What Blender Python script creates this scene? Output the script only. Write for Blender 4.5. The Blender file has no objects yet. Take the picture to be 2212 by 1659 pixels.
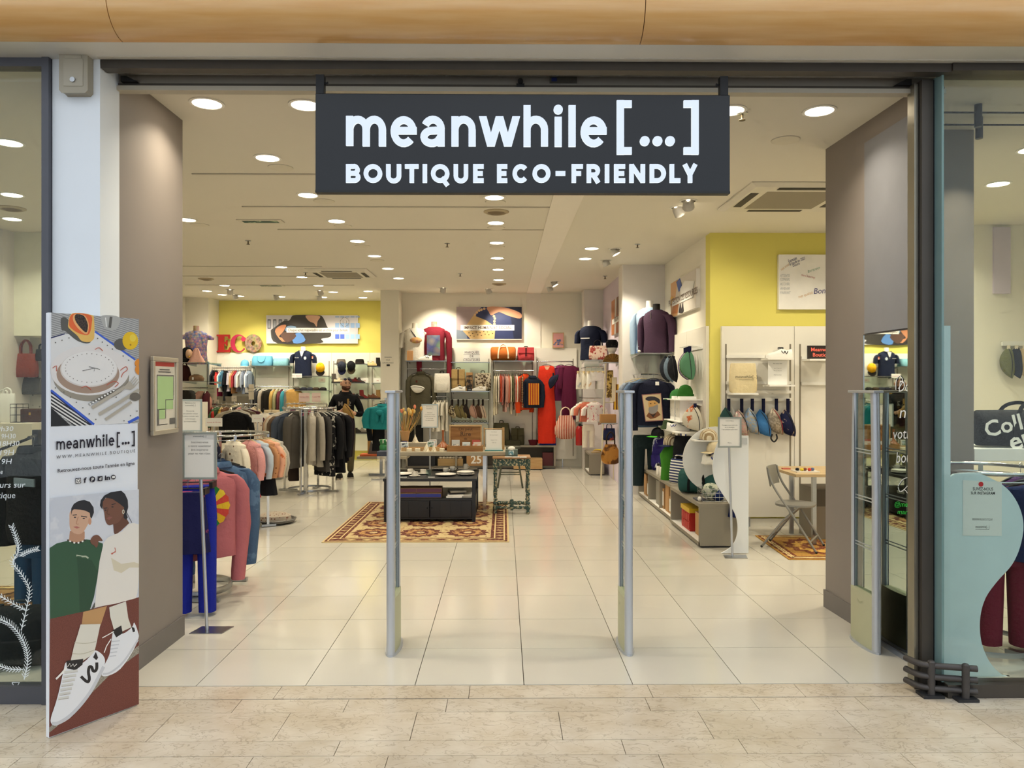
import bpy, math, random
from math import sin, cos, pi, radians as rad
from mathutils import Vector as V, Matrix
random.seed(7)
SC = bpy.context.scene
COL = SC.collection
# ------------------------------------------------------------------ camera, world, exposure
F, CX, HY, EYE, YAW = 1651.0, 1106.0, 832.0, 1.65, rad(.625)
cam = bpy.data.objects.new('camera', bpy.data.cameras.new('camera')); COL.objects.link(cam)
cam.location = (0, 0, EYE); cam.rotation_euler = (pi/2, 0, -YAW)
cam.data.sensor_width = 36; cam.data.lens = F/2212*36; cam.data.shift_y = 2.5/2212
cam.data.clip_start = .05
SC.camera = cam
w = bpy.data.worlds.new('concourse_light'); SC.world = w; w.use_nodes = True
w.node_tree.nodes['Background'].inputs[0].default_value = (.86, .93, 1.0, 1)
w.node_tree.nodes['Background'].inputs[1].default_value = 1.1
cy = SC.cycles; cy.max_bounces = 7; cy.diffuse_bounces = 3; cy.glossy_bounces = 3; cy.transmission_bounces = 4; cy.transparent_max_bounces = 10; cy.caustics_reflective = False; cy.caustics_refractive = False; cy.use_adaptive_sampling = True; cy.adaptive_threshold = .1; cy.adaptive_min_samples = 12
SC.view_settings.view_transform = 'Standard'; SC.view_settings.look = 'None'
SC.view_settings.gamma = 1; SC.view_settings.exposure = .07
SC.view_settings.use_curve_mapping = False
LAMP_COL = (1.0, .905, .71)
LAMP_W, SPOT_W = 7.5, 75.0
def area_light(name, loc, size, power, col=(1, 1, 1), rot=(0, 0, 0), spread=160, shape='DISK', parent=None):
    d = bpy.data.lights.new(name, 'AREA'); d.shape = shape; d.size = size; d.energy = power; d.color = col
    d.spread = rad(spread)
    o = bpy.data.objects.new(name, d); COL.objects.link(o); o.location = loc; o.rotation_euler = rot
    if parent: o.parent = parent
    return o
# unseen fill lights added overhead to light the shop front
for lx in (-3.2, 0, 3.2):
    l = area_light('concourse_fill_light', (lx, .6, 5.6), 1.6, 9, (.95, .97, 1.0)); l.rotation_euler = (rad(14), 0, 0)

# ------------------------------------------------------------------ helpers
def at(px, py, Y):
    dx, dz = (px-CX)/F, (HY-py)/F
    s, c = sin(YAW), cos(YAW); d = (s+c*dx, c-s*dx, dz); t = Y/d[1]
    return V((d[0]*t, Y, EYE+d[2]*t))
def fl(px, py, z=0.):
    dx, dz = (px-CX)/F, (HY-py)/F
    s, c = sin(YAW), cos(YAW); t = (z-EYE)/dz
    return V(((s+c*dx)*t, (c-s*dx)*t, z))
def AX(px, Y): return at(px, 832, Y).x
def AZ(py, Y): return EYE+(HY-py)/F*Y
def ceil_z(Y): return 3.345+.0105*Y
def lin(h):
    h = h.lstrip('#'); r = []
    for i in (0, 2, 4):
        c = int(h[i:i+2], 16)/255; r.append(c/12.92 if c <= .04045 else ((c+.055)/1.055)**2.4)
    return (*r, 1)
MATS = {}
def mat(name, col='#ffffff', r=.6, m=0., var=.07, vs=7., kind=None, c2=None, sc=10., bump=0., bs=60., emit=0., th=.5, ax=(1, 0, 0), coat=0., spec=.5, rnd=0., tr=0.):
    if name in MATS: return MATS[name]
    M = bpy.data.materials.new(name); M.use_nodes = True; nt = M.node_tree; N = nt.nodes; L = nt.links
    b = N['Principled BSDF']; tc = N.new('ShaderNodeTexCoord'); co = tc.outputs['Object']
    A = lin(col)
    def noise(s, d=3., rough=.55):
        n = N.new('ShaderNodeTexNoise'); n.inputs['Scale'].default_value = s; n.inputs['Detail'].default_value = d
        n.inputs['Roughness'].default_value = rough; L.new(co, n.inputs['Vector']); return n.outputs['Fac']
    def ramp(f, a, bb, p0, p1):
        q = N.new('ShaderNodeValToRGB'); L.new(f, q.inputs[0]); e = q.color_ramp.elements
        e[0].position, e[1].position = p0, p1; e[0].color, e[1].color = a, bb; return q.outputs[0]
    def mix(f, a, bb, bt='MIX'):
        q = N.new('ShaderNodeMix'); q.data_type = 'RGBA'; q.blend_type = bt
        for s, v in ((q.inputs[0], f), (q.inputs[6], a), (q.inputs[7], bb)):
            if isinstance(v, (int, float, tuple)): s.default_value = v
            else: L.new(v, s)
        return q.outputs[2]
    def math_(op, a, bb=None):
        q = N.new('ShaderNodeMath'); q.operation = op
        for s, v in ((q.inputs[0], a), (q.inputs[1], bb)):
            if v is None: continue
            if isinstance(v, (int, float)): s.default_value = v
            else: L.new(v, s)
        return q.outputs[0]
    B = lin(c2) if c2 else A
    out = None
    if kind == 'stripe':
        q = N.new('ShaderNodeVectorMath'); q.operation = 'DOT_PRODUCT'; L.new(co, q.inputs[0]); q.inputs[1].default_value = ax
        f = math_('FRACT', math_('MULTIPLY', q.outputs['Value'], sc)); out = ramp(f, A, B, th-.01, th+.01)
    elif kind == 'dots':
        v = N.new('ShaderNodeTexVoronoi'); v.inputs['Scale'].default_value = sc; v.inputs['Randomness'].default_value = .55
        L.new(co, v.inputs['Vector']); out = ramp(v.outputs['Distance'], B, A, th*.6, th*.6+.03)
    elif kind == 'cells':
        v = N.new('ShaderNodeTexVoronoi'); v.inputs['Scale'].default_value = sc; L.new(co, v.inputs['Vector'])
        h = N.new('ShaderNodeHueSaturation'); h.inputs['Saturation'].default_value = 1.0
        out = mix(.28, mix(v.outputs['Distance'], A, B), v.outputs['Color'], 'OVERLAY')
    elif kind == 'blot':
        out = ramp(noise(sc, 4, .6), A, B, th-.03, th+.03)
    elif kind == 'check':
        v = N.new('ShaderNodeTexChecker'); v.inputs['Scale'].default_value = sc; L.new(co, v.inputs['Vector'])
        v.inputs['Color1'].default_value = A; v.inputs['Color2'].default_value = B; out = v.outputs[0]
    elif kind == 'wood':
        mp = N.new('ShaderNodeMapping'); L.new(co, mp.inputs[0]); mp.inputs['Scale'].default_value = ax
        n = N.new('ShaderNodeTexNoise'); n.inputs['Scale'].default_value = sc; n.inputs['Detail'].default_value = 6; L.new(mp.outputs[0], n.inputs['Vector'])
        out = ramp(n.outputs['Fac'], A, B, .3, .7)
    elif kind == 'marble':
        n0 = noise(sc*.6, 6, .65)
        mp = N.new('ShaderNodeMapping'); L.new(co, mp.inputs[0]); mp.inputs['Scale'].default_value = (1, 1.6, 1); mp.inputs['Rotation'].default_value = (0, 0, .5)
        q = N.new('ShaderNodeTexNoise'); q.inputs['Scale'].default_value = sc*1.7; q.inputs['Detail'].default_value = 8; q.inputs['Distortion'].default_value = 1.2; L.new(mp.outputs[0], q.inputs['Vector'])
        base = mix(ramp(n0, (0, 0, 0, 1), (1, 1, 1, 1), .35, .68), A, B)
        vein = ramp(math_('ABSOLUTE', math_('SUBTRACT', q.outputs['Fac'], .5)), (1, 1, 1, 1), (0, 0, 0, 1), .0, .022)
        out = mix(math_('MULTIPLY', vein, .45), base, lin('#8a7862'))
    elif kind == 'brush':
        mp = N.new('ShaderNodeMapping'); L.new(co, mp.inputs[0]); mp.inputs['Scale'].default_value = ax
        n = N.new('ShaderNodeTexNoise'); n.inputs['Scale'].default_value = sc; L.new(mp.outputs[0], n.inputs['Vector'])
        out = mix(n.outputs['Fac'], A, B)
    else:
        out = mix(noise(vs), tuple(min(1, x*(1+var)) for x in A[:3])+(1,), tuple(x*(1-var) for x in A[:3])+(1,))
    if rnd:
        oi = N.new('ShaderNodeObjectInfo')
        k = math_('ADD', math_('MULTIPLY', oi.outputs['Random'], rnd), 1-rnd/2)
        q = N.new('ShaderNodeVectorMath'); q.operation = 'SCALE'; L.new(out, q.inputs[0]); L.new(k, q.inputs['Scale']); out = q.outputs[0]
    L.new(out, b.inputs['Base Color'])
    b.inputs['Roughness'].default_value = r; b.inputs['Metallic'].default_value = m
    b.inputs['Specular IOR Level'].default_value = spec
    if coat: b.inputs['Coat Weight'].default_value = coat; b.inputs['Coat Roughness'].default_value = .08
    if tr: b.inputs['Transmission Weight'].default_value = tr
    if bump:
        n = noise(bs, 3); bp = N.new('ShaderNodeBump'); bp.inputs['Strength'].default_value = bump; bp.inputs['Distance'].default_value = .012
        L.new(n, bp.inputs['Height']); L.new(bp.outputs[0], b.inputs['Normal'])
    if emit:
        L.new(out, b.inputs['Emission Color']); b.inputs['Emission Strength'].default_value = emit
    MATS[name] = M; return M
def glass_mat(name, tint='#eef6f4', gl=.03):
    M = bpy.data.materials.new(name); M.use_nodes = True; nt = M.node_tree; N = nt.nodes; L = nt.links
    N.remove(N['Principled BSDF']); o = N['Material Output']
    t = N.new('ShaderNodeBsdfTransparent'); g = N.new('ShaderNodeBsdfGlossy'); mx = N.new('ShaderNodeMixShader'); lw = N.new('ShaderNodeLayerWeight'); pw = N.new('ShaderNodeMath'); pw.operation = 'POWER'; pw.inputs[1].default_value = 5; ma = N.new('ShaderNodeMath'); ma.operation = 'MULTIPLY_ADD'; ma.inputs[1].default_value = .85; ma.inputs[2].default_value = gl
    no = N.new('ShaderNodeTexNoise'); no.inputs['Scale'].default_value = 3; rp = N.new('ShaderNodeMapRange')
    L.new(no.outputs['Fac'], rp.inputs[0]); rp.inputs[3].default_value = .0; rp.inputs[4].default_value = .02
    L.new(rp.outputs[0], g.inputs['Roughness'])
    t.inputs[0].default_value = lin(tint); lw.inputs[0].default_value = .5
    L.new(lw.outputs['Facing'], pw.inputs[0]); L.new(pw.outputs[0], ma.inputs[0]); L.new(ma.outputs[0], mx.inputs[0]); L.new(t.outputs[0], mx.inputs[1]); L.new(g.outputs[0], mx.inputs[2]); L.new(mx.outputs[0], o.inputs[0])
    MATS[name] = M; return M

class G:
    """mesh collector: vertices, faces, one material slot index per face"""
    def __init__(s): s.v = []; s.f = []; s.mi = []; s.k = 0; s.mx = None
    def mat(s, k): s.k = k; return s
    def xf(s, m=None): s.mx = m; return s
    def add(s, vs, fs):
        o = len(s.v)
        for p in vs:
            p = V(p); s.v.append(s.mx @ p if s.mx else p)
        for f in fs: s.f.append([i+o for i in f]); s.mi.append(s.k)
        return s
    def box(s, x0, x1, y0, y1, z0, z1):
        return s.add([(x, y, z) for z in (z0, z1) for y in (y0, y1) for x in (x0, x1)],
                     [(0, 2, 3, 1), (4, 5, 7, 6), (0, 1, 5, 4), (2, 6, 7, 3), (0, 4, 6, 2), (1, 3, 7, 5)])
    def cbox(s, c, d): return s.box(c[0]-d[0]/2, c[0]+d[0]/2, c[1]-d[1]/2, c[1]+d[1]/2, c[2]-d[2]/2, c[2]+d[2]/2)
    def poly(s, pts): return s.add(pts, [tuple(range(len(pts)))])
    def prism(s, poly, a, b, plane='xz'):
        n = len(poly); f = {'xz': lambda u, v, t: (u, t, v), 'xy': lambda u, v, t: (u, v, t), 'yz': lambda u, v, t: (t, u, v)}[plane]
        return s.add([f(u, v, a) for u, v in poly]+[f(u, v, b) for u, v in poly],
                     [tuple(range(n)), tuple(range(2*n-1, n-1, -1))]+[(i, (i+1) % n+0, (i+1) % n+n, i+n) for i in range(n)])
    def loft(s, rings, cap=True, loop=False, close=True):
        n = len(rings[0]); fs = []; m = len(rings)
        for j in range(m if loop else m-1):
            j2 = (j+1) % m
            for i in range(n if close else n-1): fs.append((j*n+i, j*n+(i+1) % n, j2*n+(i+1) % n, j2*n+i))
        if cap and not loop: fs += [tuple(range(n-1, -1, -1)), tuple(range((m-1)*n, m*n))]
        return s.add([p for r in rings for p in r], fs)
    def tube(s, pts, r, n=8, loop=False, cap=True, flat=None):
        pts = [V(p) for p in pts]; m = len(pts); R = r if isinstance(r, (list, tuple)) else [r]*m; rings = []
        up = None
        for i, p in enumerate(pts):
            a = pts[(i-1) % m] if (loop or i) else p; b = pts[(i+1) % m] if (loop or i < m-1) else p
            t = (b-a).normalized()
            if up is None: up = V((0, 0, 1)) if abs(t.z) < .9 else V((1, 0, 0))
            x = t.cross(up).normalized(); up = x.cross(t).normalized()
            fx, fy = flat or (1, 1)
            rings.append([p+x*cos(2*pi*k/n)*R[i]*fx+up*sin(2*pi*k/n)*R[i]*fy for k in range(n)])
        return s.loft(rings, cap, loop)
    def lathe(s, prof, n=16, c=(0, 0, 0), cap=True):
        c = V(c); return s.loft([[c+V((r*cos(2*pi*k/n), r*sin(2*pi*k/n), z)) for k in range(n)] for r, z in prof], cap)
    def ball(s, c, r, nu=10, nv=6):
        c = V(c); r = V(r) if not isinstance(r, (int, float)) else V((r, r, r)); rings = []
        for j in range(1, nv):
            t = pi*j/nv-pi/2; rings.append([c+V((r.x*cos(t)*cos(2*pi*k/nu), r.y*cos(t)*sin(2*pi*k/nu), r.z*sin(t))) for k in range(nu)])
        o = len(s.v); s.loft(rings, cap=False)
        n = len(s.v)-o; s.add([c-V((0, 0, r.z)), c+V((0, 0, r.z))], [])
        b = len(s.v)-2
        for k in range(nu):
            s.f.append([o+(k+1) % nu, o+k, b]); s.mi.append(s.k)
            s.f.append([o+n-nu+k, o+n-nu+(k+1) % nu, b+1]); s.mi.append(s.k)
        return s
    def grid(s, fn, nu, nv, thick=None):
        P = [[V(fn(i/nu, j/nv)) for i in range(nu+1)] for j in range(nv+1)]
        w_ = nu+1; fs = [(j*w_+i, j*w_+i+1, (j+1)*w_+i+1, (j+1)*w_+i) for j in range(nv) for i in range(nu)]
        return s.add([p for r in P for p in r], fs)
    def mesh(s, name, mats, smooth=None, bevel=0):
        me = bpy.data.meshes.new(name); me.from_pydata([tuple(p) for p in s.v], [], s.f)
        for m_ in (mats if isinstance(mats, (list, tuple)) else [mats]): me.materials.append(m_)
        me.polygons.foreach_set('material_index', s.mi); me.validate()
        if smooth:
            me.polygons.foreach_set('use_smooth', [True]*len(me.polygons))
            me.update(); me.set_sharp_from_angle(angle=rad(smooth))
        me.update(); return me
    def build(s, name, mats, parent=None, smooth=None, loc=None, rz=None, bevel=0):
        o = bpy.data.objects.new(name, s.mesh(name, mats, smooth)); COL.objects.link(o)
        if parent: o.parent = parent
        if loc is not None: o.location = loc
        if rz is not None: o.rotation_euler[2] = rz
        if bevel:
            b = o.modifiers.new('edge', 'BEVEL'); b.width = bevel; b.segments = 2; b.limit_method = 'ANGLE'; b.angle_limit = rad(50)
        return o
def T(name, label, cat, loc=(0, 0, 0), rz=0., group=None):
    o = bpy.data.objects.new(name, None); COL.objects.link(o); o.location = loc; o.rotation_euler[2] = rz; o.empty_display_size = .1
    return tag(o, label, cat, group)
def tag(o, label, cat, group=None):
    o['label'] = label; o['category'] = cat
    if group: o['group'] = group
    return o
def S(o): o['kind'] = 'structure'; return o
def copy_tree(o, parent=None):
    c = o.copy(); COL.objects.link(c); c.parent = parent
    for ch in o.children: copy_tree(ch, c)
    return c
ORD = ['first', 'second', 'third', 'fourth', 'fifth', 'sixth', 'seventh', 'eighth', 'ninth', 'tenth', 'eleventh', 'twelfth', 'thirteenth', 'fourteenth', 'fifteenth', 'sixteenth', 'seventeenth', 'eighteenth', 'nineteenth', 'twentieth', 'twenty-first', 'twenty-second', 'twenty-third', 'twenty-fourth', 'twenty-fifth', 'twenty-sixth', 'twenty-seventh', 'twenty-eighth', 'twenty-ninth', 'thirtieth']
def cr(pts, n=6, closed=True):
    """smooth closed outline through 2-D points (Catmull-Rom)"""
    m = len(pts); out = []
    for i in range(m if closed else m-1):
        p = [pts[(i+k) % m] if closed else pts[min(max(i+k, 0), m-1)] for k in (-1, 0, 1, 2)]
        for j in range(n):
            t = j/n; a = []
            for d in range(len(p[0])):
                p0, p1, p2, p3 = p[0][d], p[1][d], p[2][d], p[3][d]
                a.append(.5*(2*p1+(p2-p0)*t+(2*p0-5*p1+4*p2-p3)*t*t+(3*p1-p0-3*p2+p3)*t**3))
            out.append(tuple(a))
    if not closed: out.append(tuple(pts[-1]))
    return out
def circ(x, y, r, n=20, ry=None, a0=0, a1=2*pi): return [(x+r*cos(a0+(a1-a0)*k/n), y+(ry or r)*sin(a0+(a1-a0)*k/n)) for k in range(n if a1-a0 >= 2*pi-.01 else n+1)]
_tc = {}
def text_mesh(body, size=1., bold=0., extrude=0., align='CENTER', shear=0., space=1.):
    """lettering as mesh data: width, list of (verts, faces) in x (right) / y (up)"""
    key = (body, bold, extrude, shear, space, align)
    if key not in _tc:
        c = bpy.data.curves.new('lettering', 'FONT'); c.body = body; c.size = 1; c.offset = bold; c.extrude = extrude; c.align_x = align
        c.shear = shear; c.space_character = space; c.resolution_u = 2; c.fill_mode = 'FRONT' if not extrude else 'BOTH'
        o = bpy.data.objects.new('lettering', c); me = o.to_mesh()
        _tc[key] = ([v.co.copy() for v in me.vertices], [tuple(p.vertices) for p in me.polygons])
        o.to_mesh_clear(); bpy.data.objects.remove(o); bpy.data.curves.remove(c)
    vs, fs = _tc[key]; return [v*size for v in vs], fs
def write(g, body, org, u, v, size, **k):
    """add lettering to a G at org, running along u, upright along v"""
    vs, fs = text_mesh(body, size, **k); u, v = V(u).normalized(), V(v).normalized(); n = u.cross(v); o = V(org)
    return g.add([o+u*p.x+v*p.y+n*p.z for p in vs], fs)
class Art:
    """flat print: layered shapes traced in photo pixels, laid onto a plane (point, normal) of a thing"""
    def __init__(s, p, n, lift=.00006): s.p = V(p); s.n = V(n).normalized(); s.g = G(); s.m = []; s.l = 0; s.lift = lift
    def pt(s, px, py, l=0):
        d = at(px, py, 1.)-V((0, 0, EYE)); o = V((0, 0, EYE)); t = (s.p+s.n*l-o).dot(s.n)/d.dot(s.n); return o+d*t
    def k(s, m):
        if m not in s.m: s.m.append(m)
        s.g.k = s.m.index(m)
    def shape(s, pts, m, smooth=0):
        s.k(m); s.l += 1
        if smooth: pts = cr(pts, smooth)
        P = [s.pt(x, y, s.lift*s.l) for x, y in pts]
        a = V((0, 0, 0))
        for i in range(len(P)): a += P[i].cross(P[(i+1) % len(P)])
        if a.dot(s.n) < 0: P.reverse()
        s.g.poly(P); return s
    def line(s, pts, wd, m, smooth=0):
        """stroke of pixel width wd"""
        if smooth: pts = cr(pts, smooth, False)
        A, B = [], []
        for i, (x, y) in enumerate(pts):
            x0, y0 = pts[max(i-1, 0)]; x1, y1 = pts[min(i+1, len(pts)-1)]; L_ = math.hypot(x1-x0, y1-y0) or 1
            nx, ny = -(y1-y0)/L_*wd/2, (x1-x0)/L_*wd/2; A.append((x+nx, y+ny)); B.append((x-nx, y-ny))
        s.k(m); s.l += 1
        P = [s.pt(x, y, s.lift*s.l) for x, y in A+B]; n = len(pts)
        flip = (P[1]-P[0]).cross(P[n]-P[0]).dot(s.n) < 0
        s.g.add(P, [((i, i+1, n+i+1, n+i) if not flip else (i, n+i, n+i+1, i+1)) for i in range(n-1)]); return s
    def text(s, body, x0, y0, x1, y1, size, m, **k):
        """baseline from (x0,y0) to (x1,y1); size = letter height in pixels (em)"""
        s.k(m); s.l += 1; a = s.pt(x0, y0, s.lift*s.l); b = s.pt(x1, y1, s.lift*s.l); u = (b-a).normalized(); v = s.n.cross(u).normalized()
        if v.z < 0 and abs(s.n.z) < .9: v = -v
        vs, fs = text_mesh(body, 1., align='LEFT', **k); w_ = max(p.x for p in vs) or 1
        h = (s.pt(x0, y0, 0)-s.pt(x0, y0-size, 0)).length
        sx = (b-a).length/w_
        s.g.add([a+u*p.x*sx+v*p.y*h for p in vs], fs); return s
    def build(s, parent, name='print'):
        if parent:
            iv = (Matrix.Translation(parent.location) @ parent.rotation_euler.to_matrix().to_4x4()).inverted()
            s.g.v = [iv @ p for p in s.g.v]
        return s.g.build(name, s.m, parent)
# ------------------------------------------------------------------ materials used all over
WHITE = mat('white_paint', '#f2efe6', .55, var=.02)
WALLC = mat('cream_wall', '#efe9d8', .8, var=.025, vs=1.2)
CEIL = mat('ceiling_paint', '#e2dccd', .9, var=.02, vs=1)
BAND = mat('ceiling_band', '#efe8dc', .9, var=.02)
YELL = mat('yellow_wall', '#e6da70', .8, var=.03, vs=1)
LAV = mat('lavender_wall', '#d6c9d6', .8, var=.03)
GREY = mat('grey_partition', '#8a8079', .62, var=.05, vs=3)
GREYD = mat('grey_baseboard', '#77706b', .6, var=.05)
TILE = mat('porcelain_tile', '#d6d0c2', .13, var=.035, vs=2.2, rnd=.07, spec=.45)
GROUT = mat('dark_grout', '#6d6252', .8)
MARB = mat('marble_slab', '#d9cdba', .22, kind='marble', c2='#c2b198', sc=5., rnd=.12)
JOINT = mat('slab_joint', '#5b4d3f', .9)
BLACK = mat('black_lacquer', '#15161a', .4, var=.1)
BLACKM = mat('black_metal', '#1d1d1f', .45, .3)
BRONZE = mat('bronze_frame', '#4d4740', .42, .45, var=.12, vs=4)
CHROME = mat('chrome_tube', '#c9c9c9', .16, 1., var=.03)
STEEL = mat('brushed_steel', '#b9bbbd', .3, 1., kind='brush', c2='#a5a7a9', sc=20, ax=(1, 1, 40))
ALU = mat('satin_aluminium', '#c3c8d0', .34, .85, var=.03)
PAPER = mat('white_paper', '#f6f4ee', .7, var=.01)
INK = mat('black_ink', '#1b1a1c', .7)
INKG = mat('grey_ink', '#6a6864', .7)
INKR = mat('red_ink', '#b8263a', .7)
WOODL = mat('light_wood', '#c9a878', .5, kind='wood', c2='#b58d58', sc=3, ax=(1, 8, 8))
CARD = mat('cardboard', '#b98f5f', .8, var=.06)
CLEAR = glass_mat('clear_glass')
PANE = glass_mat('window_glass', '#f2f7f4')
GLOW = mat('lamp_glow', '#fff1d8', .5, emit=14., var=.0)
# ------------------------------------------------------------------ mall floor
mf = S(G().box(-9, 9, -6, 4.205, -.3, -.008).build('floor_concourse', JOINT))
rows = [(4.035, 4.205, [-3.2, -2.25, AX(600, 4.12), AX(1014, 4.12), AX(1404, 4.12), AX(1727, 4.12), 2.7, 3.8]),
        (3.865, 4.025, [-3.4, -2.5, AX(270, 3.95), AX(512, 3.95), AX(748, 3.95), AX(965, 3.95), AX(1399, 3.95), AX(1630, 3.95), AX(1860, 3.95), AX(2085, 3.92), 3.6]),
        (3.555, 3.862, [-3.2, AX(65, 3.7), AX(345, 3.7), AX(608, 3.7), AX(893, 3.7), AX(1211, 3.7), AX(1525, 3.7), AX(1838, 3.7), AX(2130, 3.7), 3.4]),
        (3.412, 3.552, [-3.0, AX(110, 3.48), AX(728, 3.48), AX(1347, 3.48), AX(1605, 3.48), AX(2200, 3.48), 3.2]),
        (3.10, 3.409, [-2.9, AX(20, 3.33), AX(535, 3.33), AX(833, 3.33), AX(1430, 3.33), AX(1965, 3.33), 3.0]),
        (2.79, 3.097, [-2.6, -1.7, -.9, -.1, .6, 1.5, 2.6])]
for y0, y1, xs in rows:
    for a, b in zip(xs, xs[1:]):
        G().box(a+.0015, b-.0015, y0, y1, -.02, 0).build('marble_slab', MARB, mf, loc=(0, 0, random.uniform(-.0012, 0)))
# ------------------------------------------------------------------ shop floor tiles
fs_ = S(G().box(-9, 6.6, 4.21, 18.2, -.3, -.012).build('floor', GROUT))
X0 = .112
tile_g = lambda d: G().box(.0022, .5978, .0022, d-.0022, -.012, 0).mesh('tile', TILE)
t_first, t_full = tile_g(.58), tile_g(.6)
far = G()
for r_ in range(-1, 22):
    y = 4.79+.6*r_ if r_ >= 0 else 4.21
    for c_ in range(-15, 11):
        x = X0+.6*c_
        vis = (-2.25-.33*max(0, y-5) < x+.6 and x < 2.4+(.45 if y > 5.3 else 0)*(y-5)) and y < 15.4 and (x < 3.9 if y < 9 else x < 2.4)
        if y >= 10 and x < -4.6: vis = False
        if vis:
            o = bpy.data.objects.new('tile', t_first if r_ < 0 else t_full); COL.objects.link(o); o.location = (x, y, 0); o.parent = fs_
        else: far.box(x+.0022, x+.5978, y+.0022, y+(.58 if r_ < 0 else .6)-.0022, -.012, 0)
o = far.build('tile', TILE, fs_); o['kind'] = 'stuff'
# ------------------------------------------------------------------ ceiling, walls
def slab(name, m, *b): return S(G().box(*b).build(name, m))
c = G(); y0, y1 = 4.23, 18.2
c.add([(x, y, ceil_z(y)+d) for d in (0, .2) for y in (y0, y1) for x in (-9, 6.6)], [(0, 1, 3, 2), (4, 6, 7, 5), (0, 4, 5, 1), (2, 3, 7, 6), (0, 2, 6, 4), (1, 5, 7, 3)])
ceiling = S(c.build('ceiling', CEIL))
b = G(); b.add([(x, y, ceil_z(y)-d) for d in (.0, .012) for y in (4.5, 15.44) for x in (.46, .745)], [(0, 1, 3, 2), (4, 6, 7, 5), (0, 4, 5, 1), (2, 3, 7, 6), (0, 2, 6, 4), (1, 5, 7, 3)])
S(b.build('trim_1', BAND)); S(G().box(.46, .745, 15.435, 15.449, 0, ceil_z(15.4)-.012).build('trim_2', BAND))
YB, YL, YR = 15.45, 17.0, 8.95
slab('wall_back', WALLC, AX(862, YB), 2.1, YB, YB+.2, 0, 3.6)
slab('wall_back_left', YELL, -6.9, -2.2, YL, YL+.2, 0, 3.6)
slab('wall_left', WALLC, -7.0, -6.8, 4.2, 18.2, 0, 3.6)
slab('column_back', WALLC, AX(823, 15.0), AX(862, 15.0), 14.95, 17.0, 0, 3.6)
slab('column_corner', WALLC, -6.8, AX(458, 16.6), 16.4, 17.0, 0, 3.6)
slab('column_right', mat('pale_column', '#e6dfd8', .8, var=.02), AX(1262, 14.8), AX(1311, 14.8)+.1, 14.8, 15.3, 0, 3.6)
slab("wall_lavender", LAV, 1.93, 2.1, 11.6, 15.1, 0, 3.58)
slab("column_middle", mat("pale_column"), 1.79, 2.46, 11.5, 11.88, 0, 3.59)
slab("wall_right_inner", WALLC, 2.43, 2.65, 8.97, 11.86, 0, 3.58)
slab("wall_right_yellow", YELL, 2.425, 6.6, YR, YR+.2, 0, 3.6)
slab('wall_right', WALLC, 6.4, 6.6, 4.2, 9.1, 0, 3.6)
# partitions beside the entrance
slab('wall_partition_left', GREY, -2.3, -2.12, 4.2, 5.07, 0, ceil_z(4.5)+.06)
S(G().box(-2.119, -2.108, 4.2, 5.075, 0, .13).build('baseboard_left', GREYD))
slab('wall_white_pier', mat('pier_paint', '#e9eef2', .7, var=.015), AX(113, 4.0), -2.1, 4.0, 4.2, 0, 3.5)
pr = G(); pr.prism([(2.43, 4.25), (2.395, 5.66), (3.22, 5.66), (3.22, 5.2), (2.46, 5.2), (2.46, 4.25)][::-1], 0, 3.46, 'xy')
wp = S(pr.build('wall_partition_right', GREY)); G().prism([(2.4285, 4.3), (2.4095, 5.06), (2.3995, 5.06), (2.4185, 4.3)], 1.992, 3.26, 'xy').build('upper_panel', mat('blue_grey_board', '#86868b', .55), wp)
S(G().prism([(2.408, 5.06), (2.383, 5.672), (2.5, 5.672), (2.5, 5.06)][::-1], 0, .13, 'xy').build('baseboard_right', GREYD))
# lintel, roller-shutter box, beam, soffit, wooden bullnose
slab('lintel', mat('shutter_box', '#8d867b', .6, var=.08, vs=2), -2.115, 2.43, 4.2, 4.26, 3.277, 3.5)
slab('shutter_rail', mat('shutter_rail_paint', '#b9b09d', .5, var=.05), -2.115, 2.43, 4.17, 4.23, 3.252, 3.277)
slab('shutter_slot', mat('shadow_slot', '#4a4238', .6), -2.115, 2.43, 4.185, 4.21, 3.277, 3.295)  # solid dark strip; the slot's shade is put into its colour
slab('beam', BRONZE, AX(222, 4.02), 2.36, 4.0, 4.066, 3.30, 3.345)
slab('beam_window_right', BRONZE, 2.362, 4.4, 3.99, 4.12, 3.305, 3.345)
slab('soffit', mat('soffit_paint', '#e2dfd6', .45, var=.04, vs=2), -4.6, 4.6, 3.799, 4.3, 3.345, 3.5)
slab('soffit_lip', mat('soffit_lip_paint', '#d0cabc', .5), AX(222, 4.02), 4.6, 3.955, 3.98, 3.341, 3.345)
BW = mat('bullnose_wood', '#e6b97c', .3, kind='wood', c2='#dba45f', sc=2.2, ax=(1, 14, 14), coat=.35)
prof = [(3.798, 3.345)]+[(3.795-.16*sin(a), 3.505-.16*cos(a)) for a in [pi/2*k/9 for k in range(10)]]+[(3.635, 4.4), (3.798, 4.4)]
for a, b_ in ((-4.6, AX(243, 3.7)), (AX(243, 3.7), AX(1393, 3.66)), (AX(1393, 3.66), 4.6)):
    S(G().prism(prof, a+.002, b_-.002, 'yz').build('cornice_bullnose', BW, smooth=35))
slab('wall_upper_facade', WHITE, -9, 9, 3.9, 4.3, 3.5, 6)
# outer screen beside the shop keeps daylight from leaking round the facade
slab('wall_facade_left', WHITE, -9, -4.4, 4.0, 4.2, 0, 3.5)
slab('wall_facade_right', WHITE, 4.4, 9, 4.0, 4.2, 0, 3.5)
slab('roof', WHITE, -9.2, 9, 4.2, 18.4, 3.75, 3.9)
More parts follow.
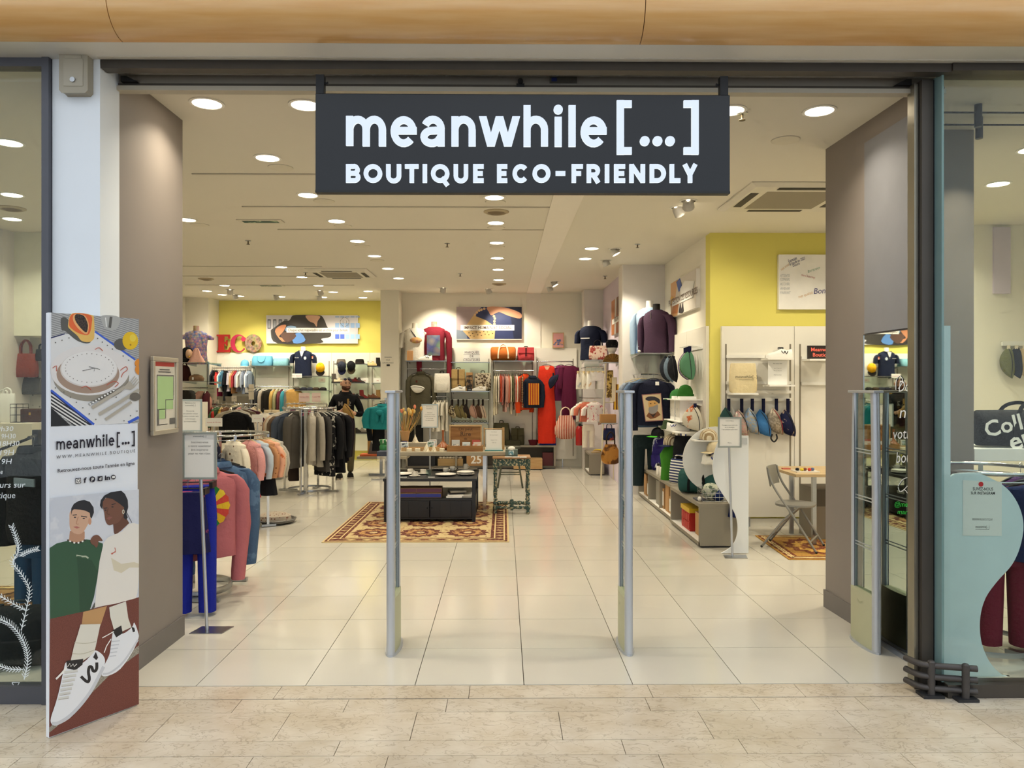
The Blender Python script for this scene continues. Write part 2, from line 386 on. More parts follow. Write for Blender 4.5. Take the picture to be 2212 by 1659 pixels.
# ------------------------------------------------------------------ ceiling lamps
def downlight(px, py, label, power=1., big=1.):
    # where the ray to this lamp meets the ceiling
    dz = (HY-py)/F; Y = (3.345-EYE)/(dz-.0105); p = at(px, py, Y); p.z = ceil_z(Y)
    t = T('downlight', label, 'ceiling lamp', p, group='recessed ceiling downlights')
    R = .088*big
    G().lathe([(R+.018, -.001), (R+.018, -.006), (R, -.008), (R-.004, .0)], 20, cap=False).build('trim_ring', WHITE, t, smooth=40)
    G().lathe([(R-.003, -.0045), (.001, -.0045)], 20, cap=False).build('lens', GLOW, t)
    area_light('lamp_light', (0, 0, -.02), R*2, LAMP_W*power, LAMP_COL, parent=t, spread=125)
    return t
ROWS = [('%s from the entrance in the left lamp row', [(447, 225), (578, 342), (665, 422), (727, 478), (772, 521), (809, 553), (838, 580), (861, 601)]),
        ('%s from the entrance in the middle lamp row', [(1068, 426), (1071, 481), (1073, 524), (1074, 557), (1076, 582), (1077, 604)]),
        ('%s from the entrance in the far left lamp row', [(404, 476), (607, 577), (652, 599), (688, 617), (720, 631)]),
        ('before the left yellow wall, %s counting from the floral torso', [(447, 629), (480, 637), (485, 617), (518, 640), (607, 641), (697, 642), (784, 643), (795, 629)]),
        ('right of the pale ceiling band, %s from the entrance', [(1278, 536), (1264, 558), (1160, 608), (1157, 621)]),
        ('beside the fascia sign, %s counting from the banner side', [(660, 228), (1577, 236), (1770, 236)]),
        ('behind the left shop window, %s from the glass', [(20, 507), (70, 534)])]
def fill_lamp_at(x, y, label, power=1.):
    q = at(0, 0, 1); dz = (ceil_z(y)-EYE)/y; return downlight(CX+F*((x/y-math.tan(YAW))/(1+x/y*math.tan(YAW))), HY-F*dz*(1/(cos(YAW)+sin(YAW)*x/y)), label, power)
for x, y, n_ in ((3.5, 7.9, 'above the desk'), (4.3, 6.6, 'deep behind the right partition'), (3.6, 6.2, 'just behind the right partition'), (4.6, 7.9, 'in the right alcove corner'), (3.9, 5.6, 'behind the right shop window'), (5.2, 6.8, 'above the white window shelf'), (-3.6, 5.6, 'above the padded jacket'), (-4.6, 7.2, 'above the cream counter'), (-5.3, 8.3, 'above the rust red tote'), (-3.6, 4.6, 'close behind the left glass')): fill_lamp_at(x, y, 'added fill downlight '+n_, 1.5)  # downlights added to brighten the right alcove and the window interiors
for lab, pts_ in ROWS:
    for i, (x, y) in enumerate(pts_): downlight(x, y, 'added fill downlight '+lab % ORD[i])
# ------------------------------------------------------------------ illuminated fascia sign
def arc(cx, cy, rx, ry, a0, a1, n=14): return [(cx+rx*cos(rad(a0+(a1-a0)*k/n)), cy-ry*sin(rad(a0+(a1-a0)*k/n))) for k in range(n+1)]
def lc_letters():
    """the lower-case word mark as stroke lists (pixel frame of the sign), stroke width 16"""
    W = 16; L = []
    def arch(x0, x1, y0=259.5): return [(x0, 286)]+arc((x0+x1)/2, 281, (x1-x0)/2, 21.5, 172, 0, 12)+[(x1, 317)]
    def e(cx, cy): return [arc(cx, cy, 20.5, 25, 2, 318, 22), [(cx-22, cy-2), (cx+28, cy-2)]]
    L.append([[(756, 252), (756, 316)], arch(756, 791.5), arch(791.5, 826.5)])
    L.append(e(872.5, 285.5))
    L.append([[(953, 278), (953, 317)], arc(935.5, 279, 17.8, 19.5, 155, 0, 10), [(953, 282.5), (933, 283.5)]+arc(933, 297, 17, 13.5, 90, 320, 12)+[(953, 296)]])
    L.append([[(983, 253), (983, 317)], arch(983, 1020)])
    L.append([('para', 1043, 253, 1060.5, 317), ('para', 1060.5, 317, 1079, 253), ('para', 1079, 253, 1097, 317), ('para', 1097, 317, 1115, 253)])
    L.append([[(1138.5, 229), (1138.5, 318)], arch(1138.5, 1176)])
    L.append([[(1205.5, 254), (1205.5, 318)], ('dot', 1205.5, 238, 10)])
    L.append([[(1235.5, 229), (1235.5, 318)]])
    L.append(e(1282, 286))
    L.append([[(1339.5, 218), (1339.5, 335)], [(1339.5, 226), (1364, 226)], [(1339.5, 327), (1364, 327)]])
    for x in (1392, 1419.5, 1446.5): L.append([('dot', x, 306, 10.5)])
    L.append([[(1500.5, 218), (1500.5, 335)], [(1500.5, 226), (1476, 226)], [(1500.5, 327), (1476, 327)]])
    return L
def cap(ch, x0, x1, t, b, w):
    h = w/2; l, r, T_, B_ = x0+h, x1-h, t+h, b-h; cx, cy = (l+r)/2, (T_+B_)/2
    ring = arc(cx, cy, (r-l)/2, (B_-T_)/2, 0, 360, 24)
    return {'B': lambda: [[(l, t), (l, b)], [(l, T_), (r-10, T_)]+arc(r-9, (T_+cy)/2-.5, 7.5, (cy-T_)/2, 80, -80, 8)+[(l, cy-.5)], [(l, cy-.5), (r-9, cy-.5)]+arc(r-8, (B_+cy)/2, 8, (B_-cy)/2, 80, -80, 8)+[(l, B_)]],
            'O': lambda: [ring], 'Q': lambda: [ring, [(cx+3, cy+9), (r+1, b+6)]], 'U': lambda: [[(l, t), (l, cy)]+arc(cx, B_-(r-l)/2+1, (r-l)/2, (r-l)/2, 180, 360, 12)+[(r, t)]],
            'T': lambda: [[(x0, T_), (x1, T_)], [(cx, t), (cx, b)]], 'I': lambda: [[(cx, t), (cx, b)]],
            'E': lambda: [[(l, t), (l, b)], [(l, T_), (x1, T_)], [(l, cy), (x1-2, cy)], [(l, B_), (x1, B_)]],
            'C': lambda: [arc(cx+2, cy, (r-l)/2, (B_-T_)/2, 42, 318, 20)], '-': lambda: [[(x0, cy), (x1, cy)]],
            'F': lambda: [[(l, t), (l, b)], [(l, T_), (x1, T_)], [(l, cy), (x1-4, cy)]],
            'R': lambda: [[(l, t), (l, b)], [(l, T_), (r-9, T_)]+arc(r-9, (T_+cy)/2+1.5, 9, (cy-T_)/2+1.5, 80, -80, 8)+[(l, cy+3)], [(cx, cy+3), (r+1, b)]],
            'N': lambda: [[(l, t), (l, b)], [(l, t+2), (r, b-2)], [(r, t), (r, b)]],
            'D': lambda: [[(l, t), (l, b)], [(l, T_), (cx-3, T_)]+arc(cx-2, cy, r-cx+2, (B_-T_)/2, 85, -85, 12)+[(l, B_)]],
            'L': lambda: [[(l, t), (l, b)], [(l, B_), (x1, B_)]], 'Y': lambda: [[(x0+5.5, t), (cx, cy+3)], [(x1-5.5, t), (cx, cy+3)], [(cx, cy), (cx, b)]]}[ch]()
def stroke_solid(g, pts, wd, P, d0, d1):
    """one stroke as a raised solid; P maps (px, py, depth) to a point"""
    if pts[0] == 'dot':
        _, x, y, r_ = pts; ring = circ(x, y, r_, 18); n = len(ring)
        g.mat(0).add([P(a, b, d1) for a, b in ring], [tuple(range(n))])
        g.mat(1).add([P(a, b, d) for d in (d0, d1) for a, b in ring], [(i, (i+1) % n, (i+1) % n+n, i+n) for i in range(n)]); return
    if pts[0] == 'para':
        _, x0, y0, x1, y1 = pts; h_ = wd*.53; A, B = [(x0-h_, y0), (x1-h_, y1)], [(x0+h_, y0), (x1+h_, y1)]; m = 2
        if d1 is None: g.add([P(x, y, d0) for x, y in A+B], [(0, 1, 3, 2)]); return
        g.mat(0).add([P(x, y, d1) for x, y in A+B], [(0, 1, 3, 2)]); g.mat(1)
        for E in (A, B, [A[0], B[0]], [A[1], B[1]]): g.add([P(x, y, d) for d in (d0, d1) for x, y in E], [(0, 1, 3, 2)])
        return
    A, B = [], []; m = len(pts); loop = pts[0] == pts[-1] or (abs(pts[0][0]-pts[-1][0])+abs(pts[0][1]-pts[-1][1]) < .01 and m > 4)
    for i, (x, y) in enumerate(pts):
        x0, y0 = pts[i-1] if i else (pts[-2] if loop else pts[0]); x1, y1 = pts[i+1] if i < m-1 else (pts[1] if loop else pts[-1])
        L_ = math.hypot(x1-x0, y1-y0) or 1; nx, ny = -(y1-y0)/L_*wd/2, (x1-x0)/L_*wd/2; A.append((x+nx, y+ny)); B.append((x-nx, y-ny))
    if d1 is None:
        g.add([P(x, y, d0) for x, y in A+B], [(i, i+1, m+i+1, m+i) for i in range(m-1)]); return
    g.mat(0).add([P(x, y, d1) for x, y in A+B], [(i, i+1, m+i+1, m+i) for i in range(m-1)])
    g.mat(1)
    for E in (A, B): g.add([P(x, y, d0) for x, y in E]+[P(x, y, d1) for x, y in E], [(i, i+1, m+i+1, m+i) for i in range(m-1)])
    for k in (0, m-1): g.add([P(*A[k], d0), P(*B[k], d0), P(*B[k], d1), P(*A[k], d1)], [(0, 1, 2, 3)])
SY = 3.98
sx0, sx1, sz0, sz1 = AX(681, SY), AX(1577, SY), AZ(416, SY), AZ(203, SY)
sign = T('fascia_sign', 'black hanging lightbox sign reading meanwhile with glowing white letters', 'sign', ((sx0+sx1)/2, SY, sz0))
hw = (sx1-sx0)/2; SH = sz1-sz0
G().box(-hw, hw, 0, .045, .006, SH).build('casing', mat('sign_casing', '#0e1219', .34, var=.05, spec=.5), sign, bevel=.004)
G().box(-hw, hw, -.002, .047, -.002, .01).build('bottom_edge', mat('sign_edge', '#14140f', .5), sign)
LFACE = mat('lit_letter_face', '#dbe8fa', .4, emit=1., var=.03, vs=20); LSIDE = mat('lit_letter_side', '#eaf4ff', .4, emit=1.1)
for m_ in (LFACE, LSIDE):
    b_ = m_.node_tree.nodes['Principled BSDF']; m_.node_tree.links.remove(b_.inputs['Base Color'].links[0]); b_.inputs['Base Color'].default_value = (.02, .02, .02, 1)
cxs, zs = (sx0+sx1)/2, sz0
def PS(x, y, d): p = at(x, y, SY); return (p.x-cxs, -d, p.z-zs)
for L_ in lc_letters():
    g = G()
    for st in L_: stroke_solid(g, st, 15.4 if st[0] != 'dot' else 0, PS, 0, .014)
    g.build('letter', [LFACE, LSIDE], sign)
for ch, a, b_ in (('B', 748, 779), ('O', 786, 826), ('U', 834.5, 867), ('T', 875, 904.5), ('I', 913, 923), ('Q', 931, 971), ('U', 980, 1011.5), ('E', 1022, 1045), ('E', 1073.5, 1096), ('C', 1105, 1141), ('O', 1150, 1189), ('-', 1200, 1221), ('F', 1234.5, 1259), ('R', 1267, 1296), ('I', 1306, 1316), ('E', 1326, 1350), ('N', 1359, 1393), ('D', 1403, 1438), ('L', 1446, 1469), ('Y', 1473, 1507)):
    g = G()
    for st in cap(ch, a, b_, 355.5, 395.5, 9.6): stroke_solid(g, st, 9.6, PS, 0, .011)
    g.build('letter', [LFACE, LSIDE], sign)
for px in (690.5, 1565):
    x = AX(px, SY)-cxs; k = 1 if px < 1000 else -1
    g = G().box(x-.021, x+.021, .005, .045, SH, SH+.10).box(x-.017, x+.017, .002, .043, SH, SH+.03)
    g.tube([(x+k*.02, .025, SH+.06), (x+k*.032, .025, SH+.06)], .006).tube([(x+k*.032, .025, SH+.06), (x+k*.038, .025, SH+.06)], .01)
    g.build('hanging_bracket', BLACKM, sign)
# shutter lock and plate on the roller box
p = at(1124, 186, 4.19); lk = T('shutter_lock', 'black padlock hasp under the roller shutter box above the sign', 'lock', (p.x, 4.185, AZ(198, 4.19)))
G().box(-.03, .03, -.012, .012, 0, .02).box(-.022, .022, -.01, .01, .02, .04).build('hasp', BLACKM, lk)
G().tube([(0, -.012, .055), (0, .008, .055)], .014, 12).build('lock_body', BLACKM, lk, smooth=40)
p = at(1217, 172, 4.19); pl = tag(G().box(-.075, .075, -.004, 0, -.017, .017).build('maker_plate', mat('plate_alu', '#55524b', .5, .4), loc=(p.x, 4.198, p.z)), 'small metal maker plate with blue square on shutter box', 'plate')
G().box(-.065, -.035, -.0055, -.004, -.008, .012).build('blue_square', mat('plate_blue', '#1b2a6b'), pl)
for px, k in ((285, 1), (1945, -1)):
    p = at(px, 190, 4.18); G().prism([(-.05*k, 0), (.04*k, 0), (-.02*k, .03), (-.05*k, .03)], -.02, .02).build('shutter_stop', BLACKM, loc=(p.x, 4.175, 3.293))
for o in [o for o in COL.objects if o.name.startswith('shutter_stop')]:
    tag(o, 'black rail stop at the %s end of the shutter rail' % ('banner' if o.location.x < 0 else 'glass door'), 'rail stop')
# key switch box on the white pier
jb = T('key_switch_box', 'beige metal key switch box high on the white pier', 'switch box', (AX(167, 3.98), 3.998, AZ(204, 3.95)))
JB = mat('beige_enamel', '#a39b88', .45, var=.05)
G().prism([(-.069, .012), (-.058, 0), (.058, 0), (.069, .012), (.069, .208), (.056, .216), (-.056, .216), (-.069, .208)], -.055, 0).build('housing', JB, jb, bevel=.004)
G().box(-.05, .05, -.058, -.055, .03, .172).box(-.043, .043, -.058, -.055, .172, .188).build('cover', mat('beige_enamel_light', '#aaa28f', .4), jb, bevel=.0015)
G().tube([(0, -.066, .062), (0, -.055, .062)], .013, 12).build('lock', STEEL, jb, smooth=40)
# ------------------------------------------------------------------ shop windows and door post
wl = S(G().box(AX(97, 4.0), AX(112, 4.0), 3.97, 4.05, 0, 3.345).box(-4.4, AX(97, 4.0), 3.98, 4.05, 0, .09).box(-4.4, AX(97, 4.0), 3.98, 4.05, 3.3, 3.345).build('window_1', mat('window_frame_grey', '#54555c', .45, .3)))
o = G().box(-4.4, AX(97, 4.0), 4.01, 4.02, .09, 3.31).build('pane', PANE, wl)
wr = S(G().box(AX(2036, 4.05), 4.4, 4.0, 4.1, 0, .07).build('window_2', BRONZE))
G().box(AX(2036, 4.04), 4.4, 4.035, 4.047, .07, 3.31).build('pane', PANE, wr)
G().box(AX(2032, 4.05), AX(2036, 4.05)+.002, 4.04, 4.2, .07, 3.31).build('side_pane', mat('glass_edge', '#7f9a98', .15, spec=.7), wr)
dr = S(G().box(2.257, 2.318, 4.1, 4.2, .0, 3.3).build('door_1', BRONZE))
G().box(2.232, 2.254, 4.13, 4.2, .0, 3.29).build('guide_rail', mat('guide_alu', '#8f8a7c', .3, .8), dr)
G().box(2.32, 2.346, 4.11, 4.2, .0, 3.3).build('gap_shade', BLACKM, dr)  # solid black strip put in for the shade of the open gap
G().box(2.36, 2.43, 4.2, 4.3, 0, 3.26).build('jamb', BRONZE, dr)
# mirror on the right partition
mu = V((2.395-2.43, 5.66-4.25, 0)).normalized(); mn = V((-mu.y, mu.x, 0))
def mp(y, d=0.): t = (y-4.25)/mu.y; return V((2.43, 4.25, 0))+mu*t+mn*d
MIRR = mat('mirror_silver', '#dfe5e0', .015, 1., var=.0)
mir = T('wall_mirror', 'tall frameless mirror with white handwriting beside the entrance', 'mirror', mp(4.72, .012), math.atan2(mu.y, mu.x)-pi/2)
G().box(.0, .01, -.4, .34, .03, 1.985).build('mirror_backing', mat('mirror_back', '#55504c', .6), mir)
G().box(-.004, .0, -.4, .335, .035, 1.98).build('mirror_glass', MIRR, mir)
G().box(-.012, .012, -.4, .35, .0, .03).build('bottom_rail', ALU, mir)
G().box(-.008, .012, .335, .345, .03, 1.985).build('edge_strip', STEEL, mir)
CHALK = mat('chalk_white', '#f4f6f6', .7, emit=.0); CHALKG = mat('chalk_green', '#35d24a', .7)
A = Art(mp(4.7, .018), mn, .0001)
for t_, x0, y0, x1, s_ in (('Donnez-', 1940, 846, 2012, 34), ('nous', 1941, 903, 2010, 36), ('votre avis', 1928, 948, 2022, 32), ('boutique', 1935, 1000, 2016, 34)):
    A.text(t_, x0, y0, x1, y0-2, s_, CHALK, shear=.2)
A.line([(1940, 1050), (1950, 1036), (1962, 1032), (1966, 1044), (1958, 1052), (1948, 1062)], 1.4, CHALK, 4).line([(1940, 1052), (1944, 1062), (1954, 1058), (1962, 1066), (1970, 1058)], 1.4, CHALK, 4).line([(1935, 842), (1936, 822), (1944, 812), (1950, 824), (1940, 840)], 1.6, CHALK, 4)
A.text('@meanwhile.b', 1931, 1094, 2016, 1096, 15, CHALKG, shear=.2).text('marseille', 1938, 1110, 1990, 1112, 14, CHALKG, shear=.2)
A.build(mir, 'lettering')['kind'] = 'stuff'
# ------------------------------------------------------------------ printed panel standing at the pier
bl, br = fl(106, 1595), fl(298, 1523); bl.z = br.z = 0
bd = (br-bl).normalized(); bn = V((bd.y, -bd.x, 0)); bw = (br-bl).length
ban = T('advertising_banner', 'tall white printed panel with plates and sneakers leaning at the white pier', 'advertising panel', bl, math.atan2(bd.y, bd.x))
G().box(0, bw, 0.0, .03, .0, 1.99).build('board', mat('panel_white', '#eef1f6', .5, var=.01), ban, bevel=.003)
A = Art(bl+bn*.0005, bn)
pm = lambda n_, c_='#ffffff', **k: mat('print_'+n_, c_, .45, var=.03, **k)
CL = pm('cloth', '#8f8f8f', kind='stripe', c2='#b9b9b7', sc=95, ax=(.25, 0, 1)); CLB = pm('cloth_band', '#1d1d22', kind='stripe', c2='#e9e7e2', sc=75, ax=(.55, 0, .8))
A.shape([(111, 675), (300, 689), (300, 914), (110, 922)], CL)
A.shape([(110, 731), (140, 722), (205, 715), (292, 777), (300, 782), (300, 905), (277, 914), (203, 918), (110, 843)], pm('napkin', '#e6e5e3'))
A.shape([(110, 845), (203, 918), (160, 920), (110, 880)], CLB).shape([(110, 880), (152, 919), (110, 921)], pm('dark', '#1c1d20'))
BL = pm('blue', '#3b62cf'); NV = pm('navy', '#232a5c')
A.line([(110, 843), (203, 917)], 5, BL).line([(110, 847), (198, 918)], 2.5, NV).line([(205, 716), (292, 777)], 4, BL).line([(110, 730), (140, 721)], 2.5, NV).line([(277, 913), (300, 901)], 6, BL)
SHD = pm('shade', '#5c5a54')
A.shape([(132, 688), (147, 690), (176, 734), (196, 738), (186, 742), (165, 735), (142, 716), (133, 712)], SHD, 4)
A.shape([(156, 677), (147, 702), (152, 712), (166, 724), (176, 736), (192, 739), (202, 733), (204, 722), (203, 690), (197, 680)], pm('papaya', '#efc064'), 5)
A.shape([(157, 678), (149, 701), (160, 714), (176, 722), (192, 722), (198, 700), (195, 681)], pm('papaya_flesh', '#ea6a34'), 5)
A.shape([(161, 679), (158, 692), (170, 711), (187, 722), (192, 706), (189, 690), (180, 680)], pm('papaya_rim', '#f0b070'), 5).shape([(164, 679), (162, 690), (172, 706), (186, 718), (190, 704), (186, 690), (179, 681)], pm('seeds', '#241c1a', kind='blot', c2='#4a3a30', sc=160), 5)
A.shape([(220, 682), (258, 685), (255, 706), (246, 713), (232, 712), (223, 704)], pm('glass', '#b5b5b0'), 4).line([(240, 684), (237, 708)], 6, pm('glass_dark', '#5d5b57')).line([(228, 686), (230, 706)], 2, PAPER)
A.shape(circ(262, 744, 16, 16, 13), SHD).shape(circ(281.5, 736, 17, 20, 19.5), pm('lemon', '#edc21c')).shape(circ(287, 730, 7, 14, 8), pm('lemon_light', '#f3d64a')).shape(circ(282, 745, 2, 8), pm('lemon_eye', '#a5761c'))
A.shape(circ(197, 815, 82, 40, 52), pm('plate_shade', '#9c9485')).shape(circ(194, 800, 85.5, 40, 54), pm('plate', '#e9e4e0'))
A.shape(circ(190, 808, 68, 36, 42), pm('plate_inner_shade', '#a98f7c')).shape(circ(192, 797.5, 62, 40, 38.5), pm('plate_rim', '#dcd6d0')).shape(circ(192.5, 796, 60, 40, 37), pm('plate_top', '#eeebe7'))
for k in range(30):
    a = 2*pi*k/30; A.shape(circ(193+52*cos(a), 795+31*sin(a), 1, 6), pm('dot', '#77706a'))
RD = pm('red_sketch', '#c8654f')
A.line([(178, 801), (205, 795), (216, 798)], 1.2, INKG).line([(192, 792), (205, 795), (203, 802)], 1, INKG).line([(260, 800), (272, 792), (275, 799), (266, 806), (262, 815)], 1.6, RD, 3).line([(230, 832), (245, 824), (256, 828), (248, 836)], 1.6, RD, 3).line([(176, 838), (186, 834), (197, 842)], 1.6, RD, 3).line([(205, 755), (214, 751), (222, 758)], 1.6, RD, 3).line([(114, 795), (122, 790), (122, 802)], 1.6, RD, 3)
for x, y in ((120, 740), (134, 735), (149, 730), (211, 731), (221, 739), (232, 746), (243, 754), (266, 769), (278, 778), (120, 838), (138, 847), (152, 858), (165, 869), (179, 881), (193, 894), (207, 906), (296, 888), (282, 898), (268, 909), (251, 858)): A.shape(circ(x, y, 1.5, 6), INKG)
for k in range(9): A.shape([(x, y) for x, y in ((191+k*6.3, 872-k*3.6), (196+k*6.3, 869-k*3.6), (199+k*6.3, 873-k*3.6), (194+k*6.3, 876-k*3.6))], INK).shape([(x, y) for x, y in ((192+k*6.3, 872-k*3.6), (195.6+k*6.3, 870-k*3.6), (198+k*6.3, 873-k*3.6), (194.4+k*6.3, 875-k*3.6))], PAPER)
CUT = pm('cutlery', '#b9b0a0'); CUTD = pm('cutlery_dark', '#6f675c')
A.line([(199, 881), (235, 858), (270, 836)], 7, CUT).line([(214, 895), (260, 868), (300, 842)], 7, CUT).line([(228, 906), (255, 888), (284, 868)], 6, CUT).shape(circ(292, 857, 12, 16, 9), CUTD).shape([(266, 838), (279, 823), (292, 836), (282, 842)], CUT)
for k in range(4): A.line([(281+k*3.4, 826+k*3), (292+k*3, 812+k*3.6)], 1.8, CUT)
OG = pm('orange', '#e8912c'); A.shape([(291, 785), (294, 778), (300, 775), (300, 789), (294, 790)], OG, 3).shape([(292, 799), (294, 791), (300, 789), (300, 809), (295, 806)], OG, 3)
# word mark and lines of type
def word_mark(A, ox, oy, ux, uy, vx, vy, wd, m):
    """lay the word mark with its frame (748..1508, 218..335) on pixels: origin bottom-left, u along, v up"""
    A.k(m); A.l += 1; d = A.lift*A.l
    def Pm(x, y, _): a, b = (x-748)/760, (317-y)/117; return A.pt(ox+ux*a+vx*b, oy+uy*a+vy*b, d)
    for L_ in lc_letters():
        for st in L_:
            if st[0] == 'dot': A.g.poly([Pm(a, b, 0) for a, b in reversed(circ(st[1], st[2], st[3], 12))])
            else: stroke_solid(A.g, st, wd, Pm, 0, None)
IB = pm('ink', '#1d1626')
word_mark(A, 121.5, 972, 170, -13, 0, -34, 13, IB)
A.text('W W W . M E A N W H I L E . B O U T I Q U E', 122, 991, 292, 977, 10, IB).text('Retrouvez-nous toute l’année en ligne', 124, 1021, 291, 1004, 11.5, IB, bold=.01)
ig = [(163, 1033), (175, 1032), (175.5, 1044), (163.5, 1045)]
A.shape(ig, IB).shape([(164.5, 1034.5), (173.8, 1033.6), (174, 1042.8), (164.8, 1043.5)], PAPER).shape(circ(169.3, 1038.5, 3.4, 12), IB).shape(circ(169.3, 1038.5, 2.2, 12), PAPER)
A.text('f', 181, 1042.5, 187, 1042, 15, IB, bold=.03).shape(circ(199.7, 1035.3, 6.4, 16), IB).text('P', 197, 1040, 203, 1039.6, 11, PAPER, bold=.02)
A.shape([(211, 1029), (221.5, 1028), (221.5, 1038.5), (211, 1039.5)], IB).text('d', 214, 1037, 219, 1036.6, 9, PAPER, bold=.02).text('in', 226, 1037, 237.5, 1036, 14, IB, bold=.04)
A.shape(circ(245, 1030.5, 5.2, 16), IB).shape([(242, 1028.5), (248.4, 1028), (248.4, 1032.6), (242, 1033)], PAPER)
# lower picture
A.shape([(108, 1076), (300, 1057), (300, 1300), (108, 1337)], pm('sky', '#cfd3dc', kind='blot', c2='#dcdee4', sc=6))
A.shape([(108, 1337), (300, 1290), (300, 1521), (106, 1593)], pm('track', '#6e3a30', kind='blot', c2='#7c463a', sc=240))
A.shape([(106, 1573), (160, 1516), (220, 1456), (300, 1394), (300, 1411), (240, 1455), (190, 1505), (120, 1572), (106, 1583)], pm('kerb', '#a8a294', kind='blot', c2='#8d8778', sc=200))
SKL, SKD, GRN, CRM, HR = pm('skin_light', '#d6ac8f'), pm('skin_dark', '#7a5140'), pm('green_shirt', '#34593f'), pm('cream_shirt', '#ece6dc'), pm('hair', '#24242a')
A.shape([(180, 1322), (231, 1309), (217, 1352), (176, 1352)], pm('leg', '#c79a66'))
A.shape([(151, 1147), (183, 1148), (183, 1163), (178, 1173), (163, 1174), (149, 1168)], pm('neck', '#bf9072'))
A.shape([(107, 1184), (122, 1174), (147, 1168), (160, 1173), (170, 1173), (186, 1165), (205, 1168), (222, 1174), (223, 1190), (211, 1245), (203, 1290), (194, 1318), (108, 1337)], GRN).shape([(166, 1204), (198, 1210), (212, 1236), (203, 1290), (194, 1318), (172, 1323), (170, 1260)], pm('green_fold', '#2b4d36'))
A.shape([(152, 1104), (150, 1125), (151, 1140), (155, 1148), (163, 1153), (172, 1154), (180, 1149), (187, 1138), (195, 1122), (194, 1108), (170, 1099)], SKL, 4).shape(circ(194, 1126, 3.6, 12, 8), pm('ear', '#cf9a7c'))
A.shape([(154, 1113), (154, 1098), (160, 1088), (170, 1082), (182, 1080), (194, 1084), (202, 1096), (203, 1107), (198, 1120), (195, 1117), (194, 1108), (184, 1103), (172, 1101), (160, 1100), (156, 1103)], HR)
A.line([(157, 1113), (166, 1112)], 2, HR).line([(175, 1115), (188, 1117)], 2, HR).shape(circ(162, 1117.5, 2.6, 8, 1.4), HR).shape(circ(181, 1120, 2.8, 8, 1.4), HR).line([(169, 1116), (165, 1131), (170, 1132)], 1.4, pm('nose', '#b98465'), 3).shape([(158, 1138), (166, 1137), (173, 1139.5), (166, 1142)], pm('lips', '#b56a60'))
for k in range(9): t_ = k/8; A.shape(circ(147+36*t_, 1167+6*sin(pi*t_), 2.1, 8), PAPER if k % 2 else pm('bead', '#3a3029'))
A.line([(165, 1200), (178, 1202), (186, 1202), (191, 1206)], 3.5, pm('badge', '#b9c2a8')).line([(167, 1201.5), (176, 1203)], 1.6, GRN)
A.shape([(244, 1126), (246, 1150), (249, 1156), (262, 1146), (279, 1130), (268, 1110)], pm('neck_dark', '#6a4536'))
A.shape([(249, 1154), (234, 1160), (224, 1172), (215, 1212), (209, 1260), (205, 1312), (250, 1304), (294, 1292), (297, 1280), (300, 1240), (300, 1133), (290, 1130), (278, 1131), (264, 1148)], CRM).shape([(240, 1205), (262, 1218), (290, 1214), (300, 1218), (300, 1226), (280, 1226), (262, 1238), (246, 1232)], pm('cream_fold', '#dcd2b8'))
A.shape([(222, 1080), (221, 1090), (225, 1106), (228, 1125), (234, 1134), (243, 1133), (256, 1128), (265, 1115), (270, 1098), (262, 1085), (245, 1072)], SKD, 4)
A.shape([(216, 1092), (218, 1080), (226, 1070), (240, 1063), (262, 1060), (270, 1067), (276, 1080), (277, 1096), (273, 1110), (276, 1118), (272, 1123), (267, 1118), (268, 1096), (258, 1088), (243, 1078), (228, 1075), (222, 1084), (221, 1100)], HR)
A.line([(225, 1098), (232, 1097)], 1.6, HR).line([(241, 1090), (250, 1088)], 1.6, HR).shape(circ(228, 1102, 2, 8, 1.3), HR).shape(circ(243, 1095, 2.6, 8, 1.3), HR).shape([(229, 1120), (236, 1116), (243, 1117), (236, 1123)], pm('lips_dark', '#8f5a52')).line([(234, 1098), (231, 1109), (237, 1111)], 1.3, pm('nose_dark', '#5c3a2c'), 3)
A.shape(circ(266.5, 1105.5, 2.8, 10, 5), pm('earring', '#d8d2bd')).shape(circ(266.5, 1105.5, 1.3, 8, 3), SKD).line([(273, 1105), (279, 1118), (285, 1129)], 1, HR)
A.shape([(195, 1168), (201, 1158), (212, 1156), (222, 1168), (213, 1169), (212, 1177), (208, 1183), (203, 1178), (198, 1175)], SKD, 3).line([(241, 1198), (250, 1190), (248, 1183)], 1.6, RD).line([(240, 1196), (250, 1192)], 1.6, RD)
SKW = pm('sock', '#e4e0d3'); SHW = pm('shoe', '#eceef2'); SHG = pm('shoe_shade', '#cfd2d8'); BK = pm('shoe_black', '#242123')
A.shape([(196, 1318), (205, 1300), (205, 1312)], SHD)
A.shape([(236, 1312), (272, 1299), (277, 1335), (284, 1355), (264, 1364), (246, 1360), (238, 1332)], SKW)
A.shape([(246, 1362), (265, 1369), (285, 1355), (290, 1345), (298, 1365), (299, 1380), (285, 1410), (260, 1445), (236, 1459), (220, 1459), (224, 1440), (236, 1415), (240, 1390)], SHW, 3).line([(222, 1456), (240, 1452), (268, 1428), (298, 1382)], 4, SHG, 4).shape([(243, 1362), (262, 1351), (265, 1368), (251, 1377)], BK).shape([(284, 1354), (290, 1356), (292, 1364), (287, 1366)], BK).line([(246, 1364), (232, 1372), (221, 1378)], 2, PAPER).line([(240, 1380), (230, 1396), (225, 1410)], 2, PAPER)
for k in range(5): A.line([(241-k*1.2, 1386+k*8), (259-k*2, 1384+k*8)], 2.6, SHG)
A.shape([(174, 1349), (217, 1348), (207, 1396), (203, 1412), (180, 1427), (152, 1430), (160, 1395), (168, 1370)], SKW).line([(161, 1388), (184, 1390), (207, 1386)], 1.6, pm('sock_fold', '#c4bea8'), 4).line([(157, 1412), (180, 1412), (204, 1404)], 1.6, pm('sock_fold'), 4)
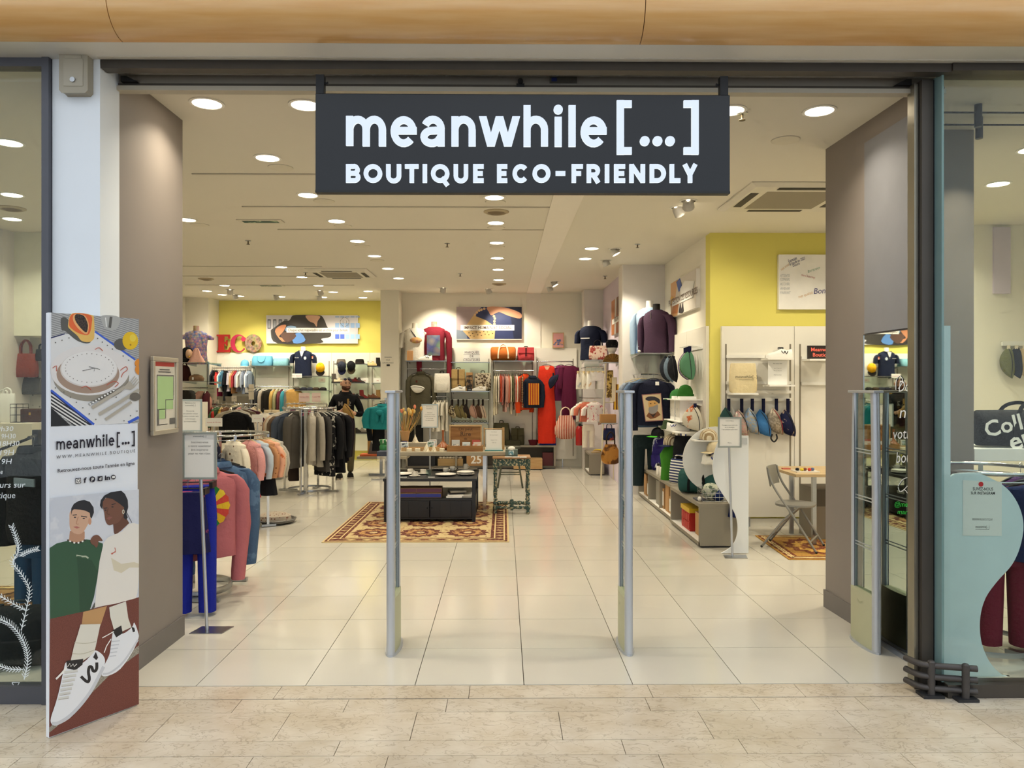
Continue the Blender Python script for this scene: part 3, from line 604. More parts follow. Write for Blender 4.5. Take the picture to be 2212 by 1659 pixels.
A.shape([(143, 1430), (160, 1435), (180, 1431), (200, 1412), (207, 1405), (222, 1415), (227, 1430), (220, 1450), (205, 1485), (180, 1520), (150, 1552), (122, 1567), (111, 1563), (110, 1550), (120, 1520), (128, 1490), (137, 1450)], SHW, 3)
A.line([(112, 1563), (130, 1560), (160, 1538), (195, 1495), (224, 1440)], 7, SHG, 5).shape([(143, 1428), (180, 1423), (178, 1436), (163, 1448), (145, 1444)], BK).line([(146, 1440), (151, 1433), (153, 1440), (158, 1434), (160, 1440), (166, 1434)], 1.5, PAPER)
A.line([(175, 1461), (183, 1469), (190, 1473), (193, 1466), (191, 1452), (193, 1441), (198, 1441), (201, 1449), (206, 1449), (209, 1443), (209, 1431)], 6.5, BK, 3).shape([(201, 1420), (207, 1408), (212, 1421), (208, 1426)], BK).line([(143, 1443), (133, 1455), (121, 1467)], 4, PAPER)
for k in range(7): A.line([(139-k*2.2, 1452+k*9.5), (168-k*3.2, 1448+k*9.5)], 4, pm('lace', '#dcdcd6')).line([(139-k*2.2, 1455+k*9.5), (168-k*3.2, 1451+k*9.5)], 1, CUT)
A.build(ban)
# evacuation plan in a frame on the left partition
X_ = -2.108
pf = T('evacuation_plan', 'silver snap frame with evacuation plan on the grey partition', 'framed plan', (X_, 4.755, AZ(937, 4.75)))
y0, y1, h = -.175, .175, .475
G().box(0, .022, y0, y1, 0, .028).box(0, .022, y0, y1, h-.028, h).box(0, .022, y0, y0+.026, .028, h-.028).box(0, .022, y1-.026, y1, .028, h-.028).build('snap_frame', mat('frame_beige_alu', '#c4bca9', .35, .5), pf, bevel=.004)
G().box(0, .008, y0+.02, y1-.02, .02, h-.02).build('sheet', mat('plan_paper', '#d9d3c4', .6), pf)
g = G(); q = lambda a, b, c_, d, k: g.mat(k).add([(.0085+.0004*k, y0+a*(y1-y0), c_*h), (.0085+.0004*k, y0+b*(y1-y0), c_*h), (.0085+.0004*k, y0+b*(y1-y0), d*h), (.0085+.0004*k, y0+a*(y1-y0), d*h)], [(0, 1, 2, 3)])
q(.12, .9, .88, .935, 1); q(.22, .85, .32, .75, 1+1); q(.22, .28, .13, .33, 3); q(.28, .52, .2, .33, 2); q(.62, .9, .44, .5, 0); q(.3, .7, .83, .845, 3); q(.25, .75, .80, .815, 3); q(.34, .62, .12, .13, 3); q(.7, .95, .12, .2, 3)
for a, b_, c_, d in ((.2, .22, .13, .77), (.2, .86, .755, .77), (.85, .87, .45, .77), (.55, .86, .44, .45), (.53, .55, .2, .45), (.2, .55, .12, .13)): q(a, b_, c_, d, 3)
g.build('print', [PAPER, mat('plan_red', '#c2473f'), mat('plan_green', '#a9c98f'), INKG], pf)
# ------------------------------------------------------------------ anti-theft gates
GP = mat('gate_panel', '#b8b795', .5, var=.03); GA = mat('gate_post', '#c2c6cc', .4, .55, var=.02)
def gate(loc, rz, label):
    t = T('security_gate', label, 'security gate', loc, rz, 'anti-theft gates at the shop entrance'); L_ = .30; H = 1.605
    for yy, r_ in ((0, .026), (L_, .018)):
        g = G(); n = 14
        g.loft([[(r_*cos(2*pi*k/n), yy+(0.018 if z > 1 else 0)*(1 if yy == 0 else -1)+r_*1.1*sin(2*pi*k/n), z) for k in range(n)] for z in (.006, .4, 1.0, H)])
        g.build('post', GA, t, smooth=50)
    g = G().box(-.012, -.008, .02, .025, .3, H-.02).box(.008, .012, .02, .025, .3, H-.02).box(-.012, -.008, L_-.03, L_-.025, .3, H-.02).box(.008, .012, L_-.03, L_-.025, .3, H-.02); g.build('inner_rail', mat('rail_dark', '#6f7680', .4, .5), t)
    G().box(-.003, .003, .022, L_-.024, .33, H-.01).build('clear_panel', CLEAR, t)
    lp = G().loft([[(sx*(.022+.012*sin(pi*v)), .0+v*L_, z) for v in [k/6 for k in range(7)] for sx in (1,)]+[(-(.022+.012*sin(pi*v)), v*L_, z) for v in [1-k/6 for k in range(7)]] for z in (.01, .3, .345)]).build('lower_panel', GP, t, smooth=40)
    g = G(); m = 8; g.add([(-.0355+.006*abs(1-k/4)**2, .15+.045*cos(pi+pi*k/m), .315+.05*sin(pi+pi*k/m)) for k in range(m+1)], [tuple(range(m+1))]); g.build('thumb_mark', mat('gate_panel_dark', '#a5a483', .5), lp)
    G().loft([[(r_*cos(2*pi*k/20)*.05, L_/2+r_*sin(2*pi*k/20)*(L_/2+.035), z) for k in range(20)] for r_, z in ((1, 0), (1, .012))]).build('foot', GA, t)
    G().box(-.032, .032, -.03, L_+.024, H-.004, H+.012).build('top_cap', GA, t, bevel=.004)
    for z in (.62, .64, .92, .94, 1.22, 1.24): G().tube([(0, .02, z), (0, L_-.02, z)], .004, 6).build('rung', GA, t)
    return t
gate((fl(845, 1414).x, 4.67, 0), 0, 'silver anti-theft gate in front of the patterned rug')
gate((fl(1358, 1414).x, 4.67, 0), 0, 'silver anti-theft gate in front of the grey display benches')
gate((mp(4.68, .125).x, 4.68, 0), 0, 'silver anti-theft gate standing close to the wall mirror')
# ------------------------------------------------------------------ floor bumper rails at the glass corner
bp = T('bumper_rail', 'dark metal three-bar bumper rail protecting the glass corner', 'bumper rail', (0, 0, 0))
BM = mat('worn_dark_metal', '#4e4a48', .5, .5, var=.25, vs=25)
p1, p2 = fl(2012, 1505), fl(2086, 1513); p1.z = p2.z = 0
for p in (p1, p2):
    G().box(p.x-.055, p.x+.055, p.y-.03, p.y+.055, 0, .014).build('foot_plate', mat('black_rubber', '#232325', .6), bp)
    G().tube([(p.x, p.y, .01), (p.x, p.y, .185), (p.x, p.y, .192)], [.019, .019, .012], 10).build('post', BM, bp, smooth=40)
for z in (.045, .105, .165):
    a = p2+V((.06, 0, z)); b_ = p1+V((.02, -.004, z)); c_ = p1+V((-.045, .03, z)); d = p1+V((-.075, .12, z))
    G().tube(cr([tuple(a), tuple((a+b_)/2), tuple(b_), tuple(c_), tuple(d)], 5, False), .0165, 10).build('rail', BM, bp, smooth=60)
# ------------------------------------------------------------------ cloth, bags, shoes: builders
R = random.Random(11)
def fab(col, name=None, **k):
    key = name or 'fabric_%s_%s' % (col.lstrip('#'), '_'.join('%s%s' % (a, b) for a, b in sorted(k.items())).replace('#', '').replace(' ', ''))[:60]
    k.setdefault('r', .85); k.setdefault('bump', .6); k.setdefault('bs', 20); k.setdefault('var', .1); k.setdefault('vs', 9); k.setdefault('spec', .2)
    return mat(key, col, **k)
HANG_W = mat('hanger_wood', '#cdb98c', .45, var=.06); HANG_B = mat('hanger_black', '#141414', .45); HANG_C = mat('hanger_clear', '#dcd8cc', .25)
def ell(cx, cy, z, rx, ry, n=16, p=.85, ph=0., rip=0., fr=5.):
    o = []
    for k in range(n):
        a = 2*pi*k/n; c, s_ = cos(a), sin(a); x = rx*math.copysign(abs(c)**p, c); y = ry*math.copysign(abs(s_)**p, s_)
        o.append((cx+x, cy+y+rip*sin(fr*a+ph), z))
    return o
def hanger(t, m, w=.4):
    g = G(); hook = [(-.012, 0, -.012), (-.014, 0, .0), (0, 0, .012), (.014, 0, .002), (.008, 0, -.016), (0, 0, -.03), (0, 0, -.062)]
    g.tube(cr([(-w/2, 0, -.115), (-w/4, 0, -.082), (0, 0, -.062), (w/4, 0, -.082), (w/2, 0, -.115)], 3, False), [.006]*13, 6)
    o = g.build('hanger', m, t, smooth=50); G().tube(cr(hook, 3, False), .0022, 5).build('hook', STEEL, o, smooth=50); return o
def top_g(w=.46, L=.62, t=.075, sl=.56, slw=.062, flare=.98, rip=.012, open_=False, seed=0, z0=-.075, n=22):
    """shirt, jacket or coat hanging from z=0"""
    q = random.Random(seed); ph = q.uniform(0, 6); g = G(); rings = []
    prof = [(0, .062, .5), (.035, .10, .55), (.075, w/2*.62, .7), (.115, w/2*.93, .85), (.16, w/2, 1.), (.32, w/2*.93, 1.), (.6, w/2*.92, .95), (.85, w/2*(.92+flare-.98), .95), (1., w/2*flare, .9)]
    for s_, hw_, tt in prof:
        rings.append(ell(q.uniform(-.004, .004)*s_, q.uniform(-.006, .006)*s_, z0-.0-L*s_*.98 if s_ > .16 else z0-L*s_*.75, hw_, t/2*tt, n, .8, ph, rip*s_, q.choice((4, 5, 6))))
    g.loft(rings, cap=True)
    if sl:
        for sd in (-1, 1):
            d = q.uniform(-.012, .02); rr = []
            cen = [(w/2-.075, -.105-.02), (w/2-.02, -.15-.02), (w/2+.022, -.24), (w/2+.032+d, z0-.1-sl*.55), (w/2+.01+d, z0-.1-sl*.92), (w/2+.008+d, z0-.1-sl)]
            if sl < .3: cen = [(w/2-.075, -.125), (w/2-.01, -.16), (w/2+.045, -.2), (w/2+.06, z0-.1-sl)]
            for k, (cx_, cz) in enumerate(cen):
                f = k/(len(cen)-1); rr.append(ell(sd*cx_, .004*sin(5*f+ph), cz, slw*(1-.32*f), t*.42*(1-.1*f), 10, .9, ph, .004*f, 3))
            g.loft(rr, cap=True)
    return g
def garment(name, label, cat, group, loc, rz, m, kind='top', hm=None, tagc=None, collar=None, hang=True, print_=None, **k):
    t = T(name, label, cat, loc, rz, group); hm = hm or HANG_B
    if kind == 'top':
        top_g(**k).build('fabric', m, t, smooth=50); W_ = k.get('w', .46)
        if collar: G().loft([ell(0, -.004, z, .066+d, k.get('t', .075)*.36+d*.6, 14) for z, d in ((-.05, .0), (-.062, .012), (-.095, .022), (-.1, .012))], cap=False).build('collar', collar, t, smooth=50)
        if hang: hanger(t, hm, W_*.86)
    elif kind in ('trousers', 'shorts', 'skirt'):
        w_, L_, tt = k.get('w', .38), k.get('L', .95), k.get('t', .06); ph = R.uniform(0, 6); g = G()
        if kind == 'skirt':
            g.loft([ell(0, 0, -.1-L_*s_, w_/2*(.75+.3*s_), tt/2*(1+.6*s_), 24, .9, ph, .012*s_, 7) for s_ in (0, .05, .25, .6, 1)])
        else:
            g.loft([ell(0, 0, -.1-L_*s_, w_/2*f, tt/2, 18, .8, ph, .003, 5) for s_, f in ((0, .84), (.04, .88), (.12, .95), (.27 if kind == 'trousers' else .5, 1.))])
            for sd in (-1, 1):
                a = .25 if kind == 'trousers' else .48
                g.loft([ell(sd*w_/4*(1+.12*s_), 0, -.1-L_*s_, w_/4*.97*(1-.18*s_*(kind == 'trousers')), tt/2*.95, 12, .85, ph, .005*s_, 4) for s_ in (a, .5, .75, 1)])
        g.build('fabric', m, t, smooth=50)
        if hang:
            g = G(); g.tube([(-w_*.46, 0, -.075), (w_*.46, 0, -.075)], .005, 6)
            for sd in (-1, 1): g.box(sd*w_*.4-.012, sd*w_*.4+.012, -tt/2-.003, tt/2+.003, -.115, -.07)
            o = g.build('clip_hanger', hm, t); G().tube(cr([(-.012, 0, -.012), (0, 0, .012), (.012, 0, -.004), (0, 0, -.03), (0, 0, -.07)], 3, False), .0022, 5).build('hook', STEEL, o, smooth=50)
    elif kind == 'dress':
        w_, L_, tt = k.get('w', .42), k.get('L', 1.1), k.get('t', .07); ph = R.uniform(0, 6); fl_ = k.get('flare', 1.25)
        G().loft([ell(0, 0, z, x, y, 24, .85, ph, r_, 7) for z, x, y, r_ in ((-.085, .09, tt*.25, 0), (-.1, w_*.36, tt*.3, 0), (-.17, w_*.4, tt*.42, 0), (-.3, w_*.43, tt*.5, .002), (-.30-L_*.18, w_*.37, tt*.5, .004), (-.30-L_*.45, w_*.46*(fl_*.5+.5), tt*.55, .009), (-.1-L_, w_*.46*fl_, tt*.6, .014))]).build('fabric', m, t, smooth=50)
        if k.get('sl'):
            for sd in (-1, 1): G().loft([ell(sd*(w_*.36+.05*f), 0, -.12-k['sl']*f, .062*(1-.1*f), tt*.45, 10) for f in (0, .25, .6, 1)]).build('sleeve', m, t, smooth=50)
        if hang: hanger(t, hm, w_*.8)
    if tagc:
        tx, ty, tz = tagc; G().box(tx-.02, tx+.02, ty-.0015, ty+.0015, tz-.035, tz+.03).build('price_tag', PAPER, t)
    return t
def torso_g(scale=1., n=20, female=True):
    pr = [(0, .13, .095), (.1, .165, .115), (.2, .135, .095), (.3, .15, .11), (.38, .165, .12), (.47, .18, .10), (.52, .16, .08), (.55, .07, .06), (.58, .052, .052), (.66, .05, .05)]
    return G().loft([ell(0, 0, z*scale, x*scale, y*scale, n, .95) for z, x, y in pr])
def bust(name, label, loc, rz, m_skin, m_cloth, sl=.5, scale=1., group=None, slm=None, pole=False):
    t = T(name, label, 'mannequin', loc, rz, group)
    torso_g(scale*.97).build('torso', m_skin, t, smooth=60)
    pr = [(-.03, .185, .13), (.03, .185, .135), (.15, .175, .125), (.28, .175, .13), (.38, .188, .135), (.47, .2, .115), (.515, .175, .09), (.548, .10, .075)]
    if m_cloth:
        g = G().loft([ell(0, 0, z*scale, x*scale, y*scale, 24, .92, 1., .004*(1-z), 6) for z, x, y in pr], cap=False)
        for sd in (-1, 1):
            pts = [(.15, .485), (.205, .455), (.25, .36), (.262, .36-sl*.45), (.255, .40-sl)] if sl > .3 else [(.15, .48), (.2, .455), (.235, .4), (.25, .40-sl+.1)]
            g.mat(0 if not slm else 1).loft([ell(sd*x*scale, .0, z*scale, (.07-.007*i)*scale, (.075-.008*i)*scale, 12) for i, (x, z) in enumerate(pts)]); g.mat(0)
        g.build('garment', [m_cloth]+([slm] if slm else []), t, smooth=55)
    return t
def tote(name, label, loc, rz, m, w=.36, h=.36, d=.12, hm=None, hh=.16, cat='bag', group=None, soft=.6, handles=2, sack=False):
    t = T(name, label, cat, loc, rz, group)
    G().loft([ell(0, 0, z*h, w/2*x, d/2*y, 24, .6, 1., .004, 7) for z, x, y in (((0, .5, .6), (.06, .8, .9), (.2, 1., 1.1), (.42, 1.06, 1.15), (.7, .88, .9), (.9, .66, .6), (1., .6, .5)) if sack else ((0, .86, .9), (.06, 1., 1.05), (.35, 1.02, 1.1), (.7, .98, .85), (.95, .93, soft), (1., .9, soft*.7)))]).build('body', m, t, smooth=50)
    for k in range(handles):
        y = (-1 if k else 1)*d*.22*soft
        G().tube(cr([(-w*.22, y, h*.9), (-w*.2, y, h+hh*.6), (0, y, h+hh), (w*.2, y, h+hh*.6), (w*.22, y, h*.9)], 4, False), w*.022+.003, 6, flat=(1, 1)).build('handle', hm or m, t, smooth=60)
    return t
def bumbag(name, label, loc, rz, m, strap=None, w=.3, h=.17, d=.08, sh=.2, tilt=.9, group=None, zipm=None):
    """waist bag hanging from its strap; loc = hook point"""
    t = T(name, label, 'waist bag', loc, rz, group); strap = strap or fab('#17183a')
    g = G(); g.box(-.016, .016, -.012, -.008, -sh, 0).box(-.016, .016, .008, .012, -sh*.9, 0).box(-.016, .016, -.012, .012, -.004, .004); g.build('strap', strap, t)
    mx = Matrix.Translation((0.02, 0, -sh-w*.34)) @ Matrix.Rotation(tilt, 4, 'Y')
    g = G().xf(mx); rings = []
    for k in range(11):
        u = -1+2*k/10; hh = h*(1-abs(u)**2.6)*.95+.008; rings.append([(u*w/2, d/2*(1-abs(u)**2)*cos(2*pi*j/14)**1 if True else 0, -h*.25*(1-u*u)+hh/2*sin(2*pi*j/14)) for j in range(14)])
    g.loft(rings); bd_ = g.build('body', m, t, smooth=55)
    G().xf(mx).tube([(u*w/2*.92, -d/2*(1-abs(u)**2)*.86-.004, h*.16*(1-u*u)-.01) for u in [-1+2*k/10 for k in range(11)]], .004, 5).build('zip', zipm or INK, bd_)
    return t
def sneaker(name, label, loc, rz, m, m2=None, group=None, s=1., logo=True, sole=None, cat='shoe'):
    t = T(name, label, cat, loc, rz, group)
    def out(u, wd): return wd*(.036+.012*sin(pi*min(1, u*1.15))**.8)*(1 if u < .93 else max(.35, 1-(u-.93)*7))
    us = [k/12 for k in range(13)]
    prof = lambda z0, k_: [((.5-u)*.285*s, sd*out(u, k_)*s, z0*s) for sd, uu in ((1, us), (-1, us[::-1])) for u in uu]
    G().loft([prof(0, 1.06), prof(.012, 1.14), prof(.026, 1.12)]).build('sole', sole or WHITE, t, smooth=45)
    g = G(); TP = ((0, .1), (.12, .088), (.25, .078), (.38, .112), (.5, .092), (.7, .066), (.85, .058), (1.01, .036)); top = lambda u: next(a[1]+(b[1]-a[1])*(u-a[0])/(b[0]-a[0]) for a, b in zip(TP, TP[1:]) if u < b[0])
    rings = []
    for f, kk in ((0, 1.04), (.4, 1.04), (.75, .82), (.95, .55), (1., .3)):
        rings.append([((.5-u)*.28*s*(1-.02*f), sd*out(u, kk)*s, (.026+(top(u)-.026)*f)*s) for sd, uu in ((1, us), (-1, us[::-1])) for u in uu])
    g.loft(rings); up_ = g.build('upper', m, t, smooth=60)
    G().box(-.005*s, .05*s, -.02*s, .02*s, .095*s, .118*s).build('tongue', m2 or m, up_, bevel=.006)
    for k in range(4): G().box((-.005-k*.016)*s, (.003-k*.016)*s, -.024*s, .024*s, (.098-k*.008)*s, (.103-k*.008)*s).build('lace', PAPER, up_)
    if logo:
        for sd in (-1, 1): G().tube(cr([(x*s, sd*(.046+.002)*s, z*s) for x, z in ((.085, .075), (.07, .045), (.052, .075), (.04, .05), (.02, .07), (.015, .078))], 3, False), .0045*s, 5).build('stripe', m2 or INK, up_)
    return t
def cap_hat(name, label, loc, rz, m, brim=None, s=1., tilt=0., group=None):
    t = T(name, label, 'cap', loc, rz, group); t.rotation_euler[1] = tilt
    cw = G().loft([ell(0, 0, z*s, r_*s, r_*.86*s, 18, 1.) for r_, z in ((.095, 0), (.096, .03), (.088, .07), (.066, .1), (.034, .118), (.006, .124))]).build('crown', m, t, smooth=60)
    g = G(); rings = []
    for k in range(9):
        a = -1.15+2.3*k/8; c_, s_ = cos(a), sin(a)
        rings.append([((.085*c_+.0)*s, .075*s_*s, .006*s), ((.095*c_+.075*max(0, c_)**.6)*s, .09*s_*s, (-.004-.008*abs(s_))*s), ((.095*c_+.075*max(0, c_)**.6)*s, .09*s_*s, (-.0075-.008*abs(s_))*s), ((.085*c_)*s, .075*s_*s, 0)])
    g.loft(rings); g.build('brim', brim or m, t, smooth=50)
    G().ball((0, 0, .124*s), .007*s, 6, 4).build('button', brim or m, cw)
    return t
def fedora(name, label, loc, m, band, group=None):
    t = T(name, label, 'hat', loc, 0, group)
    G().loft([ell(0, 0, z, x, y, 20, 1.) for x, y, z in ((.1, .085, 0), (.096, .082, .06), (.085, .07, .1), (.055, .04, .105), (.03, .012, .085))]).build('crown', m, t, smooth=50)
    G().loft([ell(0, 0, z, x, y, 20, 1.) for x, y, z in ((.1, .085, .004), (.15, .125, .0), (.155, .13, .006), (.1, .085, .01))], cap=False, loop=True).build('brim', m, t, smooth=50)
    G().loft([ell(0, 0, z, .1015, .0865, 20, 1.) for z in (.008, .03)], cap=False).build('band', band, t)
    return t
def backpack(name, label, loc, rz, m, m2, w=.3, h=.42, d=.14, roll=True, straps=True, group=None):
    t = T(name, label, 'backpack', loc, rz, group)
    G().loft([ell(0, 0, z*h, w/2*x, d/2*y, 22, .55, 1, .003, 6) for z, x, y in ((0, .92, .9), (.05, 1, 1.05), (.4, 1, 1.1), (.75, .97, .9), (.88, .93, .6), (.95, .9, .35))]).build('body', m, t, smooth=45)
    if roll:
        fp = G().box(-w*.47, w*.47, -d*.62, -d*.5, h*.55, h*.96).box(-w*.47, w*.47, -d*.62, d*.2, h*.94, h*.985).build('flap', m, t, bevel=.008)
        G().box(-.012, .012, -d*.68, -d*.62, h*.32, h*.98).build('closure_strap', m2, fp)
    else:
        G().loft([ell(0, -d*.55, z*h, w*.36*x, .035*x, 16, .6) for z, x in ((.1, .9), (.15, 1), (.42, 1), (.47, .9))]).build('front_pocket', m, t, smooth=45)
    G().tube(cr([(-.035, 0, h*.95), (-.03, 0, h*1.05), (.03, 0, h*1.05), (.035, 0, h*.95)], 4, False), .008, 6).build('grab_handle', m2, t, smooth=60)
    if straps:
        for sd in (-1, 1): G().tube(cr([(sd*w*.3, d*.45, h*.92), (sd*w*.42, d*.8, h*.6), (sd*w*.45, d*.5, h*.1)], 5, False), .014, 6, flat=(1.3, .5)).build('shoulder_strap', m2, t, smooth=60)
    return t
def duffel(name, label, loc, rz, m, hm, w=.5, r=.13, group=None):
    t = T(name, label, 'duffel bag', loc, rz, group)
    G().loft([[(u*w/2, r*k_*cos(2*pi*j/18), r*.96+r*(.96*k_)*sin(2*pi*j/18)*(1 if sin(2*pi*j/18) > 0 else .95)) for j in range(18)] for u, k_ in ((-1, .55), (-.97, .85), (-.9, 1), (-.4, 1.02), (.4, 1.02), (.9, 1), (.97, .85), (1, .55))]).build('body', m, t, smooth=50)
    for sd in (-1, 1):
        G().tube(cr([(-w*.2, sd*r*.99, r*.3), (-w*.19, sd*r*1.04, r*1.1), (-w*.12, sd*r*.8, r*2.05), (0, sd*r*.55, r*2.3), (w*.12, sd*r*.8, r*2.05), (w*.19, sd*r*1.04, r*1.1), (w*.2, sd*r*.99, r*.3)], 4, False), .016, 6, flat=(.35, 1)).build('handle', hm, t, smooth=60)
    return t
def card(name, label, loc, rz, w, h, lines=(), m=None, ink=None, cat='sign', group=None, tilt=0., thick=.004, base=False):
    """upright card; lines = (text, y fraction, size m)"""
    t = T(name, label, cat, loc, rz, group); t.rotation_euler[0] = tilt
    sh_ = G().box(-w/2, w/2, -thick/2, thick/2, 0, h).build('sheet', m or PAPER, t)
    if lines:
        g = G()
        for tx, fy, sz in lines: write(g, tx, (0, -thick/2-.0008, h*fy), (1, 0, 0), (0, 0, 1), sz)
        g.build('print', ink or INKG, sh_)
    if base: G().box(-w*.2, w*.2, -.03, .03, 0, .004).build('foot', CLEAR, t)
    return t
def box_item(name, label, loc, rz, d, m, cat='box', group=None, lid=None):
    t = T(name, label, cat, loc, rz, group)
    bo = G().box(-d[0]/2, d[0]/2, -d[1]/2, d[1]/2, 0, d[2]).build('body', m, t, bevel=.003)
    if lid: G().box(-d[0]/2*.96, d[0]/2*.96, -d[1]/2-.0015, -d[1]/2, d[2]*.15, d[2]*.85).build('label', lid, bo)
    return t
def ring_rack(name, label, c, Rr, z, legs=(20, 110, 200, 290), base='ring'):
    t = T(name, label, 'clothes rack', (c[0], c[1], 0))
    ring = [(Rr*cos(2*pi*k/36), Rr*sin(2*pi*k/36), z) for k in range(36)]
    G().tube(ring, .013, 8, loop=True).build('top_ring', CHROME, t, smooth=60)
    G().tube([(x, y, z-.05) for x, y, _ in ring], .006, 6, loop=True).build('lower_ring', CHROME, t, smooth=60)
    G().tube([(x*.82, y*.82, .035) for x, y, _ in ring], .014, 6, loop=True, flat=(.4, 1.3)).build('base_ring', STEEL, t, smooth=60)
    for a in legs:
        x, y = Rr*cos(rad(a)), Rr*sin(rad(a)); G().box(-.014, .014, -.014, .014, .02, z).build('post', CHROME, t, loc=(x*.82 if False else x, y, 0), rz=rad(a))
        G().box(-.2, .09, -.022, .022, .005, .03).build('foot', STEEL, t, loc=(x, y, 0), rz=rad(a))
    return t
def sign_stand(name, label, foot, z0, z1, w, lines, pole_dx=0., ms=None):
    t = T(name, label, 'sign stand', foot)
    G().loft([[(x, y*f, z) for x, y in ((-.09, -.075), (.125, -.075), (.155, .075), (-.065, .075))] for z, f in ((0, 1), (.005, 1))]).build('foot_plate', STEEL, t)
    G().tube([(0, 0, .005), (pole_dx, 0, z0)], .0115, 10).build('pole', ALU, t, smooth=50)
    x = pole_dx; y = -.014
    G().box(x-w/2, x+w/2, y-.012, y, z0, z0+.014).box(x-w/2, x+w/2, y-.012, y, z1-.014, z1).box(x-w/2, x-w/2+.014, y-.012, y, z0+.014, z1-.014).box(x+w/2-.014, x+w/2, y-.012, y, z0+.014, z1-.014).build('frame', mat('frame_silver', '#b9c4c2', .35, .6), t)
    sh_ = G().box(x-w/2+.01, x+w/2-.01, y-.005, y-.001, z0+.01, z1-.01).build('sheet', PAPER, t)
    g = G()
    for tx, fy, sz in lines: write(g, tx, (x, y-.0065, z0+(z1-z0)*fy), (1, 0, 0), (0, 0, 1), sz)
    g.build('print', INKG, sh_)
    return t
# ------------------------------------------------------------------ left: sign stand, near rack
BIENV = [('Bienvenue chez', .87, .016), ('meanwhile[...]', .79, .018), ('Découvrez', .62, .017), ('une sélection unique', .54, .017), ('d’articles seconde main', .46, .017), ('et de marques', .38, .017), ('éco-responsables.', .30, .017)]
f = fl(447, 1362); sign_stand('sign_stand', 'silver newsletter sign stand beside the grey partition and pink sweatshirt', (f.x, f.y, 0), AZ(1034, f.y), AZ(933, f.y), .228, [('meanwhile[...]', .9, .016), ('Inscrivez-vous', .77, .02), ('à notre newsletter', .69, .02), ('éco-inspirante', .61, .02), ('pour ne rien râter.', .53, .02)], AX(434, f.y)-f.x)
f = at(413, 930, 7.4); sign_stand('sign_stand', 'white welcome sign on a pole behind the newsletter stand', (f.x, f.y, 0), AZ(932, 7.4), AZ(862, 7.4), .225, BIENV)
rk = T('clothes_rack', 'low chrome four-way rack with the pink sweatshirt', 'clothes rack', (-2.5, 6.15, 0))
G().box(-.02, .02, -.02, .02, .02, 1.16).build('post', CHROME, rk)
G().tube([(.3*cos(pi*k/12-pi/2), .3*sin(pi*k/12-pi/2), .04) for k in range(13)], .028, 6, flat=(.35, 1)).build('base_ring', STEEL, rk, smooth=60)
G().box(-.05, .34, -.33, -.29, .004, .03).box(-.05, .34, .29, .33, .004, .03).build('foot', STEEL, rk)
for a in (-55, -80, -110, 150): G().tube([(0, 0, 1.14), (.7*cos(rad(a)), .7*sin(rad(a)), 1.04)], .011, 8).build('arm', CHROME, rk, smooth=60)
PINK = fab('#b5686c'); DEN = fab('#48617f', kind='blot', c2='#5d7896', sc=9, th=.55); NAVY = fab('#1d2240'); COB = fab('#1f2a94'); FLW = fab('#241c58', kind='blot', c2='#5a4a9a', sc=28, th=.56)
gp = 'clothes on the low rack behind the newsletter stand'
z = 1.09
t = garment('sweatshirt', 'pink sweatshirt with a rainbow fan print hanging on the low rack', 'sweatshirt', gp, (at(448, 1000, 5.66).x, 5.66, 1.1), rad(40), PINK, 'top', HANG_B, w=.46, L=.66, t=.14, sl=.74, slw=.07, rip=.014, seed=3, collar=PINK)
g = G()
for k, c_ in enumerate(('#2f7a3c', '#d9a92a', '#c9463c', '#e0b52e', '#d04a3c', '#e3c23a', '#2f7a3c')):
    a0, a1 = rad(-80+k*23), rad(-57+k*23); P0 = V((-.02, -.078, -.34)); g.mat(k).add([P0+V((r_*cos(a), -.0012*k, r_*sin(a))) for r_, a in ((.02, a0), (.15, a0), (.158, (a0+a1)/2), (.15, a1), (.02, a1))], [(0, 1, 2, 3, 4)])
g.build('print', [fab(c_) for c_ in ('#2f7a3c', '#d9a92a', '#c9463c', '#e0b52e', '#d04a3c', '#e3c23a', '#2f7a3c')], t)
garment('sweatshirt', 'plain pink sweatshirt hidden behind the rainbow fan sweatshirt', 'sweatshirt', gp, (at(446, 1000, 5.86).x, 5.86, 1.07), rad(40), PINK, 'top', HANG_B, w=.5, L=.68, t=.1, sl=.6, seed=5)
garment('denim_jacket', 'blue denim jacket behind the pink sweatshirts on the low rack', 'jacket', gp, (at(477, 990, 6.05).x, 6.05, 1.1), rad(46), DEN, 'top', HANG_B, w=.48, L=.66, t=.13, sl=.72, slw=.075, seed=8, collar=DEN)
garment('denim_jacket', 'dark navy denim jacket beside the lighter blue denim jacket', 'jacket', gp, (at(466, 985, 6.25).x, 6.25, 1.1), rad(46), fab('#27344c'), 'top', HANG_B, w=.48, L=.6, t=.1, sl=.62, seed=9, collar=fab('#27344c'))
garment('jumpsuit', 'cobalt blue trousers clipped on the rack beside the sign pole', 'trousers', gp, (at(422, 1030, 5.5).x, 5.5, 1.03), rad(8), COB, 'trousers', HANG_B, w=.3, L=.9, t=.12, tagc=(-.06, -.05, -.42))
garment('skirt', 'navy and pink skirt clipped beside the grey partition edge', 'skirt', gp, (at(406, 1030, 5.38).x, 5.38, 1.0), rad(4), fab('#1c1d4a', kind='blot', c2='#b24a72', sc=7, th=.62), 'skirt', HANG_B, w=.3, L=.42, t=.1)
garment('patterned_camisole', 'purple patterned scarf top between trousers and pink sweatshirt', 'top', gp, (at(449, 1020, 5.62).x, 5.62, 1.0), rad(70), FLW, 'top', HANG_B, w=.26, L=.5, t=.07, sl=0, seed=12)
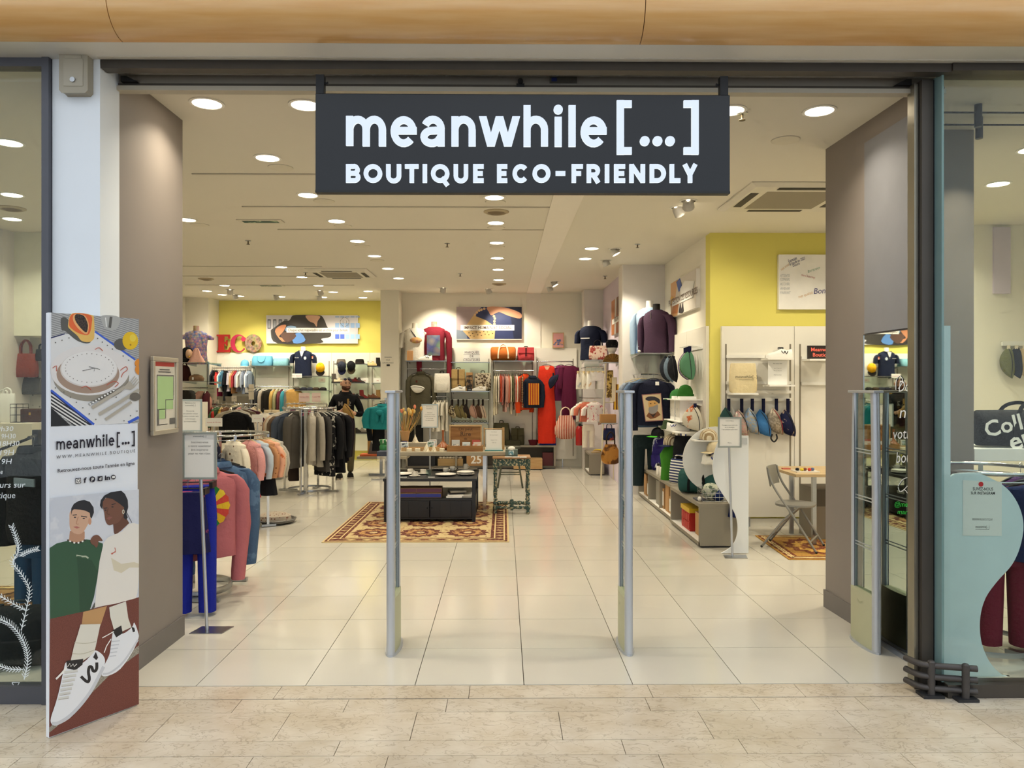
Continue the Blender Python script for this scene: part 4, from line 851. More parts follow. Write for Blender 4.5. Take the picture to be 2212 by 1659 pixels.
# ------------------------------------------------------------------ round rack with children's clothes
def around(rackname, c, Rr, z, items, gp, hm, kw, catd='top'):
    n = len(items)
    for i, (desc, cat, m, ang, kk) in enumerate(items):
        d = dict(kw); d.update(kk); kind = d.pop('kind', 'top'); a = rad(ang)
        nm = d.pop('name', cat.replace(' ', '_'))
        garment(nm, '%s on the %s, %s from the left' % (desc, rackname, ORD[i]), cat, gp, (c[0]+Rr*cos(a), c[1]+Rr*sin(a), z+.014), a+rad(R.uniform(-4, 4)+(24 if -108 < ang < -50 and 'child' in rackname else 0)), m, kind, hm, seed=i+40, **d)
KC, KR = (-3.14, 8.72), .45
ring_rack('round_rack', 'round chrome rack packed with children\'s clothes', KC, KR, 1.1, (-60, 30, 120, 210))
dots = fab('#e6dcc8', kind='dots', c2='#7a5a40', sc=14, th=.32); quilt = fab('#d99a98', bump=.8, bs=45); fox = fab('#e3ab8e', kind='blot', c2='#cf6a35', sc=13, th=.63)
kids = [('dark denim child jacket', 'jacket', fab('#2b3a54'), -172, {}), ('white speckled child blouse', 'blouse', fab('#e8e2d4', kind='dots', c2='#3a3a3a', sc=30, th=.25), -163, {}), ('black child jacket', 'jacket', fab('#1c1c20'), -154, {}), ('ivory child blouse', 'blouse', fab('#e9e0c8'), -146, {}), ('dotted white child shirt', 'shirt', fab('#ece6da', kind='dots', c2='#444444', sc=26, th=.3), -138, {'L': .4}), ('grey child cardigan', 'cardigan', fab('#a9a49a'), -130, {}), ('blush child jumper', 'jumper', fab('#d8bcae'), -122, {'L': .4}), ('pale pink child shirt', 'shirt', fab('#e0c0b4'), -113, {}), ('light blue child shirt', 'shirt', fab('#97aecb'), -103, {'L': .4}), ('sky blue child romper', 'romper', fab('#7f9cc0'), -95, {}), ('navy child dress', 'dress', fab('#1b1c30'), -85, {'kind': 'dress', 'L': .48, 'w': .3, 't': .08, 'flare': 1.1}), ('cream child top with brown spots', 'top', dots, -60, {'w': .34, 'L': .36, 't': .09}), ('pink quilted child jacket', 'jacket', quilt, -38, {'w': .38, 't': .1, 'L': .36}), ('pale blue child jacket', 'jacket', fab('#b9c6d2'), -29, {'w': .36}), ('tan child top with leaf print', 'top', fab('#c08a62', kind='dots', c2='#8a5a3a', sc=20, th=.3), -20, {'w': .36}), ('peach child jacket with orange foxes', 'jacket', fox, -11, {'w': .38, 't': .1, 'L': .42}), ('speckled beige child jumper', 'jumper', fab('#cfc4ac', kind='dots', c2='#8f6f52', sc=30, th=.3), -6, {'w': .36, 'L': .44}), ('grey child cape', 'cape', fab('#b7b2a8'), 4, {'w': .36})]
around('children\'s round rack', KC, KR, 1.1, kids, 'clothes on the children\'s round rack', HANG_W, dict(w=.31, L=.36, t=.085, sl=.32, slw=.045, rip=.01))
a = rad(-52); garment('red_skirt', 'red floral skirt under the pink quilted jacket on the children\'s rack', 'skirt', None, (KC[0]+.5*cos(a), KC[1]+.5*sin(a), .74), rad(-20), fab('#a8322e', kind='dots', c2='#e2cdb8', sc=55, th=.3), 'skirt', HANG_W, w=.42, L=.2, t=.12, hang=False)
garment('black_skirt', 'black skirt beside the red floral skirt on the children\'s rack', 'skirt', None, (KC[0]+.5, KC[1]-.12, .72), rad(5), fab('#15151a'), 'skirt', HANG_W, w=.2, L=.2, t=.1, hang=False)
# low tray under the children's rack
tr = T('floor_tray', 'dark low tray of folded cloth under the children\'s rack', 'tray', (-2.75, 9.2, 0)); G().lathe([(.24, .02), (.26, .05), (.24, .055), (.22, .03)], 20).build('dish', mat('tray_metal', '#6d6a66', .4, .4), tr, smooth=40)
G().loft([ell(0, 0, z_, .2*k_, .16*k_, 14, .9, 0, .01, 5) for z_, k_ in ((.04, 1), (.09, .95), (.12, .6))]).build('cloth', fab('#b8aa98', kind='dots', c2='#7c4c3c', sc=30, th=.4), tr, smooth=50)
# ------------------------------------------------------------------ round rack with coats
CC, CRr = (-3.03, 11.97), .4
ring_rack('round_rack', 'round chrome rack hung with grey and black coats', CC, CRr, 1.29, (-95, -15, 85, 175))
G().box(-.03, .03, -.03, .03, 0, 1.3).build('mirror_post', CHROME, COL.objects.get('round_rack.001'), loc=(.02, -.30, 0))
adult = dict(w=.44, L=.8, t=.1, sl=.6, slw=.062, rip=.016)
coats = [('cream patterned blouse', 'blouse', fab('#d8cbb4', kind='blot', c2='#b04a3a', sc=8, th=.68), -176, {}), ('beige cardigan', 'cardigan', fab('#cdbda4'), -165, {}), ('pale rust knit top', 'top', fab('#c9a68c'), -154, {}), ('ecru blouse with red trim', 'blouse', fab('#d5c8b4'), -146, {}), ('brown wool jacket', 'jacket', fab('#6d5846'), -138, {}), ('slate blue denim jacket', 'jacket', fab('#4a5260'), -128, {'L': .72}), ('olive grey wool coat', 'coat', fab('#55504a'), -108, {'w': .42, 'L': .84, 't': .16, 'collar': fab('#4c4842'), 'tagc': (-.05, -.085, -.35)}), ('light grey knit cardigan', 'cardigan', fab('#b3ab9d', bump=.6, bs=90), -72, {'w': .42, 'L': .78, 't': .13}), ('pale grey ribbed cardigan', 'cardigan', fab('#a8a194', bump=.6, bs=90), -60, {'L': .82}), ('charcoal jacket', 'jacket', fab('#3f3c3a'), -50, {'L': .9}), ('black and white print dress', 'dress', fab('#17171a', kind='blot', c2='#c9c4b8', sc=16, th=.6), -42, {'kind': 'dress', 'L': .93, 'sl': .5}), ('black draped coat', 'coat', fab('#131316'), -32, {'L': .84, 'w': .44, 't': .15, 'tagc': (-.02, -.08, -.3)}), ('black long dress', 'dress', fab('#101013'), -20, {'kind': 'dress', 'L': .9, 'w': .4, 'sl': .55}), ('black blouse with white trim', 'blouse', fab('#18181b'), -9, {'L': .8}), ('raspberry trimmed black jacket', 'jacket', fab('#201820'), 3, {'L': .78})]
around('coat rack', CC, CRr, 1.29, coats, 'coats on the round rack', HANG_C, adult)
garment('brown_trousers', 'dark brown trousers hanging below the olive grey wool coat', 'trousers', None, (CC[0]-.2, CC[1]-.2, .74), rad(-70), fab('#33271f'), 'trousers', HANG_B, w=.26, L=.45, t=.16, hang=False)
# ------------------------------------------------------------------ fixtures on the back left wall
PANEL = mat('panel_white_wall', '#efeadd', .5, var=.015); SLOT = mat('slot_dark', '#8d8474', .5, .3); GLSH = glass_mat('shelf_glass', '#dfeee4')
def wall_panels(name, Y, xs, z0, z1, thick=.04):
    s = S(G().box(AX(xs[0], Y), AX(xs[-1], Y), Y+thick*.5, Y+thick, z0, z1).build(name, PANEL))
    for a, b in zip(xs, xs[1:]):
        G().box(AX(a, Y)+.003, AX(b, Y)-.003, Y, Y+thick*.5, z0, z1).build('panel', PANEL, s)
    return s
def upright(s, px, Y, z0, z1):
    x = AX(px, Y); return G().box(x-.009, x+.009, Y-.003, Y, z0, z1).build('slot_strip', SLOT, s)
def shelf(label, px0, px1, py, Y0, Y1, m=None, thick=.012, brackets=True, group='glass wall shelves'):
    x0, x1 = AX(px0, Y0), AX(px1, Y0); z = AZ(py, Y0); t = T('wall_shelf', label, 'shelf', ((x0+x1)/2, Y1, z-thick), group=group); w_ = (x1-x0)/2
    bo = G().box(-w_, w_, Y0-Y1, 0, 0, thick).build('board', m or GLSH, t)
    G().box(-w_, w_, Y0-Y1-.006, Y0-Y1, -.004, thick+.001).build('edge', STEEL, bo)
    for sd in (-1, 1): G().prism([(0, -.004), (0, -.05), (Y0-Y1+.03, -.004)], sd*w_*.92-.004, sd*w_*.92+.004, 'yz').build('bracket', STEEL, t)
    return z
def rail(label, px0, px1, py, Y, Yw):
    x0, x1 = AX(px0, Y), AX(px1, Y); z = AZ(py, Y); t = T('hanging_rail', label, 'rail', ((x0+x1)/2, Yw, z)); w_ = (x1-x0)/2
    G().tube([(-w_, Y-Yw, 0), (w_, Y-Yw, 0)], .0125, 8).build('bar', CHROME, t, smooth=60)
    for sd in (-1, 1): G().tube([(sd*w_*.97, Y-Yw, 0), (sd*w_*.97, 0, 0)], .009, 6).build('arm', CHROME, t, smooth=60)
    return z
YW = 16.9
s = wall_panels('wall_panel_back_left', YW, (462, 547, 628, 716, 799, 823), AZ(973, YW), AZ(762, YW))
for px in (468, 542, 551, 624, 634, 711, 721, 795, 804): upright(s, px, YW, AZ(970, YW), AZ(780, YW))
# ECO letters
def eco(name, label, pts_list, m, y0=16.86):
    g = G()
    for pts in pts_list: g.prism([tuple((at(x, y, 16.9).x, at(x, y, 16.9).z)) for x, y in pts], y0, YW-.001)
    o = g.build(name, m); return tag(o, label, 'wall letter', 'wall letters spelling ECO')
RED = mat('letter_red', '#b3201f', .45); CRIM = mat('letter_crimson', '#c02a52', .45)
zE = 761
eco('wall_letter', 'red serif letter E on top of the white wall panels', [[(469, 723), (497, 723), (498, 732), (495, 732), (493, 727), (485, 727), (485, 739), (488, 739), (490, 735), (492, 735), (492, 747), (490, 747), (488, 743), (485, 743), (485, 756), (494, 756), (497, 750), (500, 750), (498, 761), (469, 761), (469, 758), (473, 757), (473, 727), (469, 726)]], RED)
g = G(); o_ = [(x, y) for x, y in arc(516, 742, 17, 19.5, 38, 322, 20)]; i_ = [(x, y) for x, y in arc(519, 742, 11, 16.5, 322, 38, 20)]
cl = eco('wall_letter', 'crimson serif letter C beside the red letter E', [o_+i_], CRIM); G().prism([(at(x, y, 16.9).x, at(x, y, 16.9).z) for x, y in circ(527, 733, 5, 12)], 16.855, YW-.002).build('ball_terminal', CRIM, cl)
o = circ(548, 742, 18, 28, 19.5); i_ = circ(548, 742, 4, 28, 5)
g = G(); P_ = [(at(x, y, 16.9).x, at(x, y, 16.9).z) for x, y in o]; Q_ = [(at(x, y, 16.9).x, at(x, y, 16.9).z) for x, y in i_]; n = 28
g.add([(x, yy, z_) for yy in (16.86, YW-.001) for x, z_ in P_+Q_], [f_ for i in range(n) for f_ in ((i, (i+1) % n, n+(i+1) % n, n+i), (2*n+i, 2*n+(i+1) % n, 3*n+(i+1) % n, 3*n+i), (i, (i+1) % n, 2*n+(i+1) % n, 2*n+i), (n+i, n+(i+1) % n, 3*n+(i+1) % n, 3*n+i))])
tag(g.build('wall_letter', mat('collage_print', '#5a4636', .5, kind='cells', c2='#b79a7c', sc=18)), 'round photo-collage letter O beside the crimson letter C', 'wall letter', 'wall letters spelling ECO')
# picture above
def canvas(name, label, px0, px1, py0, py1, Y, Yw, m):
    a, b = at(px0, py1, Y), at(px1, py0, Y); t = T(name, label, 'wall picture', ((a.x+b.x)/2, Yw, a.z)); w_ = (b.x-a.x)/2
    G().box(-w_, w_, Y-Yw, -.001, 0, b.z-a.z).build('canvas', m, t); return t
Yp = 16.94
pc = canvas('wall_picture', 'wide city picture of a denim patch jacket on the yellow wall', 575, 773, 681, 742, Yp, 17.0, mat('canvas_edge', '#d9d3cb', .7))
A = Art((0, Yp-.0008, 0), (0, -1, 0), .0001)
A.shape([(575, 681), (773, 681), (773, 742), (575, 742)], pm('facade', '#ccc8cc'))
for x in range(578, 640, 12): A.shape([(x, 690), (x+7, 690), (x+7, 710), (x, 710)], pm('dark_window', '#454650')).shape([(x+1, 692), (x+6, 692), (x+6, 708), (x+1, 708)], pm('window_light', '#a8aab4'))
for x in range(724, 772, 11):
    for y, c_ in ((683, '#93a9cc'), (698, '#8fb0dc'), (722, '#4a68c8' if x < 740 else '#9cc3e6')): A.shape([(x, y), (x+9, y), (x+9, y+(3 if y == 683 else 10)), (x, y+(3 if y == 683 else 10))], pm('win%d%d' % (x, y), c_))
A.shape([(600, 742), (585, 717), (592, 708), (612, 694), (625, 692), (632, 682), (650, 680), (690, 681), (700, 690), (706, 704), (715, 720), (712, 728), (694, 732), (692, 741)], pm('cape', '#3b3733'), 4)
A.shape([(602, 740), (588, 719), (596, 709), (610, 698), (632, 700), (648, 712), (658, 728), (656, 740)], pm('patch_dark', '#2e2a2b'), 3).shape([(594, 716), (604, 704), (618, 702), (612, 716), (603, 728), (628, 732), (610, 738)], pm('patch_orange', '#cf8a62'), 3).shape([(622, 704), (640, 706), (630, 718), (616, 714)], pm('patch_blue', '#7f9fc0'), 3).shape([(632, 726), (648, 718), (660, 734), (650, 741), (634, 741)], pm('patch_sky', '#5f8fd2'), 2).shape([(606, 722), (626, 716), (640, 726), (620, 740)], pm('patch_brown', '#5c4238'), 3).shape([(660, 682), (680, 681), (692, 684), (686, 694), (684, 706), (678, 698), (668, 694)], pm('hand', '#d2a68c'), 3)
A.shape([(619, 708), (755, 708), (755, 718.5), (619, 718.5)], PAPER).text('Chaque achat responsable est un choix pour demain.', 622, 715.6, 752, 715.6, 8, pm('brown_ink', '#6b5648'), bold=.015)
for k in range(18):
    a = 2*pi*k/18; A.shape(circ(744.5+9.5*cos(a), 695.5+9.5*sin(a), 1, 6), INKG)
A.text('[...]', 740, 697, 749, 697, 6, INKG); A.build(pc)
# rails with hanging children's and adult clothes
zr = rail('upper chrome rail of children\'s clothes on the left wall', 457, 540, 795, 16.62, YW)
cols = ['#5a6478', '#1d1d22', '#c23a36', '#b22a58', '#e8e2d8', '#5f90ac', '#17171a', '#1b1b20', '#c8c0d0', '#d8cdb8', '#b8875a', '#a83a42', '#9a9aa6', '#d8d2c8', '#8f98a6', '#7d879a', '#e4e0d8', '#8f9db0']
nm = ['slate', 'black', 'scarlet', 'magenta', 'ivory', 'teal blue', 'jet black', 'ink black', 'lilac grey', 'sand', 'camel', 'brick red', 'cloud grey', 'off-white', 'steel', 'denim grey', 'white', 'pale denim']
for i, c_ in enumerate(cols):
    px = 459+4.7*i; garment('child_garment', '%s child garment on the upper left wall rail, %s from the left' % (nm[i], ORD[i]), 'child garment', 'children\'s clothes on the upper wall rail', (AX(px, 16.62), 16.62, zr+.014), rad(90+R.uniform(-14, 14)), fab(c_), R.choice(['top', 'top', 'top', 'dress']) if i not in (6, 3) else 'trousers', HANG_B, w=.26, L=(.62 if i in (3, 6, 7) else R.uniform(.34, .5)), t=R.uniform(.045, .07), sl=.26, slw=.04, tagc=((-.14, .02, -.22) if i % 3 == 0 else None))
zr = rail('lower chrome rail of coats on the left wall', 550, 636, 835, 16.55, YW)
for i, (n_, c_, w_) in enumerate((('charcoal wool jacket', '#4a4a4c', 1), ('black coat', '#222224', 1), ('silver fox print jacket', '#8f8678', 1), ('grey fur hooded coat', '#6a6258', 2), ('black leather jacket', '#26241f', 2), ('mustard cord jacket', '#a98a4c', 1), ('khaki raincoat', '#8f8c66', 1), ('burgundy cardigan', '#5c2a32', 1), ('teal parka', '#2f7a86', 1), ('grey tweed jacket', '#7a7a76', 1.6), ('camel suede jacket', '#b08a4e', 2.2))):
    px = 552+8*i; garment('adult_jacket', '%s on the lower left wall rail' % n_, 'jacket', 'jackets on the lower wall rail', (AX(px, 16.55), 16.55, zr+.014), rad(90-(0 if w_ < 1.5 else 40*(w_-1))), fab(c_), 'top', HANG_C, w=.44, L=.52, t=.09, sl=.5, seed=i, tagc=((-.2, .03, -.33) if i % 2 else None))
# shelves, bags and hats
z = shelf('wide glass shelf with light blue bags', 536, 626, 790, 16.6, YW)
BLUEF = fab('#6fb6d6'); cap_hat('bucket_hat', 'light blue cap beside the light blue bags', (AX(529, 16.7), 16.7, z), rad(-90), BLUEF, s=1.1)
for nm_, lb, a_, b_, h_, mm in (('holdall', 'light blue holdall with looped handles on the wide glass shelf', 545, 589, .22, BLUEF), ('holdall', 'pale blue box bag at the end of the wide glass shelf', 591, 624, .17, fab('#86bcc8'))):
    x = (AX(a_, 16.72)+AX(b_, 16.72))/2; w_ = AX(b_, 16.72)-AX(a_, 16.72); t = T(nm_, lb, 'bag', (x, 16.74, z)); G().loft([ell(0, 0, zz*h_, w_/2*k_, .11*k2, 24, .35, 0, .003, 7) for zz, k_, k2 in ((0, .95, 1), (.08, 1, 1.05), (.6, .97, 1), (.95, .9, .8), (1, .8, .5))]).build('body', mm, t, smooth=40)
    if h_ > .2:
        for sd in (-1, 1): G().tube(cr([(-w_*.2, sd*.1, h_*.9), (-w_*.15, sd*.12, h_*.5), (0, sd*.125, h_*.35), (w_*.15, sd*.12, h_*.5), (w_*.2, sd*.1, h_*.9)], 4, False), .008, 6).build('handle', mm, t, smooth=60)
    G().box(-w_*.4, w_*.4, -.004, .004, h_*.985, h_*1.005).build('zip', STEEL, t)
z = shelf('glass shelf under the navy polo bust', 632, 711, 812, 16.55, YW)
SKINW = mat('mannequin_white', '#ece8e0', .4)
t = bust('polo_bust', 'white bust wearing a navy polo shirt in front of the wall panels', (AX(655, 16.7), 16.7, z), 0, SKINW, fab('#1b2238'), sl=.22)
G().add([(-.045, -.125, .535), (.045, -.125, .535), (0, -.142, .38)], [(0, 1, 2)]).build('open_placket', SKINW, t)
G().tube(cr([(-.09, -.03, .555), (-.06, -.09, .535), (0, -.14, .4)], 4, False), .012, 6, flat=(1, .5)).tube(cr([(.09, -.03, .555), (.06, -.09, .535), (0, -.14, .4)], 4, False), .012, 6, flat=(1, .5)).build('collar', fab('#1b2238'), t, smooth=60)
g = G(); write(g, 'Arcelor', (-.1, -.139, .385), (1, 0, 0), (0, 0, 1), .03); g.build('print', PAPER, t); G().add([(.075+.03*cos(a), -.136-.003, .385+.035*sin(a)) for a in [2*pi*k/12 for k in range(12)]], [tuple(range(12))]).build('crest', mat('crest_grey', '#c9d2dc'), t)
G().box(.205, .235, -.085, -.08, .37, .43).build('sleeve_patch', mat('patch_orange_white', '#e8dcd0', kind='blot', c2='#d0582c', sc=20), t)
st = T('cap_stand', 'yellow and black cap on a slim wire stand', 'cap stand', (AX(697, 16.68), 16.68, z)); G().tube([(0, 0, 0), (0, 0, .16)], .004, 6).lathe([(.05, 0), (.05, .006)], 14).build('wire', STEEL, st)
t = cap_hat('baseball_hat', 'yellow baseball cap with black peak on the wire stand', (AX(693, 16.66), 16.62, z+.16), rad(-80), fab('#e0a818'), fab('#1a1714'), s=1.15, tilt=rad(55))
z = shelf('glass shelf of sunglasses and dark scarves beside the man', 632, 711, 843, 16.55, YW)
for i, (px, c_) in enumerate(((641, '#3a332a'), (656, '#23242c'), (670, '#2b2d36'), (683, '#3c3023'), (698, '#1f1d1c'))):
    t = T('folded_scarf', '%s folded scarf on the glass shelf beside the man' % ('brown-black', 'ink blue', 'slate', 'tobacco', 'black')[i], 'scarf', (AX(px, 16.62), 16.62, z)); G().loft([ell(0, 0, zz, .075*k_, .06*k_, 12, .8, i, .006, 4) for zz, k_ in ((0, 1), (.025, 1.05), (.05, .9), (.065, .5))]).build('cloth', fab(c_), t, smooth=50)
z = shelf('glass shelf with two felt hats', 722, 794, 786, 16.6, YW)
fedora('felt_hat', 'grey felt trilby hat on the upper glass shelf', (AX(737, 16.7), 16.7, z), fab('#6f665c'), fab('#4d463f')); fedora('felt_hat', 'black felt trilby hat on the upper glass shelf', (AX(777, 16.7), 16.7, z), fab('#1f1c19'), fab('#3a322a'))
cap_hat('baseball_hat', 'navy cap with white front hanging under the grey trilby', (AX(742, 16.7), 16.55, AZ(792, 16.6)), rad(-90), fab('#2a2f3c'), fab('#1d2040'), s=1.1, tilt=rad(75)); cap_hat('baseball_hat', 'black cap with camouflage peak hanging under the black trilby', (AX(762, 16.7), 16.55, AZ(791, 16.6)), rad(-90), fab('#15171a'), fab('#4a4030'), s=1.1, tilt=rad(75))
def shoe_row(py, items, px0, px1, lab, Y=16.6):
    z = shelf(lab, px0, px1, py, Y, YW)
    for px, n_, c_, boot in items:
        m = fab(c_); x = AX(px, Y)
        if boot == 'boot':
            t = T('ankle_boot', n_, 'boot', (x, Y+.12, z)); G().loft([ell(cx_, 0, zz, a_, b_, 14) for cx_, zz, a_, b_ in ((.03, 0, .11, .04), (.03, .02, .115, .042), (.01, .06, .08, .04), (-.03, .1, .05, .04), (-.035, .2, .045, .04))]).build('upper', m, t, smooth=50); G().loft([ell(.03, 0, zz, .118, .044, 14) for zz in (-.001, .018)]).build('sole', INK, t)
        elif boot == 'card': card('price_card', n_, (x, Y+.08, z), 0, .16, .1, [('', .4, .02)] and (('-30%', .4, .03),), PAPER, INKR)
        else: sneaker('leather_shoe', n_, (x, Y+.12, z), rad(R.uniform(-30, 30)+180), m, m, logo=False, sole=mat('dark_sole', '#2a2420', .6))
shoe_row(827, [(722, 'grey ankle boot on the shelf behind the man\'s head', '#5a514a', 'boot'), (733, 'cream slipper beside the grey ankle boot', '#d8c8a8', ''), (754, 'black trainer on the shelf right of the man\'s head', '#3a3a3c', ''), (768, 'maroon loafer on the shelf above the man\'s shoulder', '#6b2a2a', ''), (776, 'dark plaid slipper beside the maroon loafer', '#4a4440', ''), (786, 'white price card at the end of the boot shelf', '#ffffff', 'card')], 718, 794, 'glass shelf of boots behind the man\'s head')
shoe_row(862, [(763, 'maroon derby shoe on the lower shelf by the man\'s shoulder', '#6a2a26', ''), (772, 'black derby shoe between two maroon shoes', '#26221f', ''), (782, 'maroon ankle boot on the lower shelf', '#6b2626', 'boot')], 722, 794, 'glass shelf of maroon shoes by the man\'s shoulder')
shoe_row(895, [(781, 'white sandal beside the man\'s elbow', '#d8d2c4', '')], 722, 794, 'glass shelf at the man\'s elbow')
shoe_row(936, [(770, 'black pump on the lowest glass shelf', '#26221e', ''), (783, 'grey felt slipper on the lowest glass shelf', '#6d655c', '')], 722, 794, 'lowest glass shelf near the man\'s hip')
shoe_row(792, [(806, 'cream and red wedge shoe on the top corner shelf', '#d8c08a', ''), (818, 'tall black boot cut off by the white column', '#26221e', 'boot')], 802, 823, 'short top glass shelf beside the white column')
shoe_row(827, [(814, 'white card on the short corner shelf', '#ffffff', 'card')], 802, 823, 'short middle glass shelf beside the white column')
shoe_row(862, [(807, 'brown brogue on the short corner shelf', '#5f3a26', ''), (818, 'tan ankle boot on the short corner shelf', '#8a6a40', 'boot')], 802, 823, 'short lower glass shelf beside the white column')
card('price_card', 'white price sign with red writing below the navy polo', (AX(641, 16.4), 16.42, AZ(816, 16.4)), 0, .21, .09, (('Polo Vêtement', .35, .03),), PAPER, INKR); card('price_card', 'pinkish sale card below the yellow cap stand', (AX(693, 16.8), 16.897, AZ(825, 16.8)), 0, .15, .08, (('-50%', .4, .03),), mat('pink_paper', '#ecd2c8'), INKR)
# long mirror-grey panel and rail racks in front of the wall
tag(G().box(AX(458, 16.5), AX(546, 16.5), 16.5, 16.53, AZ(885, 16.5), AZ(856, 16.5)).build('grey_board', mat('board_grey', '#5d5648', .5)), 'dark grey board under the children\'s clothes rail', 'board')
def straight_rack(label, px0, px1, py, Y, items, gname, lab, w=.3, L=.4, hm=HANG_C, **kw):
    x0, x1 = AX(px0, Y), AX(px1, Y); z = AZ(py, Y); t = T('rail_rack', label, 'clothes rack', ((x0+x1)/2, Y, 0)); h_ = (x1-x0)/2
    G().tube([(-h_, 0, z), (h_, 0, z)], .014, 8).build('bar', CHROME, t, smooth=60)
    for sd in (-1, 1): G().box(sd*h_-.014, sd*h_+.014, -.014, .014, .02, z).build('post', CHROME, t); G().box(sd*h_-.02, sd*h_+.02, -.25, .25, 0, .03).build('foot', STEEL, t)
    n = len(items)
    for i, (n_, c_) in enumerate(items):
        x = x0+(x1-x0)*(i+.6)/(n+.2); garment('hanging_shirt', '%s %s, %s from the left' % (n_, lab, ORD[i]), 'top', gname, (x, Y, z+.014), rad(90+R.uniform(-25, 25)), fab(c_), 'top', hm, w=w, L=L*R.uniform(.9, 1.15), t=min(.09, (x1-x0)/n*.9), sl=L*.7, slw=.045, seed=i+70, **kw)
mixed = [('maroon top', '#5a2030'), ('white top', '#e0d8cc'), ('scarlet top', '#b0342c'), ('green top', '#4f6b4a'), ('mustard top', '#a8863c'), ('brown top', '#6b4a34'), ('cream top', '#d8cbb0'), ('black top', '#1c1a1c'), ('rose top', '#b87a78'), ('grey top', '#8a867c'), ('navy top', '#232a40'), ('beige top', '#bfae90')]
straight_rack('chrome rail rack of small tops behind the welcome sign', 432, 556, 873, 14.9, mixed, 'tops on the far rail rack', 'on the far rail rack', w=.32, L=.4)
straight_rack('chrome rail rack of blouses in front of the sunglasses shelf', 618, 706, 872, 14.4, [('ivory blouse', '#ddd4c2'), ('plum blouse', '#5a2a48'), ('white blouse', '#e6e0d4'), ('navy blouse', '#22263c'), ('raspberry blouse', '#a83a58'), ('cream blouse', '#dacfb8'), ('black blouse', '#1c1c1e'), ('striped blouse', '#b8b0a4')], 'blouses on the rail by the man', 'on the rail beside the man', w=.36, L=.45)
# waterfall rack with the black sweater facing the entrance
wr_ = T('clothes_rack', 'chrome waterfall rack carrying the black sweater', 'clothes rack', (AX(510, 12.7), 12.9, 0)); zt = AZ(873, 12.5)
G().box(-.02, .02, .1, .14, 0, zt).box(-.3, .3, .1, .14, 0, .03).tube([(0, .12, zt-.01), (0, -.42, zt-.04)], .011, 8).build('stand', CHROME, wr_)
garment('sweater', 'black sweater facing the entrance above the children\'s rack', 'sweater', None, (AX(510, 12.5), 12.5, AZ(880, 12.5)), 0, fab('#121214'), 'top', HANG_C, w=.42, L=.45, t=.1, sl=.4, seed=5)
for i, (c_, n_) in enumerate((('#b9ad96', 'beige cardigan'), ('#a08d70', 'camel cardigan'), ('#cfc8b8', 'ecru cardigan'), ('#6b5a4a', 'brown cardigan'), ('#4a1f2c', 'wine cardigan'))):
    garment('cardigan', '%s hanging directly behind the black sweater' % n_, 'cardigan', 'cardigans behind the black sweater', (AX(510+(i-2)*7, 12.6), 12.58+.06*i, AZ(879-i, 12.6)), rad(R.uniform(-12, 12)), fab(c_), 'top', HANG_C, w=.42, L=.42, t=.05, sl=.4, seed=i)
for i, (n_, c_, dx) in enumerate((('white floral shirt', '#d8cfc0', 1), ('grey jeans skirt', '#5a5e66', 0))):
    garment('shirt', '%s at the end of the waterfall rack beside the baby sign' % n_, 'shirt', None, (AX(570+8*i, 12.9), 12.9+.2*i, AZ(884, 12.9)), rad(60), fab(c_, kind='dots', c2='#7a4a3a', sc=18, th=.3) if i == 0 else fab(c_), 'top', HANG_C, w=.4, L=.5, t=.08, sl=.4, seed=i+3)
for i, px in enumerate((579, 595)):
    tote('suede_bag', 'cream suede bag %s on the grey counter' % ('beside the baby sign', 'nearest the coats')[i], (AX(px, 13.6), 13.6, AZ(912, 13.6)), 0, fab('#d8c6a2'), w=.15, h=.22, d=.1, hh=.02, handles=0)
bx = tag(G().box(AX(555, 13.5), AX(612, 13.5), 13.4, 13.9, 0, AZ(912, 13.6)).build('low_counter', mat('counter_grey', '#8a857a', .5), bevel=.004), 'small grey counter behind the coat rack carrying cream bags', 'counter')
for lb, px, py, Y, w_, h_, tx in (('white card reading à partir de 12 mois with red handwriting', 462, 921, 11.2, .245, .125, 'à partir de 12 mois'), ('white card reading de 0 à 12 mois with red handwriting', 556, 912, 11.6, .165, .12, 'de 0 à 12 mois')):
    t = card('size_card', lb, (AX(px, Y), Y, AZ(py, Y)), 0, w_, h_, ((tx, .42, w_*.105),), PAPER, INKR); G().tube([(0, .006, -AZ(py, Y)), (0, .006, h_*.3)], .006, 6).lathe([(.1, -AZ(py, Y)), (.1, -AZ(py, Y)+.008)], 14).build('pole', ALU, t)
for lb, px, py, Y, w_, h_ in (('tall beige notice on the far rail rack', 459, 864, 15.0, .19, .3), ('tall pinkish notice at the end of the far rail rack', 544, 863, 15.0, .1, .3), ('square beige price card above the far rail rack', 507, 867, 15.0, .1, .11), ('narrow beige price card beside the welcome sign', 469, 874, 14.95, .09, .1)):
    z = AZ(py, Y); t = card('notice_card', lb, (AX(px, Y), Y-.03, z), 0, w_, h_, (('Articles', .7, .03), ('seconde main', .5, .024)) if h_ > .2 else (('12€', .4, .035),), mat('beige_paper', '#d9cdb6')); G().box(-.008, .008, .004, .012, -.1, h_*.4).build('clip_stem', ALU, t)
for lb, px, tx, w_ in (('pink sale sign on the blouse rail, wider one', 658, 'Remise -30%', .2), ('pink sale sign on the blouse rail beside the man', 684, '1 pour 10€', .16)):
    t = card('sale_sign', lb, (AX(px, 14.4), 14.37, AZ(868, 14.4)), 0, w_, .17, ((tx, .5, .032),), mat('pink_paper'), INKR)
